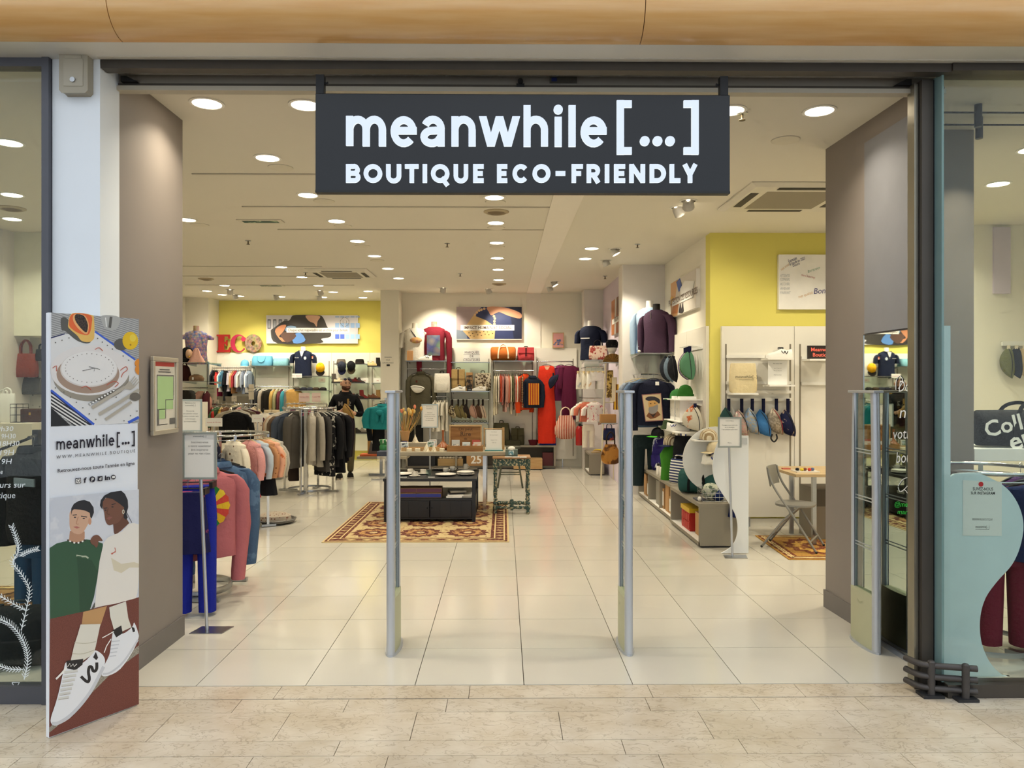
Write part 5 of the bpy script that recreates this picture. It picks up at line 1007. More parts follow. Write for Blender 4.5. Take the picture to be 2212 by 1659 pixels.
# tall shelf unit by the left wall
YS = 14.8
for lb, py in (('glass shelf carrying the floral torso', 783), ('glass shelf carrying the tweed cap', 823)): shelf(lb, 385, 446, py, YS-.35, YS+.45, group='glass shelves by the left wall')
su = T('shelf_unit', 'pale upright shelf frame by the left wall', 'shelf unit', (AX(415, YS+.5), YS+.5, 0))
G().box(-.32, .32, 0, .03, 0, 2.1).build('back_panel', PANEL, su); G().box(-.33, -.3, -.02, .03, 0, 2.12).box(.3, .33, -.02, .03, 0, 2.12).build('upright', STEEL, su)
FLO = fab('#d0a890', kind='cells', c2='#4a68b0', sc=24)
t = bust('floral_torso', 'headless torso in a patchwork floral top on the left shelf', (AX(424, YS), YS, AZ(783, YS)), rad(30), fab('#d29a9a', kind='cells', c2='#c8b08a', sc=9), FLO, sl=.06, scale=1.1)
t = T('hooded_mannequin', 'black hooded mannequin head with gold beads on the left shelf', 'mannequin', (AX(404, YS-.2), YS-.2, AZ(783, YS-.2))); G().ball((0, 0, .14), (.13, .12, .15), 14, 9).lathe([(.12, 0), (.13, .05), (.1, .1)], 14).build('hood', fab('#141314'), t, smooth=60); G().ball((.06, -.06, .15), (.07, .07, .1), 12, 8).build('face', mat('mannequin_skin', '#d8b08c', .5), t, smooth=60); G().ball((.09, -.12, .1), .02, 8, 6).build('bead', mat('gold_bead', '#d8a838', .3, .8), t, smooth=60)
t = T('draped_scarf', 'peach scarf heaped beside the black hooded head', 'scarf', (AX(424, YS-.25), YS-.25, AZ(783, YS-.25))); G().loft([ell(0, 0, zz, .17*k_, .1*k_, 16, .9, 1, .012, 5) for zz, k_ in ((0, 1), (.06, .8), (.14, .5), (.22, .35), (.27, .15))]).build('cloth', fab('#d8a898'), t, smooth=50)
t = T('tweed_hat', 'brown tweed flat cap with price tag on the left shelf', 'cap', (AX(424, YS-.2), YS-.2, AZ(823, YS-.2))); G().loft([ell(0, 0, zz, a_, b_, 16) for zz, a_, b_ in ((0, .13, .11), (.05, .14, .12), (.1, .11, .09), (.125, .04, .03))]).build('crown', fab('#8a6a52'), t, smooth=50); G().box(-.03, .0, -.125, -.12, .02, .07).build('price_tag', PAPER, t)
t = T('wine_bag', 'dark wine leather bag half hidden by the grey partition', 'bag', (AX(399, YS-.2), YS-.2, AZ(823, YS-.2))); G().loft([ell(0, 0, zz, .11*k_, .08, 14, .6) for zz, k_ in ((0, 1), (.1, 1.05), (.25, .7), (.3, .3))]).build('body', fab('#3c1a1a'), t, smooth=50); G().tube(cr([(-.05, 0, .27), (0, 0, .38), (.05, 0, .27)], 5, False), .01, 6).build('handle', fab('#3c1a1a'), t, smooth=60)
zr = rail('short rail under the left shelves', 395, 450, 838, YS-.1, YS+.5)
for i, (n_, c_, L_, px) in enumerate((('navy top', '#1b1c30', .5, 410), ('peach fur coat', '#d8a08e', .9, 433), ('maroon velvet jacket', '#4a1520', .5, 446))):
    garment('hanging_shirt', '%s on the short rail under the left shelves' % n_, 'top', None, (AX(px, YS-.1), YS-.1, zr+.012), rad(20+40*i), fab(c_), 'top', HANG_C, w=.36, L=L_, t=.1, sl=.4, seed=i+21)
t = T('felt_bag', 'black felt bag on the crate behind the welcome sign', 'bag', (AX(402, YS-.6), YS-.6, AZ(866, YS-.6)-.02)); G().loft([ell(0, 0, zz, .16*k_, .1, 14, .5) for zz, k_ in ((0, 1), (.12, 1), (.2, .8), (.22, .5))]).build('body', fab('#2b2926'), t, smooth=50)
tag(G().box(AX(380, YS-.6), AX(440, YS-.6), YS-.75, YS-.4, 0, AZ(866, YS-.6)-.02).build('display_plinth', PANEL, bevel=.004), 'white plinth behind the welcome sign carrying a black felt bag', 'plinth')
# ------------------------------------------------------------------ the man in the black hoodie
def skinned(name, V_, E_, Rd, mats, fmat, parent):
    me = bpy.data.meshes.new(name); me.from_pydata(V_, E_, []); o = bpy.data.objects.new(name, me); COL.objects.link(o)
    sk = o.modifiers.new('s', 'SKIN'); sk.use_smooth_shade = True; me.skin_vertices[0].data[0].use_root = True
    for i, r_ in enumerate(Rd): me.skin_vertices[0].data[i].radius = r_ if isinstance(r_, tuple) else (r_, r_)
    ss = o.modifiers.new('d', 'SUBSURF'); ss.levels = 2; ss.render_levels = 2
    dg = bpy.context.evaluated_depsgraph_get(); m2 = bpy.data.meshes.new_from_object(o.evaluated_get(dg)); bpy.data.objects.remove(o); bpy.data.meshes.remove(me)
    b = bpy.data.objects.new(name, m2); COL.objects.link(b); b.parent = parent; m2.materials.clear()
    for m in mats: m2.materials.append(m)
    for p in m2.polygons: p.material_index = fmat(p.center); p.use_smooth = True
    return b
HOOD = fab('#101013', 'hoodie_black'); KHAKI = fab('#5d553f', 'khaki_cotton'); SKIN = mat('skin_tan', '#c99a7c', .55, var=.05); BEARD = fab('#5a3c2c', 'beard_brown', bump=.8, bs=300)
ps = T('person', 'bald bearded person in black hoodie and khaki trousers holding a tan bag', 'person', (AX(746, 13.45), 13.45, 0), rad(6))
Vp = [(0, .02, .97), (0, .015, 1.1), (0, 0, 1.26), (0, .0, 1.4), (0, .01, 1.5), (0, .0, 1.555),      # pelvis .. neck
      (.008, -.015, 1.615), (.012, -.015, 1.69), (.01, .005, 1.75),                                     # head
      (-.17, .01, 1.425), (-.265, .03, 1.22), (-.28, .0, 1.1), (-.12, -.2, 1.17), (-.055, -.245, 1.185),
      (.17, .01, 1.425), (.262, .03, 1.23), (.275, .0, 1.13), (.2, -.18, 1.15), (.155, -.235, 1.17),
      (-.095, .01, .88), (-.105, -.015, .5), (-.1, .01, .1), (.095, .03, .88), (.09, .08, .5), (.07, .17, .1),
      (.055, -.1, 1.645)]
Ep = [(0, 1), (1, 2), (2, 3), (3, 4), (4, 5), (5, 6), (6, 7), (7, 8), (3, 9), (9, 10), (10, 11), (11, 12), (12, 13), (3, 14), (14, 15), (15, 16), (16, 17), (17, 18), (0, 19), (19, 20), (20, 21), (0, 22), (22, 23), (23, 24)]
Rp = [(.16, .115), (.155, .115), (.165, .12), (.15, .11), .085, .058, (.075, .082), (.083, .095), (.062, .07), .078, .062, .058, .046, .038, .078, .062, .058, .046, .038, .095, .075, .06, .095, .075, .06]
def pmat(c):
    if c.z < .93: return 1
    if c.z > 1.535 and abs(c.x) < .12: return 2
    if c.z > 1.1 and c.y < -.222: return 2
    return 0
skinned('body', Vp[:25], Ep, Rp, [HOOD, KHAKI, SKIN], pmat, ps)
hc = V((.01, -.012, 1.675)); fwd = V((.45, -.89, -.12)).normalized(); rt = V((0, 0, 1)).cross(fwd).normalized()*-1; upv = rt.cross(fwd)*-1
HM = Matrix((rt, fwd, V((0, 0, 1)))).transposed().to_4x4(); HM.translation = hc
G().xf(HM).loft([[(x*k, .094+y_, z) for x, y_ in ((-.012, 0), (0, .012), (.012, 0))] for z, k, y_ in ((0.03, .6, -.004), (-.01, 1, .012), (-.025, 1.3, .012), (-.03, 1, -.006))], close=False, cap=False).build('nose', SKIN, ps, smooth=60)
G().xf(HM).loft([[(.078*k*sin(a), .0+.1*k*cos(a)-.004, z) for a in [-1.5+3*j/12 for j in range(13)]] for z, k in ((-.035, .98), (-.06, 1.02), (-.09, .92), (-.115, .62))], close=False, cap=False).build('beard', BEARD, ps, smooth=60)
for sd in (-1, 1):
    G().xf(HM).ball((sd*.088, -.005, -.005), (.012, .025, .035), 8, 6).build('ear', SKIN, ps, smooth=60)
    G().xf(HM).ball((sd*.034, .087, .018), (.016, .006, .007), 8, 5).build('eye', mat('eye_dark', '#2a211c'), ps, smooth=60); G().xf(HM).box(sd*.034-.022, sd*.034+.022, .088, .098, .034, .041).build('eyebrow', BEARD, ps)
G().xf(HM).box(-.026, .026, .092, .104, -.062, -.052).build('mouth', mat('lip', '#a5695a'), ps, bevel=.004)
g = G().xf(HM)
for sd in (-1, 1): g.ball((sd*.038, .07, .085), (.032, .012, .022), 10, 6).tube([(sd*.07, .06, .088), (sd*.09, -.03, .07)], .004, 5)
g.tube([(-.01, .08, .09), (.01, .08, .09)], .004, 5); g.build('sunglasses', mat('lens_dark', '#2a2438', .15), ps, smooth=60)
G().loft([[(.13*k*cos(a), .03+.1*k*sin(a), z+.02*sin(a)) for a in [2*pi*j/16 for j in range(16)]] for z, k in ((1.43, 1.0), (1.49, .95), (1.545, .72), (1.55, .6), (1.5, .58))], cap=False).build('hood', HOOD, ps, smooth=60)
g = G(); write(g, 'M . 2', (.0, -.126, 1.29), (1, 0, 0), (0, 0, 1), .11, bold=.02); g.build('print', mat('print_grey', '#77726c'), ps)
def hand(x, y, z, sd):
    g = G(); c_ = V((x, y, z)); g.loft([[c_+V((sd*u, .022*cos(2*pi*j/10)-.01, .04*sin(2*pi*j/10)*k)) for j in range(10)] for u, k in ((-.045, .7), (0, 1.05), (.04, 1))])
    for k, l_ in enumerate((.07, .08, .075, .06)): zz = .028-.019*k; g.tube([c_+V((sd*.035, -.012, zz)), c_+V((sd*(.035+l_*.5), -.026, zz)), c_+V((sd*(.03+l_*.75), -.004, zz-.008))], [.0105, .0095, .008], 7)
    g.tube([c_+V((-sd*.01, -.02, .03)), c_+V((sd*.015, -.04, .055)), c_+V((sd*.045, -.04, .06))], [.012, .011, .009], 7); g.build('hand', SKIN, ps, smooth=60)
hand(-.04, -.262, 1.185, 1); hand(.145, -.262, 1.165, -1)
for x, y, rz_ in ((-.1, -.03, -.1), (.075, .13, .15)):
    sh = G().loft([[(k*.045*(1+.25*sin(pi*v_))*cx_, -.2*v_+.09, z) for v_, cx_ in [(j/7, 1) for j in range(8)]+[(1-j/7, -1) for j in range(8)]] for z, k in ((0, 1), (.035, 1.06), (.036, 1.0), (.07, .9), (.1, .55))]).build('shoe', [fab('#1f1d1b')], ps, smooth=50, loc=(x, y, 0), rz=rz_)
    G().loft([[(k*.047*(1+.25*sin(pi*v_))*cx_, -.205*v_+.095, z) for v_, cx_ in [(j/7, 1) for j in range(8)]+[(1-j/7, -1) for j in range(8)]] for z, k in ((-.001, 1.05), (.03, 1.1))]).build('sole', mat('sole_cream', '#cfc6b4'), sh, smooth=50)
# the tan bag in his hands, a thing of its own
hb = bumbag('waist_bag', 'tan waist bag held by the bald person in the hoodie', (AX(751, 13.1), 13.14, AZ(862, 13.1)), rad(6), fab('#9c7a44'), fab('#9c7a44'), w=.3, h=.15, d=.09, sh=.1, tilt=1.0)
# ------------------------------------------------------------------ centre: back wall units
YC = 15.38
s = wall_panels('wall_panel_back', YC, (872, 968, 1060, 1158, 1246), AZ(992, YC), AZ(752, YC), .05)
for px in (880, 963, 975, 1056, 1066, 1150, 1160, 1238): upright(s, px, YC, AZ(985, YC), AZ(775, YC))
for a in (890, 1010, 1110, 1215): x = AX(a, YC); G().box(x-.01, x+.01, YC-.02, YC, 0, AZ(992, YC)).build('panel_leg', STEEL, s)
g0 = 'glass shelves on the back wall'
z = shelf('glass shelf with two dressed busts', 878, 965, 779, 15.05, YC, group=g0)
t = bust('tee_bust', 'bust in a white t-shirt with a slung floral waist bag', (AX(896, 15.12), 15.12, z+.035), 0, mat('mannequin_cream', '#e4d9c4', .5), fab('#e6dfd0'), sl=.3, scale=1.1)
G().tube(cr([(-.09, -.05, .6), (-.02, -.13, .5), (.08, -.15, .36)], 5, False), .014, 6, flat=(1, .5)).build('strap', fab('#1d1a28'), t, smooth=60); G().ball((.04, -.155, .36), (.12, .04, .06), 12, 8).build('waist_bag', fab('#c08a6a', kind='cells', c2='#d8b070', sc=20), t, smooth=60)
t = bust('sweatshirt_bust', 'bust in a burgundy sweatshirt with patchwork front', (AX(938, 15.16), 15.16, z+.036), 0, mat('mannequin_map', '#d8b890', .5, kind='cells', c2='#b0805a', sc=18), fab('#7d2230'), sl=.72, scale=1.15)
G().grid(lambda u, v: (-.13+.26*u, -.158-.012*sin(pi*u), .06+.4*v), 6, 4).build('patchwork', mat('patchwork_cloth', '#8f8a78', .8, kind='cells', c2='#3a4a80', sc=8), t, smooth=60)
sneaker('white_sneaker', 'white sneaker with zigzag between the two busts', (AX(918, 14.98), 15.0, z), 0, WHITE, INK); box_item('striped_box', 'orange striped gift box beside the white t-shirt bust', (AX(886, 15.0), 15.0, z), 0, (.12, .08, .19), mat('orange_stripes', '#c98a52', .6, kind='stripe', c2='#dcae78', sc=60))
zr = rail('chrome rail below the burgundy sweatshirt bust', 880, 964, 857, 15.08, YC); zh = rail('upper hook bar with the olive jacket', 880, 964, 797, 15.15, YC)
OL = fab('#55503f'); garment('olive_jacket', 'olive jacket on a hanger with a white waist bag', 'jacket', None, (AX(909, 15.12), 15.1, zh), 0, OL, 'top', HANG_B, w=.44, L=1.05, t=.14, sl=.6, collar=OL, seed=2)
bumbag('waist_bag', 'white waist bag slung over the olive jacket', (AX(900, 15.0), 14.99, AZ(822, 15)), 0, fab('#e4dfd2'), fab('#5a2a22'), w=.28, h=.15, sh=.04, tilt=.12)
backpack('backpack', 'white drawstring backpack beside the olive jacket', (AX(955, 15.1), 15.08, AZ(848, 15.1)), 0, fab('#e6e0d2'), fab('#1c1a1c'), w=.32, h=.4, d=.13, roll=False)
for i in range(7): garment('white_shirt', 'white top hanging below the white backpack, %s from the left' % ORD[i], 'top', 'white tops on the lower chrome rail', (AX(940+4.2*i, 15.08), 15.08, zr+.012), rad(88+R.uniform(-8, 8)), fab('#e8e1d0'), 'top', HANG_B, w=.38, L=.62, t=.045, sl=.2, seed=i)
garment('black_trousers', 'black trousers hanging below the olive jacket', 'trousers', None, (AX(896, 15.1), 15.12, AZ(880, 15.1)), 0, fab('#1b1a19'), 'trousers', HANG_B, w=.34, L=.65, t=.1, hang=False)
# middle unit
z = shelf('glass shelf with the letter lightbox', 974, 1058, 782, 15.1, YC, group=g0)
lb = T('letter_lightbox', 'white lightbox reading MARQUES DE CREATEURS', 'lightbox', (AX(1019, 15.15), 15.15, z)); G().box(-.16, .16, -.03, .03, 0, .23).build('box', mat('lightbox_white', '#efe9dd', .4, emit=.25), lb, bevel=.004)
for k, tx in enumerate(('MARQUES', 'DE', 'CREATEURS')): write(G(), tx, (0, -.0315, .168-.074*k), (1, 0, 0), (0, 0, 1), .062).build('lettering', INK, lb)
pass
G().box(-.16, .16, -.033, -.03, .148, .152).box(-.16, .16, -.033, -.03, .074, .078).build('groove', INKG, lb)
z = shelf('glass shelf with beige and leopard backpacks', 974, 1058, 845, 15.02, YC, group=g0)
BEI = fab('#b79a66'); backpack('backpack', 'beige roll-top backpack on the middle glass shelf', (AX(990, 15.2), 15.22, z), 0, BEI, fab('#4a3220'), w=.28, h=.44)
box_item('wrapped_bottle_bag', 'brown paper gift bag with black ribbon between backpacks', (AX(1014, 15.2), 15.2, z), 0, (.13, .1, .37), CARD, 'gift bag', lid=mat('ribbon_black', '#201a18', kind='blot', c2='#9a7a52', sc=14))
backpack('backpack', 'leopard print backpack on the middle glass shelf', (AX(1043, 15.2), 15.2, z), 0, fab('#cbbda4', kind='blot', c2='#4a3a2c', sc=24, th=.52), fab('#2a2018'), w=.33, h=.38, roll=False)
sneaker('white_sneaker', 'white zigzag sneaker in front of the beige backpack', (AX(990, 15.05), 15.08, z), 0, WHITE, INK); sneaker('white_sneaker', 'white sneaker in front of the leopard backpack', (AX(1034, 15.05), 15.08, z), 0, WHITE, mat('tan_detail', '#b8a078')); card('small_card', 'small dark label card between the two sneakers', (AX(1014, 15.03), 15.03, z), 0, .1, .06, (('-20%', .35, .03),), INK, PAPER)
zb = rail('bar of waist bags under the middle shelf', 974, 1056, 863, 15.15, YC)
for i, (px, n_, mm) in enumerate(((977, 'leopard waist bag', fab('#b8a888', kind='blot', c2='#3a2e24', sc=30, th=.5)), (990, 'olive waist bag', fab('#6f6340')), (1001, 'khaki waist bag', fab('#7d7048')), (1008, 'dark brown waist bag', fab('#2b211b')), (1023, 'dusty pink waist bag', fab('#b08a78')), (1034, 'brown strap waist bag', fab('#5c4030')), (1043, 'pale floral waist bag', fab('#c8b09a', kind='blot', c2='#9a5a50', sc=14, th=.6)))): bumbag('waist_bag', '%s hanging on the bar behind the wooden crate' % n_, (AX(px, 15.15), 15.13, zb), rad(R.uniform(-25, 25)), mm, fab('#241c1a'), w=.3, h=.15, sh=.13, tilt=1.25, group='waist bags on the back wall bar')
z = shelf('glass shelf of spectacles above the wooden crate', 974, 1056, 913, 15.05, YC, group=g0)
for i, px in enumerate((984, 998, 1012, 1030, 1044)):
    t = T('glasses', '%s pair of glasses on the low glass shelf' % ('black', 'tortoiseshell', 'brown', 'red-brown', 'dark')[i], 'glasses', (AX(px, 15.1), 15.1, z)); g = G()
    for sd in (-1, 1): g.tube([(sd*.035+.03*cos(a), 0, .025+.022*sin(a)) for a in [2*pi*k/10 for k in range(10)]], .005, 5, loop=True).tube([(sd*.066, 0, .03), (sd*.066, .12, .012)], .004, 5)
    g.build('frame', mat('specs_%d' % i, ('#1c1a1a', '#5a3a22', '#4a2c1c', '#6a2c22', '#241e1c')[i], .3), t, smooth=60)
# right unit
z = shelf('glass shelf with orange duffel and coral backpack', 1066, 1152, 779, 15.05, YC, group=g0)
ORG = fab('#c06a30'); duffel('duffel_bag', 'orange canvas duffel with cream straps on the back wall shelf', (AX(1087, 15.2), 15.2, z), 0, ORG, fab('#e6d8b8'), w=.5, r=.145)
backpack('backpack', 'coral and maroon roll-top bag beside the orange duffel', (AX(1136, 15.2), 15.2, z), 0, fab('#c8484c'), fab('#241418'), w=.34, h=.27, d=.15)
zr = rail('chrome rail of pink and cream tops on the back wall', 1066, 1153, 801, 15.05, YC)
FLC = fab('#ddd2b4', kind='dots', c2='#8a8a5a', sc=30, th=.28)
tops = [('cream floral long top', FLC, .82), ('ivory long top', fab('#e0d6bc'), .8), ('white top', fab('#e6decf'), .6), ('coral top', fab('#c8543c'), .5), ('rose top', fab('#c8867c'), .62), ('dusty pink top', fab('#c49a8c'), .76), ('blush top', fab('#d0a898'), .66), ('salmon top', fab('#c87860'), .58), ('cream top', fab('#dccfb4'), .8), ('sage top', fab('#6a6a48'), .5), ('mauve top', fab('#a87a70'), .72), ('white knit top', fab('#e2d9c6'), .84), ('terracotta top', fab('#9c5238'), .66), ('brick top', fab('#8a4a34'), .74), ('brown striped top', fab('#7a5a44', kind='stripe', c2='#a88a6a', sc=30, ax=(0, 0, 1)), .68)]
for i, (n_, mm, L_) in enumerate(tops): garment('hanging_shirt', '%s on the back wall rail, %s from the left' % (n_, ORD[i]), 'top', 'tops on the back wall rail', (AX(1069+4.3*i, 15.05), 15.05, zr+.013), rad(92+R.uniform(-6, 6)), mm, 'top', HANG_B, w=.4, L=L_, t=.04, sl=.45, slw=.05, seed=i+5)
garment('orange_sweatshirt', 'bright orange sweatshirt at the end of the back wall rail', 'sweatshirt', None, (AX(1134, 15.03), 15.03, zr+.013), rad(50), fab('#d8481c'), 'top', HANG_B, w=.42, L=.72, t=.12, sl=.66, seed=3)
t = garment('denim_jacket', 'navy denim jacket with a yellow striped back panel', 'jacket', None, (AX(1150, 14.98), 14.98, AZ(806, 15)), rad(12), fab('#1d2433'), 'top', HANG_B, w=.34, L=.62, t=.13, sl=.5, seed=4, collar=fab('#1d2433'))
G().box(-.1, .12, -.076, -.07, -.62, -.2).build('striped_panel', fab('#d8962a', kind='stripe', c2='#a8402c', sc=22, ax=(1, 0, 0)), t)
hk = rail('hook bar with the red dress and plum jumpsuit', 1160, 1238, 781, 15.2, YC)
t = garment('red_dress', 'long orange-red dress with a navy waist bag on the back wall', 'dress', None, (AX(1181, 15.1), 15.1, hk), 0, fab('#c8301a'), 'dress', HANG_B, w=.4, L=1.52, t=.13, flare=.95)
G().add([(-.05, -.05, -.1), (.06, -.05, -.1), (.0, -.055, -.2)], [(0, 1, 2)]).build('neck_opening', fab('#d8a888'), t)
bumbag('waist_bag', 'navy waist bag slung across the orange-red dress', (AX(1195, 15), 14.97, AZ(806, 15)), 0, fab('#1f2236'), fab('#241f2c'), w=.32, h=.15, sh=.06, tilt=2.1)
garment('plum_jumpsuit', 'plum jumpsuit with belt beside the orange-red dress', 'jumpsuit', None, (AX(1229, 15.1), 15.1, hk), 0, fab('#5a1836'), 'dress', HANG_B, w=.38, L=1.05, t=.13, sl=.42, flare=.75)
garment('plum_blouse', 'mauve top hanging behind the plum jumpsuit', 'top', None, (AX(1212, 15.2), 15.22, hk), rad(20), fab('#7a2c58'), 'top', HANG_B, w=.36, L=.72, t=.08, sl=.4)
tote('striped_bag', 'red and white striped gathered bag on the back wall', (AX(1222, 14.95), 14.98, AZ(948, 15)), 0, fab('#b0533c', kind='stripe', c2='#ecd8c0', sc=30, ax=(1, 0, 0), th=.6), w=.42, h=.46, d=.2, hh=.16, hm=fab('#e0c8b0'), sack=True)
fr = T('small_picture', 'small pink poster in a wooden frame on top of the panel', 'picture', (AX(1206, 15.36), 15.36, AZ(752, YC))); G().box(-.115, .115, -.012, .012, 0, .31).build('frame', WOODL, fr); G().box(-.1, .1, -.014, -.012, .015, .295).build('print', mat('poster_pink', '#d89a98', .6), fr); G().box(-.1, .1, -.016, -.014, .06, .12).box(-.07, .05, -.0165, -.014, .13, .18).build('print_detail', mat('poster_blue', '#5a6a98', kind='blot', c2='#e0a080', sc=10), fr)
# base cabinet with crates
CAB = mat('greige_laminate', '#8f8777', .5, var=.03); CABD = mat('greige_inside', '#5f594e', .6)
def open_unit(name, label, x0, x1, y0, y1, z1, nbay, front='y', mo=CAB, mi=None, t_=.035):
    t = T(name, label, 'display bench', ((x0+x1)/2, (y0+y1)/2, 0)); a, b, c_, d = x0-(x0+x1)/2, x1-(x0+x1)/2, y0-(y0+y1)/2, y1-(y0+y1)/2; mi = mi or WHITE
    G().box(a, b, c_, d, z1-t_, z1).build('top', mo, t, bevel=.002); G().box(a, b-.002, c_+.002, d-.002, .02, .02+t_).build('bottom', mi, t); G().box(a+.02, b-.02, c_+.02, d-.02, 0, .02).build('plinth', BLACKM, t)
    if front == 'y':
        G().box(a+t_, b-t_, d-.02, d, .055, z1-t_).build('back', mi, t)
        for k in range(nbay+1): x = a+(b-a-t_)*k/nbay; G().box(x, x+t_, c_, d, .055, z1-t_).build('side', mo, t)
    else:
        G().box(b-.02, b, c_+t_, d-t_, .055, z1-t_).build('back', mi, t)
        for k in range(nbay+1): y = c_+(d-c_-t_)*k/nbay; G().box(a+.001, b, y, y+t_, .021, z1-t_).build('side', mo, t)
        G().box(a-.002, a, c_, d, z1-t_, z1).box(a-.002, a, c_, c_+t_, .02, z1-t_).box(a-.002, a, c_, d, 0.02, .055).build('front_edge', mo, t)
    return t
zt = AZ(962, 15.1); open_unit('display_bench', 'long greige base unit with crates under the back wall shelves', AX(877, 15.1), AX(1200, 15.1), 15.06, 15.35, zt, 3, 'y', CAB, CABD)
backpack('backpack', 'olive backpack standing under the rail of tops', (AX(1083, 15.2), 15.2, zt), rad(-15), fab('#4d4a36'), fab('#33301f'), w=.33, h=.46, roll=False); backpack('backpack', 'dark khaki flat backpack beside the olive backpack', (AX(1118, 15.2), 15.22, zt), 0, fab('#4a4632'), fab('#38341f'), w=.27, h=.34, d=.1)
box_item('folded_pouch', 'dark green folded pouch in front of the backpacks', (AX(1108, 15.1), 15.1, zt), 0, (.28, .12, .1), fab('#3c3a2a'), 'pouch'); t = T('maroon_bowl', 'maroon felt bowl beside the purple pouches', 'bowl', (AX(1152, 15.1), 15.15, zt)); G().lathe([(.07, 0), (.1, .1), (.092, .1), (.066, .012), (.0, .012)], 18).build('bowl', fab('#5a1a24'), t, smooth=40)
for lb_, c_, dz, px in (('purple envelope pouch leaning under the orange-red dress', '#5a1850', .14, 1181), ('cobalt blue pouch under the purple pouch', '#22348c', .0, 1183)): t = box_item('pouch', lb_, (AX(px, 15.1), 15.12+dz*.2, zt+dz), 0, (.33, .05, .14), fab(c_), 'pouch')
cr_ = T('wooden_crate', 'open wooden crate on the floor unit beside the ornate table', 'crate', (AX(1140, 15.02), 14.98, .02)); G().box(-.259, .259, -.089, .089, .001, .02).box(-.28, .28, -.11, -.09, 0, .2).box(-.28, .28, .09, .11, 0, .2).box(-.28, -.26, -.0895, .0895, 0, .199).box(.26, .28, -.0895, .0895, 0, .199).build('boards', WOODL, cr_)
for lb_, a_, b_, mm, h_ in (('black slate board in the base unit', 880, 940, mat('slate', '#1c1d22', .6), .24), ('dark red menu board beside the wooden crate', 1172, 1195, mat('maroon_board', '#5a2226', .6), .26), ('brown box with white letters in the base unit', 1008, 1050, CARD, .26), ('wicker crate of shells in the base unit', 946, 1000, mat('wicker', '#b79a6a', .7, kind='stripe', c2='#9a7c4e', sc=50, ax=(0, 0, 1)), .14)):
    x = (AX(a_, 15.15)+AX(b_, 15.15))/2; w_ = AX(b_, 15.15)-AX(a_, 15.15); t = T('unit_item', lb_, 'box', (x, 15.2, .055)); t.name = lb_.split(' in ')[0].split(' beside')[0].split(' of')[0].replace(' ', '_'); G().box(-w_/2, w_/2, -.08, .08, 0, h_).build('body', mm, t)
    if 'letters' in lb_: g = G(); write(g, '25', (0, -.083, .05), (1, 0, 0), (0, 0, 1), .22, bold=.02); g.build('print', PAPER, t)
    if 'shells' in lb_:
        for k in range(7): G().ball((-.2+.066*k, 0, h_+.01), (.04, .05, .03), 8, 5).build('shell', mat('shell', '#cfc4ae', .6), t, smooth=60)
# picture above
pc = canvas('wall_picture', 'picture of a hand with a woven beaded handbag on the back wall', 986, 1127, 663, 734, 15.40, 15.45, mat('canvas_edge'))
A = Art((0, 15.399, 0), (0, -1, 0), .0001)
A.shape([(986, 663), (1127, 663), (1127, 732), (986, 732)], pm('dress_navy', '#2c3660')).shape([(986, 663), (1040, 663), (1012, 700), (1000, 732), (986, 732)], pm('mauve_bg', '#b2a0a0')).shape([(986, 712), (1006, 716), (1010, 732), (986, 732)], pm('grey_bg', '#7f8a98')).shape([(1100, 663), (1127, 663), (1127, 732), (1110, 732)], pm('dress_dark', '#1c2440'))
A.shape([(1023, 681), (1005, 706), (1000, 715), (1016, 732), (1068, 732), (1070, 706), (1050, 692)], pm('straw', '#d8b67c'))
for k in range(7):
    for j in range(3): A.shape(circ(1010+k*8+j*3, 713+j*6-k*.8+ (k % 2)*2, 1.6, 8, 1.1), pm('straw_dark', '#6b5030'))
A.shape([(1053, 663), (1090, 664), (1124, 676), (1124, 688), (1098, 682), (1078, 674), (1062, 681), (1056, 674)], pm('hand_skin', '#d59a78'), 3)
for x, y in ((1026, 680), (1030, 675), (1035, 671), (1040, 669), (1046, 667), (1067, 683), (1069, 688), (1068, 694), (1068, 700), (1067, 705)): A.shape(circ(x, y, 2.8, 10), pm('bead_wood', '#ddb98a'))
A.shape([(995, 702), (1111, 702), (1111, 714), (995, 714)], PAPER).text('IMPACT HUMAIN ET SOCIAL', 1002, 710.8, 1105, 710.8, 9, pm('brown_ink'), bold=.02); A.build(pc)
stk = tag(G().box(AX(828, 14.94), AX(848, 14.94), 14.945, 14.9505, AZ(792, 14.94), AZ(768, 14.94)).build('column_sticker', WALLC), 'small black printed camera notice on the white column', 'sticker')
g = G()
for k, tx in enumerate(('MAGASIN', 'SOUS', 'SURVEILLANCE')): write(g, tx, (AX(838, 14.94), 14.944, AZ(773+6*k, 14.94)), (1, 0, 0), (0, 0, 1), .032)
g.box(AX(835, 14.94), AX(842, 14.94), 14.943, 14.944, AZ(791, 14.94), AZ(787, 14.94)); g.build('print', INK, stk)
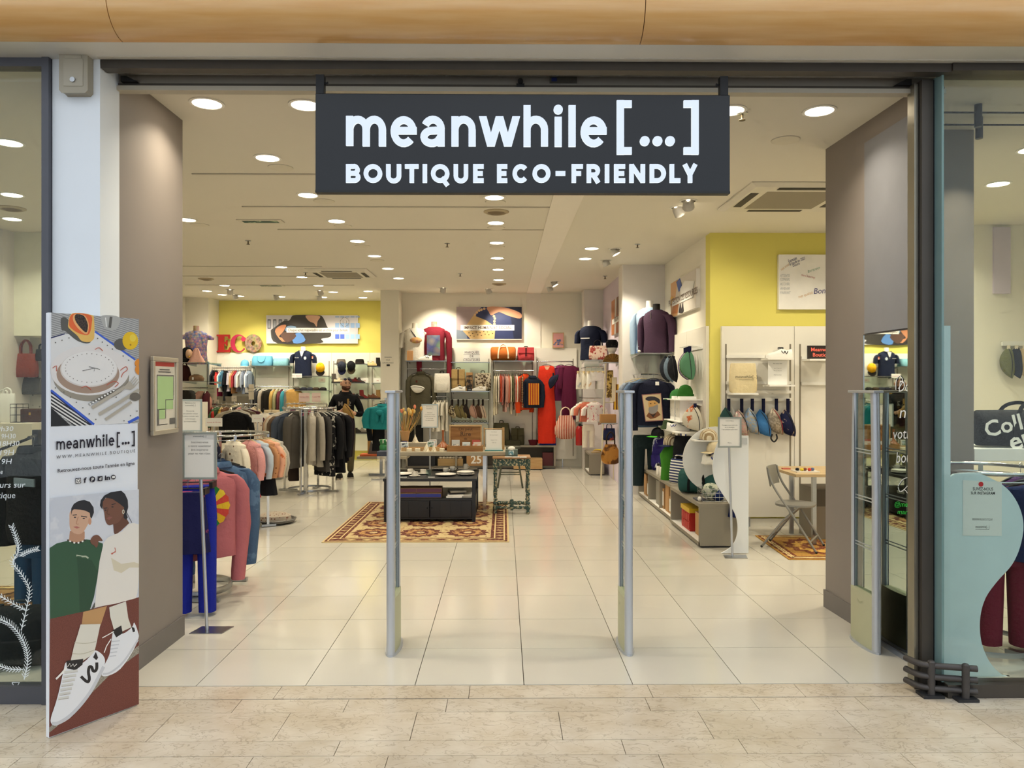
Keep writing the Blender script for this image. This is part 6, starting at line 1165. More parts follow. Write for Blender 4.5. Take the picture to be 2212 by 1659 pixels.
# ------------------------------------------------------------------ centre: rugs
def rug(name, label, x0, x1, y0, y1, rz=0, c=('#cdb583', '#5f2820', '#b98c55'), bw=.2, border=True):
    t = T(name, label, 'rug', ((x0+x1)/2, (y0+y1)/2, 0), rz); w_, h_ = (x1-x0)/2, (y1-y0)/2
    field = mat(name+'_field', c[0], .95, kind='blot', c2='#8a4f38', sc=24, th=.6, bump=.4, bs=300); red = mat(name+'_red', c[1], .95, kind='blot', c2='#a5764e', sc=34, th=.58, bump=.4, bs=300); gold = mat(name+'_gold', c[2], .95, kind='blot', c2=c[1], sc=22, th=.56)
    G().box(-w_, w_, -h_, h_, .001, .008).build('edge', mat(name+'_edge', c[0], .95), t)
    G().box(-w_+.02, w_-.02, -h_+.02, h_-.02, .008, .009).build('border', red, t); G().box(-w_+bw, w_-bw, -h_+bw, h_-bw, .009, .0105).build('field', field, t)
    g = G()
    for k, (o1, o2) in enumerate(((.045, .06), (bw-.05, bw-.035))):
        for a, b, c_, d in ((-w_+o1, w_-o1, -h_+o1, -h_+o2), (-w_+o1, w_-o1, h_-o2, h_-o1), (-w_+o1, -w_+o2, -h_+o1, h_-o1), (w_-o2, w_-o1, -h_+o1, h_-o1)): g.box(a, b, c_, d, .009, .0105)
    n = int(h_*2/.16)
    for k in range(n):
        y = -h_+bw*.5+(2*h_-bw)*(k+.5)/n
        for sx in (-1, 1): x = sx*(w_-bw*.5); g.add([(x-.05, y, .0106), (x, y-.022, .0106), (x+.05, y, .0106), (x, y+.022, .0106)], [(0, 1, 2, 3)])
    n = int(w_*2/.2)
    for k in range(n):
        x = -w_+bw+(2*w_-2*bw)*(k+.5)/n
        for sy in (-1, 1): y = sy*(h_-bw*.5); g.add([(x-.06, y, .0106), (x, y-.03, .0106), (x+.06, y, .0106), (x, y+.03, .0106)], [(0, 1, 2, 3)])
    g.build('border_pattern', mat(name+'_cream', '#d9c088', .95), t)
    nx, ny = max(1, int((w_-bw)*2/.5)), max(1, int((h_-bw)*2/.5))
    for ring, mm, dz in ((1., red, .0107), (.72, gold, .0112), (.42, red, .0117), (.2, field, .0122)):
        g = G()
        for i in range(nx):
            for j in range(ny):
                cx_, cy_ = -w_+bw+(w_-bw)*2*(i+.5)/nx, -h_+bw+(h_-bw)*2*(j+.5)/ny; rx, ry = (w_-bw)/nx*.86*ring, (h_-bw)/ny*.84*ring
                g.add([(cx_+rx*cos(2*pi*k/24)*(1+.1*cos(8*pi*k/24*3)), cy_+ry*sin(2*pi*k/24)*(1+.1*cos(8*pi*k/24*3)), dz) for k in range(24)], [tuple(range(24))])
        g.build('medallion_pattern', mm, t)
    return t
rug('patterned_rug', 'cream and red patterned rug under the black cabinet', fl(695, 1172).x, fl(1100, 1170).x, 8.02, 10.78)
rug('small_rug', 'orange-brown patterned rug under the folding chair', 2.72, 4.2, 7.15, 8.3, rad(-3), ('#b98a3c', '#7a3a1a', '#d8a850'), bw=.12)
# ------------------------------------------------------------------ black cabinet with tableware
kx0, kx1 = AX(829, 9.15), AX(1027, 9.15); kw = (kx1-kx0)/2; KH = AZ(1036, 9.15)
cb = T('black_cabinet', 'low black wooden cabinet with open shelf on the rug', 'cabinet', ((kx0+kx1)/2, 9.66, .013)); d = .51
G().box(-kw-.01, kw+.01, -d, d, KH-.035, KH).build('top', BLACK, cb, bevel=.004); G().box(-kw+.004, kw-.004, -d+.016, d-.016, .03, .05).box(-kw+.004, kw-.004, -d+.016, d-.016, .255, .28).build('shelf', BLACK, cb)
for sx in (-1, 1):
    for sy in (-1, 1): x = sx*(kw-.02); y = sy*(d-.03); G().box(x-.02, x+.02, y-.02, y+.02, 0, KH-.035).build('leg', BLACK, cb)
    G().box(sx*(kw-.02)-.008, sx*(kw-.02)+.008, -d+.05, d-.05, .05, .26).build('side', BLACK, cb)
G().box(-kw+.04, kw-.04, d-.03, d-.02, .05, .26).build('back', BLACK, cb)
for sx in (-1, 1):
    dr_ = G().box(min(sx*.004, sx*(kw-.045)), max(sx*.004, sx*(kw-.045)), -d+.012, -d+.03, .052, .253).build('door', BLACK, cb, bevel=.002)
    for k in range(4): x = sx*(.004+(kw-.05)*(k+.5)/4); G().box(x-(kw-.05)/8+.004, x+(kw-.05)/8-.004, -d+.007, -d+.012, .06, .246).build('plank', BLACK, dr_)
    G().ball((sx*.025, -d-.004, .17), .009, 8, 6).build('knob', BLACKM, dr_, smooth=60)
kz = KH+.014
CER = mat('ceramic_white', '#ece6da', .25, coat=.3); CERP = mat('ceramic_sketch', '#e6dfd2', .3, kind='blot', c2='#7a7468', sc=60, th=.66)
def plate(px, py, label, r_=.13, n_=1, mm=None):
    Y = EYE-kz; p = fl(px, py, kz); t = T('plate', label, 'plate', p)
    for k in range(n_): G().lathe([(r_*.6, 0), (r_, .018), (r_*.99, .022), (r_*.58, .006), (.001, .006)], 24).build('dish', mm or CER, t, smooth=40, loc=(0, 0, .012*k))
    return t
def cup(px, py, label, r_=.035, h_=.06, mm=None, saucer=True, z0=None):
    p = fl(px, py, z0 or kz); t = T('cup', label, 'cup', p)
    if saucer: G().lathe([(.04, 0), (.07, .01), (.068, .013), (.001, .006)], 20).build('saucer', CER, t, smooth=40)
    G().lathe([(r_*.7, .008), (r_, .02), (r_*1.02, h_), (r_*.92, h_), (r_*.88, .025), (.001, .014)], 16).build('bowl', mm or CERP, t, smooth=40); G().tube([(r_, 0, h_*.75), (r_+.018, 0, h_*.6), (r_, 0, h_*.35)], .004, 6).build('handle', mm or CERP, t)
    return t
plate(868, 1026, 'white plate half hidden behind the silver gate post'); plate(963, 1027, 'large white plate with a small cup behind it', .13, 1); plate(1006, 1026, 'stack of three white plates near the cabinet corner', .11, 3); plate(950, 1014, 'white serving plate at the back of the cabinet', .12); plate(1010, 1015, 'sketch-patterned plate behind the plate stack', .13, 1, CERP)
cup(886, 1023, 'white cup on saucer nearest the gate'); cup(896, 1029, 'sketch-print cup on saucer in front of the others'); cup(914, 1024, 'patterned small cup in the middle of the cabinet'); cup(963, 1021, 'white cup behind the large plate', saucer=False); cup(977, 1018, 'beige cup near the plate stack', saucer=False, mm=CER); cup(1006, 1015, 'tall printed beaker on the rear plate', .03, .08, saucer=False)
t = T('glass_tumbler', 'small clear tumbler set on the black cabinet', 'glass', fl(926, 1027, kz)); G().lathe([(.028, 0), (.034, .07), (.032, .07), (.027, .006), (.001, .006)], 14).build('bowl', CLEAR, t, smooth=40)
for px, w_ in ((870, .1), (932, .08)): p = fl(px, 1031, kz); tag(G().box(-w_/2, w_/2, -.02, .02, 0, .003).build('price_strip', PAPER, loc=p), 'white price strip on the cabinet %s' % ('by the gate post' if px < 900 else 'before the large plate'), 'price card')
zs_ = .294; BLB = mat('box_blue', '#27348c', .5); PLB = mat('box_plum', '#5a2a4a', .5)
for i, px in enumerate((872, 926)):
    for k, mm in enumerate((BLB, PLB)): x = AX(px, 9.2); box_item('gift_box', '%s banded kraft box, %s pile in the black cabinet' % (('blue', 'plum')[k], ('first', 'second')[i]), (x, 9.3, zs_+.001+k*.062), rad(2*k), (.31, .22, .058), mat('kraft_box', '#7d5f42', .8), lid=mm)
for i in range(4): box_item('notebook', '%s book in the pile at the cabinet end' % ('lowest white', 'second white', 'black-covered', 'top grey')[i], (AX(981, 9.2)+.01*i, 9.3, zs_+.001+i*.021), rad(4*i), (.19, .24, .02), (PAPER, PAPER, INK, mat('book_grey', '#8a857c'))[i], 'book')
for i in range(2): box_item('notebook', '%s magazine beside the book pile in the cabinet' % ('lower striped', 'upper grey')[i], (AX(1007, 9.2), 9.3, zs_+.001+i*.02), rad(-5), (.16, .22, .019), mat('mag_%d' % i, ('#a8a49a', '#c9c4ba')[i]), 'magazine')
# ------------------------------------------------------------------ greige display table
TZ = AZ(976, 9.95); tx0, tx1 = AX(826, 9.9), AX(1093, 9.9)
tb = T('display_table', 'greige display table with candles behind the black cabinet', 'table', ((tx0+tx1)/2, 10.35, .013)); tw = (tx1-tx0)/2; TZL = TZ-.013
G().box(-tw, tw, -.42, .42, TZL-.05, TZL).build('top', mat('table_greige', '#a89d86', .5, var=.03), tb, bevel=.003)
for sx in (-1, 1):
    for sy in (-1, 1): x = sx*(tw-.28) if sx > 0 else -tw+.06; G().box(x-.022, x+.022, sy*.36-.022, sy*.36+.022, 0, TZL-.05).build('leg', CHROME, tb)
OnT = lambda px, py: fl(px, min(max(967+(py-940)*.22, 967), 975), TZ)
def candle(kind, px, py, label, s_=1.):
    t = T('candle', label, 'candle', OnT(px, py)); WAX = mat('candle_wax', '#e8dcc0', .5)
    if kind == 'cone':
        g = G(); rings = []
        for k in range(13): z = k/12; a = z*2.2; rings.append([((.04*s_*(1-z)+.002)*(1+.16*cos(6*(2*pi*j/24)))*cos(2*pi*j/24+a), (.04*s_*(1-z)+.002)*(1+.16*cos(6*(2*pi*j/24)))*sin(2*pi*j/24+a), z*.105*s_) for j in range(24)])
        g.loft(rings).build('wax', WAX, t, smooth=30)
    else: G().loft([ell(0, 0, z, .036*k_, .036*k_, 12, .9, 0, .003, 6) for z, k_ in ((0, 1), (.012, 1.05), (.024, 1), (.036, 1.05), (.04, .9))]).build('wax', WAX, t, smooth=30)
    G().tube([(0, 0, .035 if kind != 'cone' else .1*s_), (0, 0, .05 if kind != 'cone' else .115*s_)], .0015, 5).build('wick', INK, t); return t
candle('cone', 921, 976, 'tall spiral cone candle at the table front'); candle('cone', 937, 976, 'shorter spiral cone candle beside the tall one', .8); candle('cone', 901, 941, 'spiral cone candle raised at the back of the table', 1.0).location = OnT(897, 955)+V((0, 0, .0905))
for px, n_ in ((884, 'nearest the gate'), (902, 'between flat and cone candles'), (955, 'below the amber vase')): candle('sq', px, 978, 'ribbed square candle %s' % n_)
rs = tag(G().box(-.2, .2, -.09, .09, 0, .09).build('display_riser', mat('table_greige'), loc=OnT(893, 955)), 'small greige riser carrying a cone candle', 'riser')
for px, w_, n_ in ((894, .32, 'beside the photo cards'), (938, .2, 'behind the cone candles')): p = OnT(px, 972); t = T('shallow_tray', 'shallow brown wooden tray %s' % n_, 'tray', p); G().box(-w_/2+.001, w_/2-.001, -.044, .044, .001, .01).box(-w_/2, w_/2, -.055, -.045, 0, .05).box(-w_/2, w_/2, .045, .055, 0, .05).build('boards', WOODL, t)
t = T('amber_vase', 'amber ceramic long-necked vase on the display table', 'vase', OnT(957, 962)); G().lathe([(.035, 0), (.06, .005), (.088, .035), (.08, .06), (.045, .085), (.018, .12), (.013, .17), (.014, .24), (.02, .265), (.012, .262), (.008, .2)], 24).build('body', mat('amber_glaze', '#a8602a', .3, coat=.4, kind='stripe', c2='#8f4c1e', sc=60, ax=(1, 1, 0)), t, smooth=40)
# crate with cards
p = OnT(1005, 972); ct = T('lettered_crate', 'open wooden crate lettered On peut Rire on the display table', 'crate', p); WD = mat('crate_wood', '#a97a44', .6, kind='wood', c2='#8a5c2c', sc=4, ax=(1, 8, 8))
G().box(-.219, .219, -.089, .1, .001, .012).box(-.235, .235, -.11, -.09, 0, .075).box(-.235, -.22, -.0895, .11, 0, .075).box(.22, .235, -.0895, .11, 0, .075).build('tray', WD, ct)
G().box(-.21, .21, .1, .115, .04, .33).build('lid', WD, ct); G().box(-.2165, .2165, .084, .1185, .318, .335).box(-.2165, -.2, .084, .1185, .04, .3175).box(.2, .2165, .084, .1185, .04, .3175).build('lid_frame', WOODL, ct)
g = G(); [write(g, tx, (0, .0985, z), (1, 0, 0), (0, 0, 1), s_) for tx, z, s_ in (('On peut', .265, .055), ('Rire', .19, .085), ('de', .14, .045))]; g.build('print', mat('burnt_ink', '#3a2412'), ct)
for i, (px, py, n_, c_) in enumerate(((984, 962, 'grey landscape postcard in the crate, left end', '#c9ccc8'), (1007, 968, 'seaside postcard at the front of the crate', '#d8e0dc'), (1031, 967, 'orange print postcard at the front of the crate', '#e0c8b4'), (1028, 958, 'coral postcard leaning at the crate back', '#b8503c'))):
    q_ = V((AX(px, p.y-.05+.04*(i in (0, 3))), p.y-.03+.05*(i in (0, 3)), TZ+.0135)); t = card('postcard', n_, q_, 0, .105, .13 if i in (0, 3) else .105, (), mat('postcard_%d' % i, c_, .6), cat='postcard', tilt=rad(-8)); G().box(-.045, .045, -.003, -.002, .02, .075).build('print', mat('postcard_art_%d' % i, ('#8a9496', '#7fa8b0', '#d8824a', '#8a2c40')[i], .6, kind='blot', c2='#e6e0d4', sc=40), t)
for px, py, n_ in ((874, 972, 'white-framed photo card leaning by the purple pouch'), (931, 963, 'green landscape card behind the cone candles'), (935, 945, 'pale floral card at the back of the table')):
    q_ = OnT(px, py); t = card('photo_card', n_, q_, rad(R.uniform(-15, 15)), .1, .12, (), PAPER, cat='photo card', tilt=rad(-12)); G().box(-.04, .04, -.0035, -.002, .03, .11).build('print', mat('photo_'+str(px), ('#2a2c38', '#3c6a3a', '#d8b0a0')[(874, 931, 935).index(px)], .6, kind='blot', c2='#b8c4c8', sc=30), t)
t = T('purple_pouch', 'purple tied gift pouch beside the bouquet', 'pouch', OnT(874, 960)); G().loft([ell(0, 0, z, .05*k_, .04*k_, 14, .8, 0, .003, 7) for z, k_ in ((0, 1), (.06, 1.05), (.09, .6), (.12, .8))]).build('cloth', fab('#2f2468'), t, smooth=50)
bq = T('dried_bouquet', 'dried grass and flower bouquet in kraft paper on the table', 'bouquet', OnT(875, 958)); G().loft([ell(0, 0, z, r_, r_, 14) for z, r_ in ((0, .03), (.12, .045), (.25, .07))]).build('kraft_wrap', CARD, bq, smooth=40)
q = random.Random(3)
for k in range(46):
    a, l_, sp = q.uniform(0, 2*pi), q.uniform(.25, .38), q.uniform(.03, .2); e_ = V((sp*cos(a)+.05, sp*sin(a)*.7, .2+l_)); g = G().tube([(0, 0, .15), tuple(e_*.7), tuple(e_)], [.0025, .002, .001], 4)
    if k < 16: g.ball(e_, (.018, .018, .03), 6, 5)
    g.build('stem' if k >= 16 else 'flower', fab(q.choice(('#b89a5c', '#c8ad70', '#a8864a')) if k >= 16 else q.choice(('#e08a6a', '#d8a048', '#dcbf7a'))), bq)
t = card('price_board', 'white price list standing in a teal holder on the table', OnT(1067, 972), 0, .21, .28, (('meanwhile[...]', .88, .013), ('Nos marques engagées', .74, .012), ('fabriqué en France', .5, .011), ('seconde main', .38, .011)), PAPER); G().box(-.12, .12, -.04, .05, -.004, .014).build('holder', mat('teal_holder', '#4a8a88', .4), t)
t = T('bamboo_easel', 'bamboo folding frame behind the white price list', 'frame', OnT(1066, 962))
for x in (-.125, .125, .14): G().tube([(x, .03, .0), (x, .03, .3)], .008, 8).build('cane', WOODL, t, smooth=60)
G().tube([(-.125, .03, .28), (.14, .03, .28)], .007, 8).build('cane', WOODL, t, smooth=60)
f = at(925, 925, 10.65); sign_stand('sign_stand', 'white welcome sign on a pole behind the candle table', (f.x, 10.9, 0), AZ(924, 10.85), AZ(873, 10.85), .235, BIENV)
# green jars and fringed cloth at the table end
t = T('green_jar', 'green glass jar with cream wax drips at the table end', 'jar', OnT(829, 966)); G().lathe([(.055, 0), (.06, .05), (.048, .075), (.055, .1), (.055, .14), (.03, .15)], 16).build('glass', mat('green_glass', '#2f7a44', .25), t, smooth=40)
for k in range(8): a = 2*pi*k/8; G().tube([(.056*cos(a), .056*sin(a), .145), (.058*cos(a), .058*sin(a), .10+.02*(k % 3))], .006, 5).build('wax_drip', CER, t, smooth=60)
t = T('fringed_cloth', 'blue-grey cloth with cream fringe at the table end', 'cloth', V((AX(824, 9.9), 9.96, TZ))); G().box(-.06, .07, -.06, .3, .0, .006).box(-.06, .07, -.066, -.06, -.05, .006).build('weave', fab('#4a4e5c'), t)
for k in range(8): x = -.055+.016*k; G().tube([(x, -.066, -.05), (x+.004, -.068, -.09), (x-.002, -.066, -.12)], .003, 5).build('tassel', CER, t)
# ------------------------------------------------------------------ ornate small table, stool, chairs behind
OR = mat('flaked_green_paint', '#2f4a44', .6, kind='blot', c2='#b8ad8c', sc=38, th=.55)
ot = T('carved_table', 'small carved table with flaking green paint beside the rug', 'table', (AX(1105, 9.9), 9.95, 0)); w_, d_ = .21, .17; OZ = AZ(988, 9.75)
G().box(-w_-.035, w_+.035, -d_-.03, d_+.03, OZ-.022, OZ).build('top', mat('worn_top', '#a87f52', .5, kind='wood', c2='#8a6238', sc=4, ax=(1, 8, 1)), ot, bevel=.004)
for sy in (-1, 1): G().box(-w_+.03, w_-.03, sy*d_-.012, sy*d_+.012, OZ-.11, OZ-.022).build('apron', OR, ot)
for sx in (-1, 1): G().box(sx*w_-.012, sx*w_+.012, -d_, d_, OZ-.11, OZ-.022).build('apron', OR, ot)
tp = [(.014, 0), (.022, .015), (.022, .03), (.015, .04), (.026, .06), (.032, .085), (.026, .11), (.018, .12), (.03, .14), (.018, .16), (.024, .19), (.016, .21), (.026, .25), (.02, .4), (.018, .5), (.028, .52), (.018, .54), (.03, .57), (.032, OZ-.022)]
for sx in (-1, 1):
    for sy in (-1, 1): G().lathe(tp, 12, (sx*w_, sy*d_, 0)).build('leg', OR, ot, smooth=40)
def spindle(a, b, t):
    a, b = V(a), V(b); n = 13; G().tube([a+(b-a)*k/(n-1) for k in range(n)], [.012+.011*abs(sin(k*1.25)) for k in range(n)], 10).build('stretcher', OR, t, smooth=50)
for z in (.085, .15): spindle((-w_, -d_, z), (w_, -d_, z), ot); 
spindle((-w_, d_, .085), (w_, d_, .085), ot); spindle((-w_, -d_, .085), (-w_, d_, .085), ot); spindle((w_, -d_, .085), (w_, d_, .085), ot); G().lathe([(.02, .05), (.03, .08), (.026, .12), (.032, .16), (.02, .19)], 12, (0, -d_, 0)).build('finial', OR, ot, smooth=40)
t = T('teal_basket', 'small grey-green box with a white cloth on the carved table', 'box', (AX(1105, 9.9), 9.9, OZ)); G().box(-.08, .08, -.05, .05, 0, .09).build('body', mat('box_greygreen', '#5c6a60', .5), t, bevel=.004); G().ball((0, -.02, .1), (.05, .035, .035), 10, 6).build('cloth', CER, t, smooth=60); G().box(-.04, .03, -.053, -.05, .02, .08).build('print', mat('cat_print', '#cfd8d4', .5, kind='blot', c2='#5a8a98', sc=30), t)
for i in range(3): tag(G().box(-.045, .045, -.03, .03, 0, .004).build('price_strip', PAPER, loc=(AX(1098+i*16, 9.8), 9.8-.02*i, OZ)), 'white card on the carved table, %s from the box' % ORD[i], 'card')
st = T('wooden_stool', 'olive green wooden stool behind the carved table', 'stool', (AX(1102, 12.4), 12.4, 0)); SG = mat('stool_green', '#4a4c3c', .5)
G().lathe([(.16, .62), (.165, .65), (.15, .655)], 20).build('seat', SG, st, smooth=40)
for sx in (-1, 1):
    for sy in (-1, 1): G().tube([(sx*.1, sy*.1, .63), (sx*.2, sy*.16, 0)], .014, 8).build('leg', SG, st, smooth=60)
    G().tube([(sx*.168, -.142, .2), (sx*.168, .142, .2)], .009, 6).build('stretcher', SG, st)
for sy in (-1, 1): G().tube([(-.165, sy*.142, .22), (.165, sy*.142, .22)], .009, 6).build('stretcher', SG, st)
# low bench with wooden box, teal jacket
LB = T('low_bench', 'low pale bench behind the silver gate with an orange mat', 'bench', (AX(808, 13.9), 14.05, 0)); bz = AZ(985, 13.9); G().box(-.3, .6, -.22, .3, bz-.05, bz).build('top', mat('table_greige'), LB); G().box(.08, .13, -.02, .03, .03, bz-.05).box(-.12, .5, -.02, .03, 0, .03).build('leg', STEEL, LB)
tag(G().box(-.16, .2, -.12, .12, 0, .035).build('orange_mat', fab('#d87048'), loc=(AX(797, 13.9), 13.98, bz)), 'folded orange mat on the low pale bench', 'mat')
wb = T('diamond_box', 'tall wooden box with grey and white diamond inlay', 'box', (AX(808, 14.0), 14.05, bz+.036)); WB = mat('oak_veneer', '#b58a4c', .5, kind='wood', c2='#a0763c', sc=4, ax=(8, 8, 1)); hB = .47
G().box(-.11, .13, -.1, .1, 0, hB).build('carcass', WB, wb, bevel=.003); G().box(.122, .134, -.101, .1, 0, hB).build('grey_side', mat('grey_veneer', '#8a8478'), wb)
G().add([(-.1, -.102, 0), (.09, -.102, 0), (-.005, -.102, hB-.03)], [(0, 1, 2)]).build('grey_inlay', mat('inlay_grey', '#5c5a58'), wb); G().add([(-.045, -.1035, .24), (-.005, -.1035, .15), (.035, -.1035, .24), (-.005, -.1035, .33)], [(0, 1, 2, 3)]).build('diamond_inlay', CER, wb)
t = T('shell_ornament', 'small white shell ornament on the diamond box', 'ornament', (AX(808, 14.0), 14.03, bz+.036+hB)); G().lathe([(.06, 0), (.05, .015), (.02, .03), (.004, .07)], 10).build('shell', CER, t, smooth=40)
TEAL = fab('#1f7c80'); tj = garment('teal_jacket', 'teal jacket with big bow collar beside the silver gate', 'jacket', None, (AX(826, 13.2), 13.2, AZ(866, 13.2)), rad(-15), TEAL, 'top', HANG_W, w=.5, L=.42, t=.2, sl=.3, slw=.1, collar=TEAL); G().ball((0, -.12, -.2), (.07, .04, .05), 10, 6).ball((-.05, -.12, -.28), (.035, .02, .1), 8, 6).ball((.05, -.12, -.28), (.035, .02, .1), 8, 6).build('bow', TEAL, tj, smooth=60)
rr = T('clothes_rack', 'slim chrome rack holding the teal jacket', 'clothes rack', (AX(832, 13.3), 13.35, 0)); zq = AZ(866, 13.2); G().box(-.015, .015, -.015, .015, 0, zq+.05).box(-.25, .25, -.02, .02, 0, .02).tube([(0, 0, zq), (-.06, -.22, zq-.006)], .01, 8).build('stand', CHROME, rr)
garment('black_coat', 'black coat hanging behind the teal jacket', 'coat', None, (AX(829, 13.5), 13.48, AZ(862, 13.5)), rad(20), fab('#141418'), 'top', HANG_B, w=.42, L=.85, t=.12, sl=.55)
# ------------------------------------------------------------------ corner beside the lavender wall
g1 = 'glass shelves in the far right corner'
YQ = 14.3
z = shelf('glass shelf carrying the navy t-shirt bust', 1264, 1306, 777, YQ-.25, 14.78, group=g1)
t = bust('tee_bust', 'bust in a navy t-shirt with a patterned tote in the far corner', (AX(1276, YQ), YQ, z+.034), rad(-30), SKINW, fab('#1b2136'), sl=.24, scale=1.1); G().box(-.14, .04, -.152, -.149, .36, .38).build('print', PAPER, t)
tote('patterned_tote', 'cream and red patterned tote leaning on the navy bust', (AX(1292, YQ-.2), YQ-.2, z), rad(-15), fab('#d8c0ac', kind='blot', c2='#9a4038', sc=16, th=.55), w=.34, h=.26, d=.09, hh=.1, hm=fab('#1d1a24'))
z = shelf('glass shelf carrying the turbaned head', 1303, 1343, 782, 12.35, 12.9, group=g1)
t = T('turban_mannequin', 'white mannequin head wearing a black studded headscarf', 'mannequin', (AX(1322, 12.55), 12.55, z)); G().lathe([(.1, 0), (.09, .03), (.055, .08), (.05, .16)], 16).ball((0, 0, .26), (.085, .1, .12), 14, 9).build('head', SKINW, t, smooth=60); G().loft([ell(0, 0, .27+zz, .1*k_, .115*k_, 16, 1, 0, .006, 5) for zz, k_ in ((-.03, .92), (.02, 1.02), (.06, 1.), (.1, .7))]).build('headscarf', fab('#17161c', kind='dots', c2='#b8ac90', sc=34, th=.2), t, smooth=50)
fn = T('fan_bag', 'brown leather fan-shaped bag on the corner shelf', 'bag', (AX(1324, 12.42), 12.42, z)); g = G()
for k in range(9): a0, a1 = pi*k/9, pi*(k+1)/9; m_ = (a0+a1)/2; g.add([(0, 0, 0), (.16*cos(a0), .0, .14*sin(a0)), (.16*cos(m_), -.03, .14*sin(m_)), (.16*cos(a1), 0, .14*sin(a1)), (0, .05, 0), (.16*cos(a0), .05, .14*sin(a0)), (.16*cos(a1), .05, .14*sin(a1))], [(0, 1, 2), (0, 2, 3), (4, 6, 5), (1, 5, 6, 3, 2)])
g.build('pleats', fab('#96703c'), fn)
zr = rail('short rail of children\'s shorts in the far corner', 1266, 1304, 793, 13.9, 14.78)
for i, (n_, c_, px) in enumerate((('white flower print', '#d8d2c4', 1265), ('cream printed', '#ded6c4', 1277), ('white lion print', '#e8e4da', 1286))): garment('child_shorts', '%s children\'s shorts on the short corner rail' % n_, 'shorts', 'shorts on the corner rail', (AX(px, 13.9), 13.94-.06*i, zr), rad(6), fab(c_, kind='blot', c2=('#7a8a9a', '#b08a6a', '#d8a040')[i], sc=11, th=.66), 'shorts', HANG_W, w=.34, L=.3, t=.1)
zr = rail('second short rail of baby clothes in the far corner', 1262, 1300, 860, 13.85, 14.78)
FLM = fab('#e6dcd2', kind='blot', c2='#c8606a', sc=22, th=.6)
for i, (n_, mm, px) in enumerate((('white baby top', fab('#e4ddd0'), 1262), ('coral baby top', fab('#c87058'), 1268), ('flamingo print baby top', FLM, 1283))): garment('baby_shirt', '%s on the second corner rail' % n_, 'baby top', 'baby tops on the corner rail', (AX(px, 13.85), 13.92-.07*i, zr), rad(8), mm, 'top', HANG_W, w=.3, L=.36, t=.08, sl=.14, seed=i)
garment('baby_trousers', 'cream baby trousers under the flamingo print top', 'trousers', None, (AX(1272, 13.8), 13.88, AZ(905, 13.85)), rad(8), fab('#e2d8c4'), 'trousers', HANG_W, w=.24, L=.42, t=.08, hang=False)
ldm = mat('ladder_wood', '#d8ccb0', .6)
def ladder(name, label, p0, p1, w_, n_, dirx=(1, 0)):
    t = T(name, label, 'ladder', (p0[0], p0[1], 0)); d = V(p1)-V(p0); sd = V((dirx[0], dirx[1], 0))*w_/2
    for s_ in (-1, 1): G().tube([V((0, 0, 0))+sd*s_, d+sd*s_], .02, 6, flat=(1.2, .8)).build('rail', ldm, t)
    for k in range(n_): c_ = d*(k+1)/(n_+1); G().tube([c_-sd, c_+sd], .012, 6).build('rung', ldm, t)
    return t
b0 = fl(1312, 1035); ladder('display_ladder', 'pale wooden ladder draped with scarves by the lavender wall', (b0.x, b0.y, 0), (AX(1322, 13.2), 13.2, AZ(785, 13.2)), .22, 5)
for i, (n_, px, py, mm, L_) in enumerate((('gold chain print', 1318, 800, fab('#c8a860', kind='blot', c2='#5a4424', sc=20, th=.5), .45), ('yellow and brown', 1333, 830, fab('#d8a838', kind='stripe', c2='#6a4424', sc=20, ax=(1, 0, 0)), .42), ('cream', 1326, 815, fab('#e0d2b4'), .4))):
    t = T('scarf', '%s scarf hanging on the pale ladder' % n_, 'scarf', (AX(px, 12.6), 12.6, AZ(py, 12.6))); G().loft([ell(0, 0, -L_*f_, .05+.015*f_, .03, 12, .9, i, .008, 5) for f_ in (0, .1, .4, .75, 1)]).build('cloth', mm, t, smooth=50)
z = shelf('glass shelf carrying a brown shoe box by the ladder', 1299, 1334, 914, 12.6, 13.1, group=g1); box_item('brown_box', 'brown leather box on the shelf by the pale ladder', (AX(1314, 12.7), 12.75, z), 0, (.26, .16, .14), fab('#a87c4c'), 'box')
tote('gold_bag', 'metallic gold and bronze bag beside the silver gate', (AX(1319, 12.3), 12.3, AZ(1003, 12.3)), 0, fab('#a87434', kind='blot', c2='#5c3c22', sc=8, th=.55, r=.35, m=.5), w=.3, h=.32, d=.14, hh=.2, hm=fab('#2a1c14'), sack=True)
tote('navy_bag', 'navy and red bag above the gold bag', (AX(1316, 12.7), 12.7, AZ(914, 12.6)-.292), 0, fab('#1f2444', kind='blot', c2='#a8482c', sc=8, th=.6), w=.2, h=.2, d=.1, hh=.08, handles=1)
cbx0 = fl(1273, 1027); open_unit('display_bench', 'small greige cube bench below the baby clothes', AX(1273, 13.96), AX(1303, 13.96)+.02, 13.96, 14.75, AZ(980, 13.96), 1, 'x')
for i, (c_, n_, px) in enumerate((('#c8b088', 'straw', 1268), ('#8a6a3c', 'brown', 1276), ('#e0c020', 'yellow', 1288))): tag(G().loft([ell(0, 0, zz, .09*k_, .06*k_, 14, .8, i, .005, 4) for zz, k_ in ((0, 1), (.02, 1), (.035, .6))]).build('folded_cloth', fab(c_), smooth=50, loc=(AX(1286+5*i, 14.2), 14.1+.18*i, AZ(980, 13.96))), '%s folded cloth on the small cube bench' % n_, 'cloth')
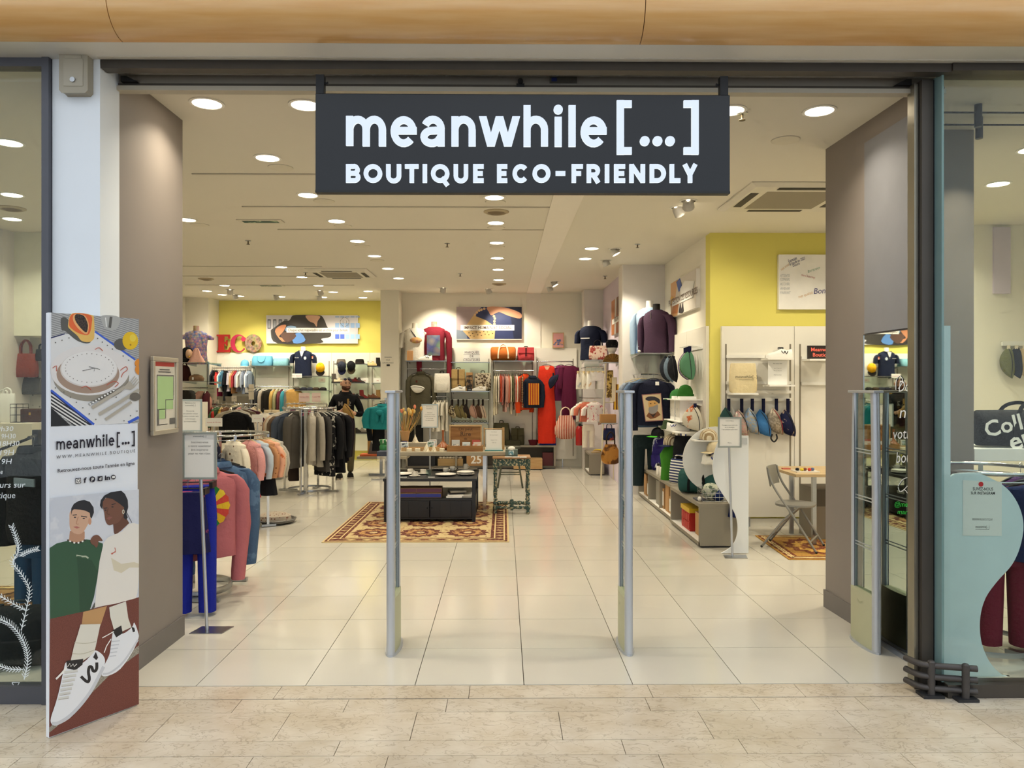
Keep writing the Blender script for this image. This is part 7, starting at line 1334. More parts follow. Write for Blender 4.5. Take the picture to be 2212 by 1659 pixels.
fe = T('fire_extinguisher', 'red fire extinguisher beside the far right column', 'fire extinguisher', (AX(1252, 14.7), 14.699, AZ(962, 14.7))); G().lathe([(.07, 0), (.075, .02), (.075, .3), (.05, .36), (.025, .38)], 18).build('cylinder', mat('extinguisher_red', '#a81c1a', .3), fe, smooth=40); G().box(-.02, .02, -.05, .03, .38, .42).build('valve', BLACKM, fe); G().tube(cr([(.02, -.03, .39), (.1, -.03, .35), (.1, -.03, .1)], 5, False), .01, 6).build('hose', BLACKM, fe, smooth=60); G().box(-.06, .06, .07, .1, .1, .3).build('wall_bracket', STEEL, fe)
# ------------------------------------------------------------------ pillar shelf with two busts, rail with portrait sweatshirt
z = shelf('glass shelf with light blue and purple busts', 1379, 1452, 762, 10.8, 11.5, group='glass shelf on the pillar')
t = bust('sweatshirt_bust', 'white bust in a light blue sweatshirt on the pillar shelf', (AX(1404, 11.2), 11.2, z+.06), rad(-45), SKINW, fab('#9db4cc'), sl=.45, scale=1.12); G().loft([ell(0, 0, zz, .215, .152, 20, .92) for zz in (-.05, .0)], cap=False).build('hem', fab('#5a7ab4'), t, smooth=60)
t = bust('fleece_bust', 'black bust in a dark purple zip fleece in front of light blue', (AX(1418, 10.92), 10.92, z+.031), rad(-48), BLACKM, fab('#4a3448', bump=.5, bs=120), sl=.42, scale=1.05); G().loft([ell(0, 0, zz, a_, b_, 16) for zz, a_, b_ in ((.53, .11, .085), (.56, .1, .08), (.585, .085, .075))], cap=False).build('collar', fab('#4a3448', bump=.5, bs=120), t, smooth=50); G().box(-.004, .004, -.135, -.125, .36, .55).build('zip', STEEL, t)
for i in range(2): t = T('white_ball', '%s white ornament ball beside the light blue bust' % ('upper', 'lower')[i], 'ornament', (AX(1384, 11.1), 11.12, z+(.07 if i == 0 else 0))); G().ball((0, 0, .035), (.045 if i else .038, .045 if i else .038, .035), 12, 8).build('ball', CER, t, smooth=60)
zr = rail('short rail with the portrait sweatshirt', 1384, 1446, 808, 10.85, 11.5)
NV2 = fab('#14172a'); t = garment('portrait_sweatshirt', 'navy sweatshirt with a bearded man in a beret on the front', 'sweatshirt', None, (AX(1407, 10.85), 10.7, zr), rad(-5), NV2, 'top', HANG_B, w=.5, L=.66, t=.13, sl=.62, seed=6)
A = Art(t.location+V((0, -.08, 0)), (-.087, -.996, 0), .0002); sk_ = [pm('patch', '#cdb690'), pm('beret', '#26222a'), pm('face', '#c89a58'), pm('beard', '#8f8a86'), pm('coat', '#7a4a24'), pm('dark_brown', '#2c2018')]
A.shape([(1386, 852), (1428, 849), (1433, 909), (1394, 911)], pm('patch_edge', '#8a5a5a')).shape([(1388, 854), (1427, 851), (1431, 907), (1395, 909)], sk_[0]).shape([(1396, 899), (1402, 890), (1412, 894), (1421, 888), (1427, 896), (1416, 903), (1405, 905)], sk_[4]).shape([(1403, 893), (1410, 896), (1418, 892), (1411, 902)], sk_[5]).shape([(1401, 866), (1416, 864), (1421, 874), (1418, 886), (1404, 886)], sk_[2], 3).shape([(1402, 880), (1411, 878), (1421, 874), (1420, 888), (1411, 894), (1402, 891)], sk_[3], 3).shape([(1394, 862), (1400, 857), (1414, 857), (1425, 863), (1424, 872), (1414, 865), (1401, 866)], sk_[1], 3).line([(1404, 872), (1407, 872)], 1.5, sk_[5]).line([(1413, 871), (1416, 871)], 1.5, sk_[5])
A.build(t); G().box(.02, .07, -.07, -.068, -.16, -.11).build('price_tag', PAPER, t)
for i, (n_, c_, px) in enumerate((('faded blue denim', '#5c708c', 1386), ('pale grey denim', '#8a93a0', 1378))): garment('denim_shirt', '%s shirt behind the portrait sweatshirt' % n_, 'shirt', None, (AX(px+5, 10.9), 10.95+.14*i, zr), rad(10), fab(c_), 'top', HANG_W, w=.46, L=.7, t=.09, sl=.5, seed=i)
garment('velvet_trousers', 'dark teal velvet trousers hanging below the portrait sweatshirt', 'trousers', None, (AX(1396, 10.9), 10.92, AZ(925, 10.9)), rad(0), fab('#1c2a2c'), 'trousers', HANG_B, w=.42, L=.72, t=.14, hang=False)
# ------------------------------------------------------------------ slat panel on the inner right wall (faces the aisle)
sp = S(G().box(2.405, 2.43, 9.0, 10.95, .3, 2.35).build('wall_panel_aisle', PANEL)); G().box(2.39, 2.405, 9.0, 9.95, .3, 2.35).build('panel', PANEL, sp); G().box(2.39, 2.405, 9.956, 10.95, .3, 2.35).build('panel', PANEL, sp)
br_ = T('peg_bar', 'white peg bar of waist bags on the aisle panel', 'peg bar', (2.39, 9.45, AZ(750, 9.4))); G().box(-.012, 0, -.3, .3, -.03, .03).build('bar', WHITE, br_)
for k in range(5): G().tube([(-.01, -.22+.11*k, 0), (-.16, -.22+.11*k, .012)], .005, 6).build('peg', WHITE, br_)
for i, (n_, c_, Y_, k2) in enumerate((('wine red waist bag', '#4a1430', 9.67, None), ('lilac trimmed waist bag', '#8a8aa8', 9.56, None), ('silver sequin waist bag', '#b0a898', 9.45, '#6a655c'), ('bright green waist bag', '#2c6a34', 9.34, None), ('mint green waist bag with neon logo', '#5a8a6a', 9.23, None))):
    t = bumbag('waist_bag', '%s on the white peg bar' % n_, (2.30-.012*i, Y_, AZ(750, 9.4)), rad(-62+4*i), fab(c_, kind='blot', c2=k2, sc=60) if k2 else fab(c_), fab('#17183c'), w=.36, h=.2, d=.09, sh=.1, tilt=1.45, group='waist bags on the white peg bar')
ladder('display_ladder', 'white leaning ladder in front of the aisle panel', (2.12, 9.75, .446), (2.3, 9.95, 2.05), .3, 4, (0, 1))
for i, (n_, c_) in enumerate((('dark denim waist bag', '#22262e'), ('washed denim waist bag', '#6a7a88'), ('black waist bag', '#1c1c20'))): bumbag('waist_bag', '%s hanging from the white ladder' % n_, (2.14+.035*i, 10.05-.06*i, AZ(770, 10)), rad(-50), fab(c_), fab('#15151a'), w=.36, h=.16, sh=.04, tilt=1.4, group='waist bags on the ladder')
def side_shelf(label, Y0, Y1, zz, depth=.3):
    t = T('aisle_shelf', label, 'shelf', (2.39, (Y0+Y1)/2, zz-.012)); h_ = (Y1-Y0)/2; G().box(-depth, 0, -h_, h_, 0, .012).build('board', WHITE, t)
    for sd in (-1, 1): G().prism([(0, 0), (-depth*.8, 0), (0, -.07)], sd*h_*.9-.004, sd*h_*.9+.004, 'xz').build('bracket', WHITE, t)
    return zz
z = side_shelf('white aisle shelf with green caps', 9.15, 10.0, AZ(862, 9.5)); GRC = fab('#3c7a3c')
cap_hat('baseball_hat', 'green baseball cap on the white aisle shelf', (2.22, 9.75, z), rad(150), GRC); t = T('beanie', 'green knit beanie beside the green cap', 'beanie', (2.24, 9.4, z)); G().loft([ell(0, 0, zz, a_, a_*.8, 16) for zz, a_ in ((0, .1), (.06, .105), (.065, .095), (.11, .09), (.16, .06), (.18, .015))]).build('knit', fab('#2f6a24', bump=.7, bs=90), t, smooth=50)
z = side_shelf('white aisle shelf with shoe boxes', 9.15, 9.95, AZ(908, 9.5)); 
for i in range(2): box_item('shoe_box', 'white printed shoe box, %s one under the green caps' % ('farther', 'nearer')[i], (2.24, 9.68-.3*i, z), rad(-90), (.24, .2, .3), PAPER, lid=mat('shoebox_print', '#d8d4ca', .6, kind='blot', c2='#9aa0a4', sc=14, th=.62))
z = side_shelf('white aisle shelf with bucket hat and sneaker', 9.05, 9.95, AZ(927, 9.4)-.02, .34)
t = T('bucket_hat', 'olive green bucket hat on the low aisle shelf', 'hat', (2.14, 9.78, z)); G().loft([ell(0, 0, zz, a_, a_*.85, 18) for zz, a_ in ((0, .13), (.03, .125), (.05, .1), (.1, .095), (.115, .07))]).build('felt', fab('#3c4a30'), t, smooth=50)
sneaker('blue_sneaker', 'white sneaker with blue stripes beside the bucket hat', (2.16, 9.42, z), rad(150), WHITE, mat('blue_stripe', '#2c3c8c', .5))
bumbag('waist_bag', 'orange and white animal print waist bag on the aisle panel', (2.26, 9.0, AZ(872, 9)), rad(-25), fab('#d8d0bc', kind='blot', c2='#c8683c', sc=9, th=.55), fab('#1c2040'), w=.32, h=.24, sh=.06, tilt=1.3)
# benches with goods
b1 = open_unit('display_bench', 'long greige bench with cardboard boxes along the aisle', 2.02, 2.385, 9.13, 11.45, .446, 3, 'x'); b2 = open_unit('display_bench', 'greige bench with the red crate nearest the entrance', 1.985, 2.385, 7.72, 9.08, .446, 1, 'x')
for i, (Y_, h_, w_, mm) in enumerate(((11.1, .3, .2, CARD), (10.86, .22, .18, CARD), (10.2, .32, .22, mat('grey_bag', '#8a857a')), (9.9, .26, .16, CARD), (9.62, .33, .2, CARD), (9.38, .22, .2, CARD))): box_item('carton', '%s in the long aisle bench, %s from the far end' % (('brown carton', 'grey bag box')[i == 2], ORD[i]), (2.18, Y_, .056), rad(-90), (w_, .24, h_), mm, lid=PAPER if i % 2 else None)
ck = T('folding_crate', 'red crate with yellow rim inside the near bench', 'crate', (2.16, 8.5, .056)); CR, CY = mat('crate_red', '#b8281c', .45), mat('crate_yellow', '#d8b020', .45)
G().box(-.119, .119, -.179, .179, .001, .01).box(-.13, -.12, -.19, .19, 0, .199).box(.12, .13, -.19, .19, 0, .199).box(-.1195, .1195, -.19, -.18, 0, .199).box(-.1195, .1195, .18, .19, 0, .199).build('walls', CR, ck)
for k in range(4): G().box(-.137, -.13, -.17+.09*k, -.10+.09*k, .02, .095).box(-.137, -.13, -.17+.09*k, -.10+.09*k, .105, .18).build('rib_panel', CR, ck)
G().box(-.14, .14, -.2, .2, .2, .25).build('rim', CY, ck)
box_item('carton', 'brown carton beside the red crate in the near bench', (2.2, 8.05, .056), rad(-90), (.3, .28, .24), CARD)
bt = .447
duffel('duffel_bag', 'large dark teal duffel bag with black handles on the near bench', (2.17, 8.5, bt), rad(-24), fab('#2c5450'), fab('#121416'), w=.42, r=.135)
bk = T('wire_basket', 'wire basket of blue patterned scarves on the near bench', 'basket', (2.18, 7.95, bt)); g = G()
for z_ in (.005, .045, .09, .13): g.tube([(-.13, -.1, z_), (.13, -.1, z_), (.13, .1, z_), (-.13, .1, z_)], .0025, 5, loop=True)
for k in range(7): x = -.13+.26*k/6; g.tube([(x, -.1, .13), (x, -.1, .005), (x, .1, .005), (x, .1, .13)], .002, 4)
for k in range(5): y = -.1+.2*k/4; g.tube([(-.13, y, .13), (-.13, y, .005), (.13, y, .005), (.13, y, .13)], .002, 4)
g.build('wires', STEEL, bk); G().ball((-.02, 0, .1), (.1, .08, .085), 12, 8).build('scarf', fab('#5a6a5c', kind='blot', c2='#c8ccb8', sc=22), bk, smooth=60); G().ball((.05, -.03, .06), (.07, .06, .06), 12, 8).build('scarf', fab('#23346a'), bk, smooth=60)
garment('navy_cloth', 'navy cloth with bright blue edge draped over the bench end', 'cloth', None, (2.34, 7.69, .6), rad(0), fab('#16204c'), 'skirt', w=.14, L=.18, t=.05, hang=False)
tag(G().box(-.05, .05, -.08, .08, 0, .012).build('leaflet_stack', mat('leaflet', '#5a5a68', .5), loc=(2.06, 8.02, bt)), 'small dark leaflet stack on the near bench corner', 'leaflets'); t = T('white_egg', 'white egg-shaped ornament beside the wire basket', 'ornament', (2.03, 7.9, bt)); G().ball((0, 0, .025), (.022, .022, .025), 10, 7).build('shell', CER, t, smooth=60)
t = T('white_bottles', '', 'bottle')
bpy.data.objects.remove(t)
for i in range(4): t = T('cosmetic_bottle', 'white bottle with black cap on the long bench, %s from the far end' % ORD[i], 'bottle', (2.08+.015*i, 10.25-.13*i, bt)); G().lathe([(.028, 0), (.03, .01), (.03, .1), (.02, .12)], 14).build('body', CER, t, smooth=40); G().lathe([(.02, .12), (.02, .15), (.001, .152)], 12).build('cap', BLACKM, t)
backpack('sport_backpack', 'purple, blue and white sport backpack on the long bench', (2.22, 10.75, bt), rad(-60), fab('#2c2468', kind='blot', c2='#d8dce0', sc=5, th=.58), fab('#15151c'), w=.3, h=.48, roll=False); cap_hat('baseball_hat', 'black cap with neon green peak on the sport backpack', (2.16, 10.7, bt+.49), rad(200), fab('#17181c'), fab('#5ac83c'))
g_ = T('green_bust', 'small bust in a green t-shirt with a striped cap', 'mannequin', (2.14, 9.72, bt)); G().loft([ell(0, 0, zz, a_, b_, 18, .9, 0, .004, 5) for zz, a_, b_ in ((0, .14, .1), (.15, .13, .095), (.32, .15, .1), (.4, .1, .07), (.45, .05, .05))]).build('shirt', fab('#3c7a24'), g_, smooth=50)
cap_hat('baseball_hat', 'brown and cream striped cap on the green bust', (2.14, 9.72, bt+.44), rad(200), fab('#8a7458', kind='stripe', c2='#d8ccb0', sc=45, ax=(0, 1, 0)), fab('#1c2444'), s=1.15)
backpack('backpack', 'black and blue backpack hanging beside the green bust', (2.22, 9.42, bt+.1), rad(-50), fab('#15171c'), fab('#1c3c9c'), w=.26, h=.5, d=.14, roll=False)
tote('striped_tote', 'navy and white striped tote on the long bench', (2.16, 9.32, bt), rad(-60), fab('#d8d6cc', kind='stripe', c2='#26305c', sc=30, ax=(0, 0, 1)), w=.32, h=.3, d=.14, hh=.05)
# wavy white display screens
def wavy(name, label, pts, Y, thick, m):
    P_ = [(at(x, y, Y).x, at(x, y, Y).z) for x, y in pts]; c_ = sum(p[0] for p in P_)/len(P_); t = T(name, label, 'display screen', (c_, Y, 0)); G().prism([(x-c_, max(z_, 0)) for x, z_ in P_], 0, thick).build('panel', m, t); return t
WV = mat('screen_white', '#eceff0', .5, var=.01)
wavy('wavy_screen', 'tall white screen with a wavy edge behind the review sign stand', [(1617, 941), (1617, 1195), (1558, 1195)]+cr([(1558, 1195), (1578, 1183), (1590, 1165), (1594, 1140), (1590, 1115), (1578, 1092), (1560, 1065), (1546, 1042), (1540, 1015), (1542, 985), (1550, 958), (1562, 941)], 4, False)[1:], 7.45, .018, WV)
rb = T('round_board', 'round grey-white display board behind the wavy screen', 'display board', (AX(1546, 8.35), 8.35, 0)); cz = AZ(993, 8.35); G().prism([(.36*cos(a), cz+.36*sin(a)) for a in [2*pi*k/40 for k in range(40)]], 0, .018).build('disc', mat('board_white', '#dfe0dc', .5), rb); G().box(-.1, .1, .003, .015, bt, cz-.2).build('stem', WV, rb)
for py, dx, w_ in ((951, -.12, .3), (1001, -.05, .22)): G().box(dx-w_/2, dx+w_/2, -.16, 0, AZ(py, 8.25)-.012, AZ(py, 8.25)).build('ledge', WHITE, rb)
cap_hat('baseball_hat', 'striped cap with navy peak on the round display board', (AX(1530, 8.28), 8.27, AZ(951, 8.25)), rad(170), fab('#a8906c', kind='stripe', c2='#e0d4b8', sc=45, ax=(0, 1, 0)), fab('#1c2044')); sneaker('white_sneaker', 'white sneaker with blue zigzag on the round display board', (AX(1542, 8.27), 8.27, AZ(1001, 8.25)), rad(-150), WHITE, mat('blue_stripe')); cap_hat('baseball_hat', 'cream baseball cap above the sneaker on the round board', (AX(1546, 8.22), 8.23, AZ(977, 8.2)), rad(185), fab('#e0d0ac'))
f = fl(1582, 1203); sign_stand('sign_stand', 'silver review sign stand in front of the wavy screen', (f.x, f.y, 0), AZ(967, f.y), AZ(901, f.y), .225, [('meanwhile[...]', .86, .014), ('Partagez-nous votre avis', .72, .015), ('sur la boutique,', .65, .015), ('Il est précieux pour nous.', .58, .015), ('Merci.', .14, .015)], AX(1575, f.y)-f.x)
tag(G().box(-.025, .025, -.002, .002, 0, .06).build('sticker', mat('sticker_grey', '#c8ccd0'), loc=(AX(1609, 7.44), 7.447, AZ(960, 7.44))), 'small grey sticker on the wavy white screen', 'sticker')
# ------------------------------------------------------------------ right yellow wall: panels, hooks, shelves
YY = 8.88
s = wall_panels('wall_panel_right', YY, (1559, 1716, 1880), AZ(1118, YY), AZ(704, YY), .05)
for px in (1568, 1707, 1728): upright(s, px, YY, AZ(1080, YY), AZ(743, YY))
G().box(AX(1617, YY), AX(1620, YY), YY-.01, YY, 0, AZ(1118, YY)).build('panel_leg', STEEL, s); slab('baseboard_yellow', YELL, 2.45, 5.5, 8.93, 8.95, 0, .2); slab('baseboard_right_wall', PANEL, 2.6, 5.5, 8.9, 8.93, 0, .09)
def strip(label, px0, px1, py, h_=.035): x0, x1 = AX(px0, YY), AX(px1, YY); t = T('slat_bar', label, 'slat bar', ((x0+x1)/2, YY, AZ(py, YY)), group='white slat bars on the right wall'); G().box(-(x1-x0)/2, (x1-x0)/2, -.03, -.0005, 0, h_).build('bar', WHITE, t); return t
for n_, a, b, py in (('above the tote', 1568, 1708, 773), ('behind the tote', 1568, 1708, 830), ('under the tote', 1568, 1708, 850), ('carrying the waist bags', 1570, 1708, 866), ('beside the neon board', 1730, 1790, 776), ('by the partition edge', 1730, 1790, 832)): strip('white slat bar %s on the right wall' % n_, a, b, py)
def ledge(label, px0, px1, py): x0, x1 = AX(px0, 8.65), AX(px1, 8.65); z = AZ(py, 8.65); t = T('ledge_shelf', label, 'shelf', ((x0+x1)/2, YY, z-.02)); G().box(-(x1-x0)/2, (x1-x0)/2, 8.62-YY, -.03, 0, .02).build('board', WHITE, t); return z
z = ledge('white ledge carrying the big white sneaker', 1656, 1713, 773); sneaker('white_sneaker', 'white sneaker with black zigzag on the right wall ledge', (AX(1683, 8.68), 8.7, z), 0, WHITE, INK, s=1.05)
z = ledge('white ledge under the opening hours sheet', 1660, 1716, 831); card('info_sheet', 'white information sheet on the right wall ledge', (AX(1681, 8.7), 8.72, z), 0, .22, .27, (('Nos ventes flash', .88, .016), ('Lun  10  Jeu  14', .68, .013), ('Mar  12  Ven  16', .58, .013), ('Abonnez-vous', .4, .015)), PAPER)
z = ledge('white ledge under the canvas tote', 1583, 1637, 849); t = tote('canvas_tote', 'cream canvas tote printed meanwhile on the right wall', (AX(1606, 8.72), 8.74, z), 0, fab('#e0cfa4'), w=.31, h=.34, d=.1, hh=.01, handles=0); g = G(); write(g, 'meanwhile[...]', (.02, -.062, .17), (1, 0, 0), (0, 0, 1), .045); write(g, 'www.meanwhile.boutique', (.02, -.062, .145), (1, 0, 0), (0, 0, 1), .016); g.build('print', INK, t)
z = ledge('white ledge under the neon board', 1747, 1800, 775); t = T('neon_board', 'black board with red neon writing by the partition', 'board', (AX(1778, 8.7), 8.74, z)); G().box(-.165, .165, -.01, .01, 0, .155).build('panel', mat('board_black', '#241a18', .5), t); g = G(); write(g, 'Meanwhile', (0, -.012, .09), (1, 0, 0), (0, 0, 1), .06, bold=.012); write(g, 'Boutique', (0, -.012, .03), (1, 0, 0), (0, 0, 1), .06, bold=.012); g.build('print', mat('neon_red', '#e0604c', emit=.6), t)
SIL = lambda a, b: fab(a, kind='blot', c2=b, sc=40, th=.5, r=.35, m=.35)
for i, (px, n_, mm, zc) in enumerate(((1576, 'dark teal', fab('#2c4a48'), None), (1604, 'pink and silver', SIL('#d0a8a4', '#b8b0a4'), None), (1627, 'light blue and silver', SIL('#8aa4c4', '#b0a898'), None), (1651, 'sky blue', fab('#3f78b4'), None), (1679, 'silver with red zip', SIL('#b0a494', '#8a8070'), fab('#a02c3c')), (1704, 'navy printed', fab('#1c2040', kind='blot', c2='#d0b8a0', sc=12, th=.6), None))):
    bumbag('waist_bag', '%s waist bag on the right wall bar, %s from the sign stand' % (n_, ORD[i]), (AX(px, 8.82)-.01, 8.82, AZ(862, 8.82)), 0, mm, fab('#141634'), w=.34, h=.17, d=.1, sh=.14 + .02*(i % 2), tilt=1.2, group='waist bags on the right wall bar', zipm=zc)
t = T('loose_strap', 'black looped strap hanging under the silver waist bag', 'strap', (AX(1672, 8.8), 8.8, AZ(938, 8.8))); G().tube(cr([(-.02, 0, 0), (-.035, 0, -.05), (0, 0, -.09), (.035, 0, -.05), (.025, 0, 0)], 4, False), .01, 6, flat=(.4, 1)).build('webbing', INK, t, smooth=60)
wbd = T('white_board', 'large whiteboard with faint customer messages on the yellow wall', 'whiteboard', (AX(1778, 8.92), 8.95, AZ(668, 8.92))); hh = AZ(549, 8.92)-AZ(668, 8.92); G().box(-.53, .53, -.05, -.001, 0, hh).build('board', mat('board_gloss', '#f3f0ea', .3), wbd, bevel=.003)
A = Art((0, 8.897, 0), (0, -1, 0), .0001)
MK = [pm('marker_blue', '#3c3c78'), pm('marker_red', '#d8a0a0'), pm('marker_grey', '#b8bcc0'), pm('marker_orange', '#dcb890'), pm('marker_green', '#a8c8b8')]
for tx, x0, y0, x1, y1, s_, k in (('Expression', 1704, 568, 1722, 560, 10, 0), ('la mode en 2023', 1706, 574, 1740, 560, 9, 0), ('Bonjour', 1757, 635, 1812, 632, 18, 0), ('bravo', 1745, 590, 1772, 580, 9, 4), ('merci beaucoup', 1730, 596, 1760, 602, 8, 1), ('ATTENTE', 1685, 598, 1706, 598, 8, 2), ('CONSEIL', 1685, 606, 1706, 606, 8, 2), ('ACCUEIL', 1685, 616, 1706, 616, 8, 2), ('AVENIR', 1685, 626, 1706, 626, 8, 2), ('PARFAIT', 1685, 635, 1708, 635, 8, 2), ('top qualité', 1725, 644, 1756, 634, 8, 3), ('Douce', 1713, 577, 1728, 571, 8, 0), ('super accueil', 1688, 585, 1706, 572, 8, 3)): A.text(tx, x0, y0, x1, y1, s_, MK[k], shear=.2)
A.build(wbd, 'lettering')['kind'] = 'stuff'
# desk and folding chair
DW = mat('desk_birch', '#c8b088', .5, kind='wood', c2='#b89c70', sc=3, ax=(1, 8, 8)); dzz = .74
dk = T('desk', 'pale wooden desk partly hidden by the grey partition', 'desk', (3.5, 8.15, 0)); G().box(-.52, .7, -.38, .4, dzz-.03, dzz).build('top', DW, dk, bevel=.003)
for x, y in ((-.3, -.3), (-.3, .32), (.6, -.3), (.6, .32)): G().box(x-.02, x+.02, y-.02, y+.02, 0, dzz-.03).build('leg', STEEL, dk)
G().box(-.2, .15, -.05, .35, .0, .55).build('drawer_unit', CAB, dk); G().box(-.2, .15, -.056, -.05, .36, .54).build('drawer', CABD, dk)
t = T('trinket_tray', 'white tray of small trinkets on the desk', 'tray', (3.17, 8.0, dzz)); G().box(-.12, .12, -.09, .09, 0, .012).build('tray', CER, t)
for k, c_ in enumerate(('#26262c', '#d8c040', '#7a4a3c', '#c84838', '#5a6a90')): G().ball((-.08+.04*k, .01*(-1)**k, .025), (.022, .02, .016), 8, 6).build('trinket', fab(c_), t, smooth=60)
tag(G().box(-.04, .04, -.03, .03, 0, .012).build('red_card_box', mat('card_red', '#c86a5a'), loc=(3.06, 8.25, dzz)), 'small coral card box at the desk edge', 'box')
fc = T('folding_chair', 'grey metal folding chair on the orange-brown rug', 'chair', (2.93, 7.72, .011), rad(58)); FC = mat('chair_grey', '#8f8d86', .45, .3)
for sx in (-1, 1):
    G().tube(cr([(sx*.21, -.26, 0.012), (sx*.21, -.05, .34), (sx*.2, .14, .62), (sx*.19, .2, .80)], 5, False), .0115, 8).build('front_leg', FC, fc, smooth=60); G().tube([(sx*.185, .26, .012), (sx*.185, .06, .28), (sx*.185, -.1, .44)], .0115, 8).build('rear_leg', FC, fc, smooth=60)
    G().ball((sx*.21, -.262, .01), .014, 8, 5).build('foot_cap', BLACKM, fc, smooth=60); G().ball((sx*.185, .262, .01), .014, 8, 5).build('foot_cap', BLACKM, fc, smooth=60)
G().tube([(-.21, -.2, .1), (.21, -.2, .1)], .009, 6).tube([(-.185, .2, .1), (.185, .2, .1)], .009, 6).build('crossbar', FC, fc)
G().loft([ell(0, -.03, z, .2*k_, .19*k_, 22, .7) for z, k_ in ((.425, .97), (.432, 1), (.448, 1), (.45, .9))]).build('seat', FC, fc, smooth=40)
G().loft([[(.21*sin(a), .175+.05*cos(a)*1+k2, z) for a in [-1.1+2.2*j/10 for j in range(11)]]+[(.2*sin(a), .19+.05*cos(a)+k2, z) for a in [1.1-2.2*j/10 for j in range(11)]] for z, k2 in ((.62, -.03), (.64, -.027), (.78, .0), (.81, .003))]).build('backrest', FC, fc, smooth=40)
# ------------------------------------------------------------------ pictures on the side walls (face the aisle)
def side_pic(label, Xw, Y0, Y1, z0, z1, bands, txt):
    t = T('wall_picture', label, 'wall picture', (Xw, (Y0+Y1)/2, z0)); h_ = (Y1-Y0)/2; H_ = z1-z0; G().box(-.05, -.001, -h_, h_, 0, H_).build('canvas', mat('canvas_edge'), t)
    g = G(); ms = []
    for i, (poly, c_) in enumerate(bands): ms.append(pm('side_%s' % c_.lstrip('#'), c_)); g.mat(i).add([(-.0512-.0012*i, h_-2*h_*u, H_*v) for u, v in reversed(poly)], [tuple(range(len(poly)))])
    g.mat(len(ms)); ms.append(PAPER); d_ = .0512+.0012*len(bands); g.add([(-d_, h_-2*h_*u, H_*v) for u, v in ((.08, .3), (.08, .45), (.9, .45), (.9, .3))], [(0, 1, 2, 3)]); g.mat(len(ms)); ms.append(pm('brown_ink')); write(g, txt, (-d_-.0012, 0, H_*.35), (0, -1, 0), (0, 0, 1), h_*.16, bold=.02); g.build('print', ms, t); return t
side_pic('picture of hands sewing a sneaker on the aisle wall', 2.43, 9.42, 10.85, AZ(690, 10.8)+.03, AZ(572, 9.42)-.04, [([(0, 0), (1, 0), (1, 1), (0, 1)], '#d8d0c4'), ([(0, 0), (.3, 0), (.2, .5), (.3, 1), (0, 1)], '#d8a878'), ([(.05, .1), (.3, .05), (.35, .3), (.12, .4)], '#c8824c'), ([(.25, .95), (.4, 1), (.5, .7), (.35, .62)], '#3c5aa8'), ([(0, .3), (.12, .45), (.1, .6), (0, .6)], '#e0b040'), ([(.35, .05), (.42, .3), (.46, .1), (.52, .3), (.55, .05), (.5, .0)], '#2c2a30'), ([(.42, .5), (.9, .45), (.95, .7), (.6, .85), (.42, .7)], '#eceae6')], 'PROTECTION DES RESSOURCES')
side_pic('picture of brown leather on the lavender wall', 1.93, 11.95, 13.3, AZ(718, 12.5), AZ(640, 12.5), [([(0, 0), (1, 0), (1, 1), (0, 1)], '#cfcac4'), ([(0, 0), (.25, 0), (.32, 1), (0, 1)], '#b8713c'), ([(.4, .0), (.75, .0), (.85, 1), (.45, 1)], '#a85f30'), ([(.48, .5), (.8, .5), (.85, 1), (.45, 1)], '#6b4028')], 'RÉSISTANTS')
# ------------------------------------------------------------------ ceiling fittings
def cp(px, py): Y = (3.345-EYE)/((HY-py)/F-.0105); p = at(px, py, Y); p.z = ceil_z(Y); return p
RING = mat('recess_grey', '#b8b0a0', .6)
def spot(px, py, aim, label, pw=1.):
    p = cp(px, py); t = T('spotlight', label, 'spotlight', p, group='swivelling ceiling spotlights'); d = (V(aim)-p).normalized()
    G().lathe([(.085, -.001), (.085, -.007), (.068, -.008), (.066, 0)], 18, cap=False).build('trim_ring', WHITE, t, smooth=40)
    h = V((d.x, d.y, 0)).normalized(); c_ = V((0, 0, -.035)); x = d.cross(V((0, 0, 1))).normalized(); y_ = x.cross(d)
    G().loft([[c_+d*u+(x*cos(2*pi*k/14)+y_*sin(2*pi*k/14))*r_ for k in range(14)] for u, r_ in ((-.05, .02), (-.03, .05), (.045, .058))], cap=False).build('head', mat('spot_grey', '#c9c5bc', .5), t, smooth=50)
    G().add([c_+d*.036+(x*cos(2*pi*k/14)+y_*sin(2*pi*k/14))*.05 for k in range(14)], [tuple(range(14))]).build('lens', GLOW, t)
    l = bpy.data.lights.new('spot_light', 'SPOT'); l.energy = SPOT_W*pw; l.color = LAMP_COL; l.spot_size = rad(75); l.spot_blend = .7; l.shadow_soft_size = .05
    o = bpy.data.objects.new('spot_light', l); COL.objects.link(o); o.parent = t; o.location = c_+d*.06; o.rotation_euler = d.to_track_quat('-Z', 'Y').to_euler()
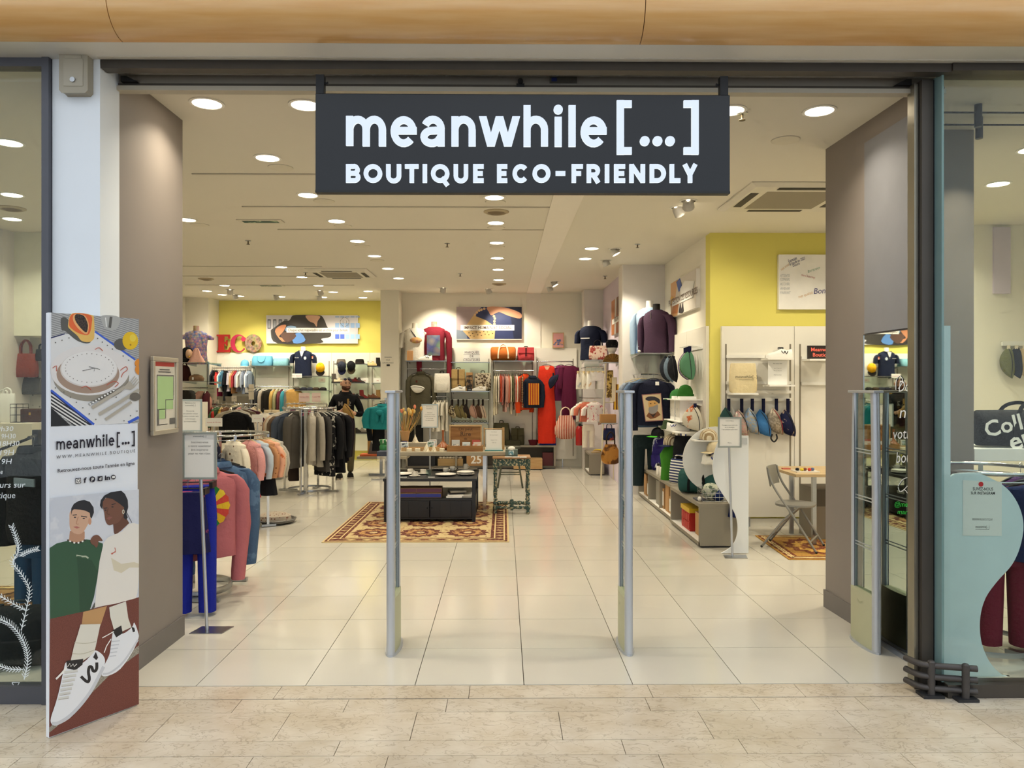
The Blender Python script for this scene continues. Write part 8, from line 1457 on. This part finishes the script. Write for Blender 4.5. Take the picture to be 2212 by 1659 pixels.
for px, py, aim, n_ in ((1487, 432, (2.4, 9.6, 1.7), 'swivel spotlight under the sign corner, upper of two'), (1465, 447, (3.2, 8.9, 1.6), 'swivel spotlight under the sign corner, lower of two'), (1328, 537, (2.43, 9.9, 1.6), 'swivel spotlight beside the pair of right downlights'), (1309, 562, (2.3, 11.4, 1.6), 'swivel spotlight nearer the white pillar'), (1197, 608, (1.93, 13.3, 1.6), 'swivel spotlight by the lavender wall'), (1188, 620, (1.7, 14.7, 1.5), 'swivel spotlight at the far right column'), (957, 622, (-1.3, 15.4, 2.45), 'swivel spotlight above the white t-shirt bust'), (1055, 624, (.15, 15.4, 2.45), 'swivel spotlight above the beaded handbag picture'), (497, 626, (-6.0, 16.9, 1.8), 'swivel spotlight above the floral torso'), (508, 637, (-5.2, 17, 1.9), 'swivel spotlight above the letters ECO'), (597, 638, (-4.6, 17, 1.9), 'swivel spotlight above the patch jacket picture'), (690, 640, (-3.7, 17, 1.9), 'swivel spotlight above the navy polo bust'), (692, 628, (-3.4, 17, 1.8), 'swivel spotlight above the felt hats')):
    spot(px, py, aim, n_, .75 if px < 700 else 1.5 if 950 < px < 1060 else .5 if px > 1450 else 1.)
for i, (x0, x1, y) in enumerate(((415, 720, 377), (523, 1190, 447), (600, 1176, 496), (390, 695, 576), (390, 690, 597), (400, 765, 616))):
    Y = cp(600, y).y; a, b = AX(x0, Y), AX(x1, Y); tag(G().box(a, b, Y-.012, Y+.012, ceil_z(Y)-.009, ceil_z(Y)-.001).build('ceiling_track', mat('track_grey', '#c9c2b0', .5)), 'slim grey ceiling track, %s from the entrance' % ORD[i], 'ceiling track', 'ceiling tracks')
for i, (px, py) in enumerate(((606, 363), (700, 435), (431, 487), (741, 489), (783, 532), (815, 563), (1697, 300), (1070, 436), (1072, 492), (1074, 533), (1075, 563))): tag(G().lathe([(.1, 0), (.1, -.006), (.095, -.008), (.001, -.008)], 24).build('ceiling_cover', mat('cover_cream', '#ddd6c4', .7), loc=cp(px, py)), 'round blank ceiling cover, %s' % ('in front of the left partition', 'under the sign edge', 'beside the left partition edge', 'fourth along the left lamp row', 'fifth along the left lamp row', 'sixth along the left lamp row', 'near the right partition', 'first in the middle lamp row', 'second in the middle lamp row', 'third in the middle lamp row', 'fourth in the middle lamp row')[i], 'ceiling cover', 'round ceiling covers')
for px, py, n_ in ((1072, 457, 'in the middle lamp row'), (445, 603, 'near the left wall'), (25, 452, 'behind the left shop window'), (1078, 613, 'at the far end of the middle row')):
    t = T('air_vent', 'round brown ceiling air vent %s' % n_, 'air vent', cp(px, py), group='round air vents'); G().lathe([(.13, 0), (.13, -.008), (.1, -.02), (.09, -.012)], 24, cap=False).build('ring', mat('vent_beige', '#b8a98a', .6), t, smooth=40); G().lathe([(.088, -.014), (.05, -.03), (.001, -.03)], 20).build('cone', mat('vent_brown', '#7d6c50', .6), t, smooth=40)
for i, (px, py) in enumerate(((536, 521), (966, 526), (994, 591), (1377, 527), (1307, 596), (660, 589), (1603, 242), (78, 519))):
    t = T('sprinkler', 'ceiling sprinkler head %s' % ('left of the lamp rows', 'between the two lamp rows', 'above the back wall picture', 'near the right yellow wall', 'above the lavender wall', 'beside the far air conditioner', 'beside the sign corner', 'behind the left shop window')[i], 'sprinkler', cp(px, py), group='sprinkler heads'); G().lathe([(.035, -.001), (.035, -.006), (.01, -.008)], 14).build('escutcheon', STEEL, t); G().lathe([(.008, -.008), (.008, -.04), (.022, -.045), (.022, -.048)], 10).build('nozzle', mat('sprinkler_brass', '#6b5f4a', .4, .7), t)
def cassette(c_, s_, label):
    t = T('air_conditioner', label, 'air conditioner', (c_[0], c_[1], ceil_z(c_[1]))); W_ = mat('cassette_white', '#ddd7c8', .5)
    G().loft([[(x*k, y*k, z) for x, y in ((-s_, -s_), (s_, -s_), (s_, s_), (-s_, s_))] for k, z in ((1, -.001), (1, -.015), (.9, -.04), (.62, -.045))], cap=False).build('frame', W_, t); G().box(-s_*.62, s_*.62, -s_*.62, s_*.62, -.046, -.04).build('grille', mat('grille_grey', '#9a917f', .7, kind='check', c2='#8a8170', sc=120), t)
    for k in range(4):
        a = k*pi/2; g = G(); g.xf(Matrix.Rotation(a, 4, 'Z')).box(-s_*.5, s_*.5, -s_*.86, -s_*.72, -.0445, -.0425); g.build('air_slot', mat('slot_black', '#3a352c', .7), t)
cassette((2.68, 7.12), .53, 'large white ceiling air conditioner near the right partition'); cassette((-2.62, 12.4), .48, 'white ceiling air conditioner above the coat rack')
for px, py, n_ in ((563, 478, 'near the left partition'), (585, 617, 'far above the polo bust')): t = T('exit_light', 'green emergency exit light recessed in the ceiling %s' % n_, 'exit light', cp(px, py)); G().box(-.24, .24, -.08, .08, -.012, -.001).build('frame', mat('cover_cream'), t, bevel=.003); G().box(-.19, .19, -.05, .05, -.014, -.012).build('pictogram', mat('exit_green', '#1f4a38', .5, kind='blot', c2='#b8c8a0', sc=9, th=.6), t)
# ------------------------------------------------------------------ behind the left shop window
slab('wall_window_left', mat('window_wall_white', '#efecd8', .8), -6.8, AX(112, 9.0), 9.0, 9.2, AZ(726, 9.0), 3.5); slab('wall_window_side', mat('pale_column'), -6.8, AX(6, 8.8), 8.8, 9.4, 0, 3.5); slab('wall_window_perforated', mat('perforated_board', '#d8d4c8', .6, kind='dots', c2='#8a867c', sc=8, th=.12), -6.8, AX(112, 9.3), 9.3, 9.36, 0, AZ(726, 9.0))
GL = 9.1
tote('leather_tote', 'rust red leather tote on the perforated board', (AX(56, GL), GL, AZ(815, GL)), 0, fab('#8a3a22', r=.5), w=.27, h=.28, d=.12, hh=.16); tote('crumpled_tote', 'grey crumpled tote under the rust red tote', (AX(66, 9.2), 9.215, AZ(852, 9.2)), 0, fab('#5c5a58'), w=.3, h=.2, d=.14, hh=.07, hm=fab('#4a2c1c')); tote('mini_bag', 'small black handbag beside the rust red tote', (AX(90, GL), GL, AZ(780, GL)), 0, fab('#211d1a'), w=.13, h=.14, d=.07, hh=.06)
ct_ = tag(G().box(AX(-40, 8.6), AX(105, 8.6), 8.3, 8.79, 0, AZ(912, 8.5)).build('display_counter', mat('counter_cream', '#e0d8c4', .5), bevel=.005), 'cream counter behind the left shop window', 'counter'); cz_ = AZ(912, 8.5)
bs_ = T('suitcase', 'small brown vintage suitcase on the cream counter', 'suitcase', (AX(74, 8.6), 8.6, cz_)); G().box(-.11, .11, -.08, .08, 0, .15).build('case', fab('#4a2c18', r=.5), bs_, bevel=.012); G().box(-.01, .01, -.085, -.08, .08, .11).build('clasp', mat('gold_bead'), bs_); wk = T('wire_lantern', 'black wire basket beside the vintage suitcase', 'basket', (AX(42, 8.5), 8.5, cz_)); g = G()
for z_ in (.0, .08, .16, .2): g.tube([(-.07, -.05, z_+.003), (.07, -.05, z_+.003), (.07, .05, z_+.003), (-.07, .05, z_+.003)], .003, 5, loop=True)
for x, y in ((-.07, -.05), (.07, -.05), (.07, .05), (-.07, .05), (0, -.05)): g.tube([(x, y, 0), (x, y, .2)], .0025, 5)
g.build('wires', BLACKM, wk)
for i, px in enumerate((8, 22)): tote('paper_bag', 'white paper carrier bag on the cream counter, %s' % ('by the grey column', 'by the wire basket')[i], (AX(px, 8.6), 8.6-.05*i, cz_), rad(10), PAPER, w=.17, h=.3+.02*i, d=.08, hh=.06)
jk = garment('padded_jacket', 'black padded jacket with grey stripe behind the left shop window', 'jacket', None, (AX(72, 5.1), 5.1, 1.3), rad(-25), fab('#15181c', bump=.5, bs=25), 'top', HANG_B, w=.44, L=.62, t=.22, sl=.55, slw=.09, collar=fab('#15181c', bump=.5, bs=25)); G().box(.0, .2, -.13, -.12, -.3, -.25).build('stripe', fab('#8a9298'), jk)
garment('wine_jacket', 'dark wine jacket beside the black padded jacket', 'jacket', None, (AX(14, 5.4), 5.4, 1.15), rad(10), fab('#2c1620'), 'top', HANG_B, w=.3, L=.3, t=.16, sl=.3); garment('blue_jeans', 'faded blue jeans under the black padded jacket', 'jeans', None, (AX(76, 5.15), 5.15, .72), rad(-20), fab('#2c4a68'), 'trousers', HANG_B, w=.3, L=.42, t=.14, hang=False)
rr = T('clothes_rack', 'dark stand holding the jackets behind the left window', 'clothes rack', (AX(60, 5.25), 5.25, 0)); G().box(-.02, .02, .08, .12, 0, 1.34).box(-.3, .3, -.1, .25, 0, .02).tube([(-.36, .1, 1.16), (0, .1, 1.3), (.08, -.12, 1.3)], .01, 8).build('stand', BLACKM, rr)
rug('window_rug', 'brown mottled rug behind the left shop window', -4.2, -2.55, 5.0, 6.3, 0, ('#a8875a', '#4a3420', '#7a5a34'), bw=.12)
backpack('backpack', 'black backpack with pale triangle on the floor behind the left window', (AX(48, 4.62), 4.6, .002), rad(10), fab('#1b2024'), fab('#3a4248'), w=.5, h=.34, d=.24, roll=False)
A = Art((0, 4.009, 0), (0, -1, 0), .00003); GW = mat('glass_paint', '#eef4f4', .8)
for tx, x0, y0, x1, s_ in (('9h30', -8, 932, 29, 15), ('- 19H30', -14, 948, 34, 15), ('- 18H30', -14, 964, 42, 16), ('- 19H', -16, 984, 31, 17), ('- 19H', -20, 1003, 26, 16), ('ligne', -16, 1025, 6, 16), ('toujours sur', -44, 1054, 55, 18), ('boutique', -34, 1077, 33, 19)): A.text(tx, x0, y0, x1, y0-1, s_, GW, shear=.15)
def sprig(pts, l_, n_=5):
    c_ = cr(pts, n_, False); A.line(c_, 2.2, GW)
    for i in range(len(c_)-1):
        (x0, y0), (x1, y1) = c_[i], c_[i+1]; a = math.atan2(y1-y0, x1-x0)
        for sd in (-1, 1): b = a+pi+sd*.75; A.line([(x0, y0), (x0+l_*cos(b), y0+l_*sin(b))], 1.5, GW)
sprig([(26, 1138), (36, 1165), (40, 1190), (28, 1215), (46, 1240), (63, 1272), (58, 1310), (46, 1362)], 9); sprig([(80, 1186), (60, 1192), (42, 1202)], 8); sprig([(-4, 1285), (25, 1302), (54, 1318)], 9); sprig([(-6, 1334), (26, 1352), (50, 1385), (60, 1424), (52, 1468)], 11, 7); sprig([(-6, 1436), (20, 1445), (50, 1446)], 9); A.line([(26, 1474), (42, 1474), (33, 1489), (26, 1474)], 2, GW)
A.build(wl, 'lettering')
# ------------------------------------------------------------------ behind the right shop window
slab('wall_window_right', WALLC, 5.2, 6.39, 8.45, 8.94, 0, 3.55); slab('trim_3', LAV, AX(2150, 8.4), AX(2186, 8.4), 8.42, 8.449, AZ(632, 8.4), AZ(487, 8.4))
for i, y in enumerate((4.72, 4.95)):
    t = T('track_light', 'thin ceiling track with small spots behind the right window, %s' % ('nearer', 'farther')[i], 'track light', (3.3, y, ceil_z(y)-.05)); G().tube([(-.7, 0, 0), (1.2, 0, 0)], .006, 6).build('track', BLACKM, t)
    for k in range(3):
        x = -.35+i*.15+.6*k; G().tube([(x, 0, -.09), (x, 0, .05)], .022, 12).build('spot_head', BLACKM, t, smooth=40); l = area_light('track_lamp', (x, 0, -.1), .05, LAMP_W*.35, LAMP_COL, parent=t, spread=90)
ws = T('wavy_screen', 'pale blue-white wavy screen with a poster behind the right glass', 'display screen', (AX(2110, 4.3), 4.3, 0)); x0_ = ws.location.x
pts = [(2053, 1478), (2053, 1030)]+cr([(2062, 1024), (2110, 1022), (2150, 1038), (2180, 1060), (2202, 1095), (2211, 1135), (2204, 1180), (2186, 1220), (2155, 1255), (2130, 1290), (2118, 1330), (2118, 1375), (2130, 1415), (2150, 1445), (2183, 1470)], 4, False)+[(2183, 1478)]
G().prism([(at(x, y, 4.3).x-x0_, max(0, at(x, y, 4.3).z)) for x, y in pts], 0, .018).build('panel', mat('screen_pale', '#dfeef0', .5), ws); G().box(AX(2036, 4.3)-x0_, AX(2051, 4.3)-x0_, -.01, .03, 0, AZ(703, 4.3)).build('side_board', mat('screen_pale'), ws); G().box(AX(2053, 4.3)-x0_, AX(2066, 4.3)-x0_, .018, .25, 0, AZ(1030, 4.3)).build('return_panel', WV, ws)
A = Art((0, 4.2985, 0), (0, -1, 0), .0001); A.shape([(2080, 1037), (2164, 1041), (2164, 1158), (2080, 1157)], PAPER).shape(circ(2119, 1046, 5.5, 14), mat('pin_red', '#d8262c', .4)).text('SUIVEZ-NOUS', 2101, 1059, 2145, 1059.5, 9, INK, bold=.02).text('SUR INSTAGRAM', 2097, 1068, 2149, 1068.5, 9, INK, bold=.02).text('MEANWHILE.BOUTIQUE', 2100, 1124, 2144, 1124.5, 7, INKG).text('meanwhile[...]', 2107, 1140, 2137, 1140.5, 7, INK).line([(2107, 1143), (2137, 1143.5)], .8, INKG); A.build(ws, 'poster_print')
ring_rack('round_rack', 'round chrome rack behind the pale wavy screen', (3.03, 4.8), .34, AZ(1014, 4.77), (-60, 60, 180))
for i, (n_, c_, a) in enumerate((('plum checked shirt', '#5a2244', -25), ('navy jacket', '#1c2444', -5), ('ink blue shirt', '#22305c', -48), ('violet shirt', '#4a2c5c', 20))): garment('hanging_shirt', '%s on the rack behind the right glass' % n_, 'shirt', 'clothes behind the right glass', (3.03+.34*cos(rad(a)), 4.8+.34*sin(rad(a)), AZ(1014, 4.77)+.012), rad(a), fab(c_), 'top', HANG_B, w=.46, L=.5, t=.1, sl=.42, seed=i)
garment('maroon_trousers', 'maroon trousers hanging under the shirts behind the right glass', 'trousers', None, (3.12, 4.72, .82), rad(-8), fab('#7a2438'), 'trousers', HANG_B, w=.34, L=.68, t=.14, hang=False)
wsf = tag(G().box(-.35, .75, -.2, .25, -.09, 0).build('window_shelf', mat('shelf_white', '#e4e6e4', .5), loc=(AX(2190, 5.5), 5.6, AZ(970, 5.4)), bevel=.004), 'thick white shelf behind the right shop window', 'shelf')
dd = duffel('duffel_bag', 'black duffel with big white lettering behind the right glass', (AX(2190, 5.5)+.12, 5.56, AZ(970, 5.4)), rad(-4), fab('#17181c', kind='blot', c2='#6a7a84', sc=4, th=.66), fab('#0f0f12'), w=.74, r=.14); g = G(); write(g, 'Coll', (-.22, -.146, .11), (1, 0, .25), (-.25, 0, 1), .16, bold=.02); write(g, 'em a', (.0, -.148, .04), (1, 0, .35), (-.35, 0, 1), .19, bold=.02); g.build('print', PAPER, dd)
hb_ = T('hook_bar', 'white hook bar with waist bags behind the right glass', 'hook bar', (AX(2205, 8.35), 8.44, AZ(742, 8.35))); G().box(-.16, .4, -.03, -.001, -.02, .03).build('bar', WHITE, hb_)
for i, (n_, c_) in enumerate((('olive and cream', '#6a6c48'), ('black and cream', '#1c1f28'), ('beige', '#c0a880'))): bumbag('waist_bag', '%s waist bag on the hook bar behind the right glass' % n_, (AX(2180+17*i, 8.35), 8.36, AZ(746, 8.35)), rad(-30), fab(c_), fab('#d8ccb4'), w=.36, h=.14, sh=.06, tilt=1.5, group='waist bags behind the right glass')
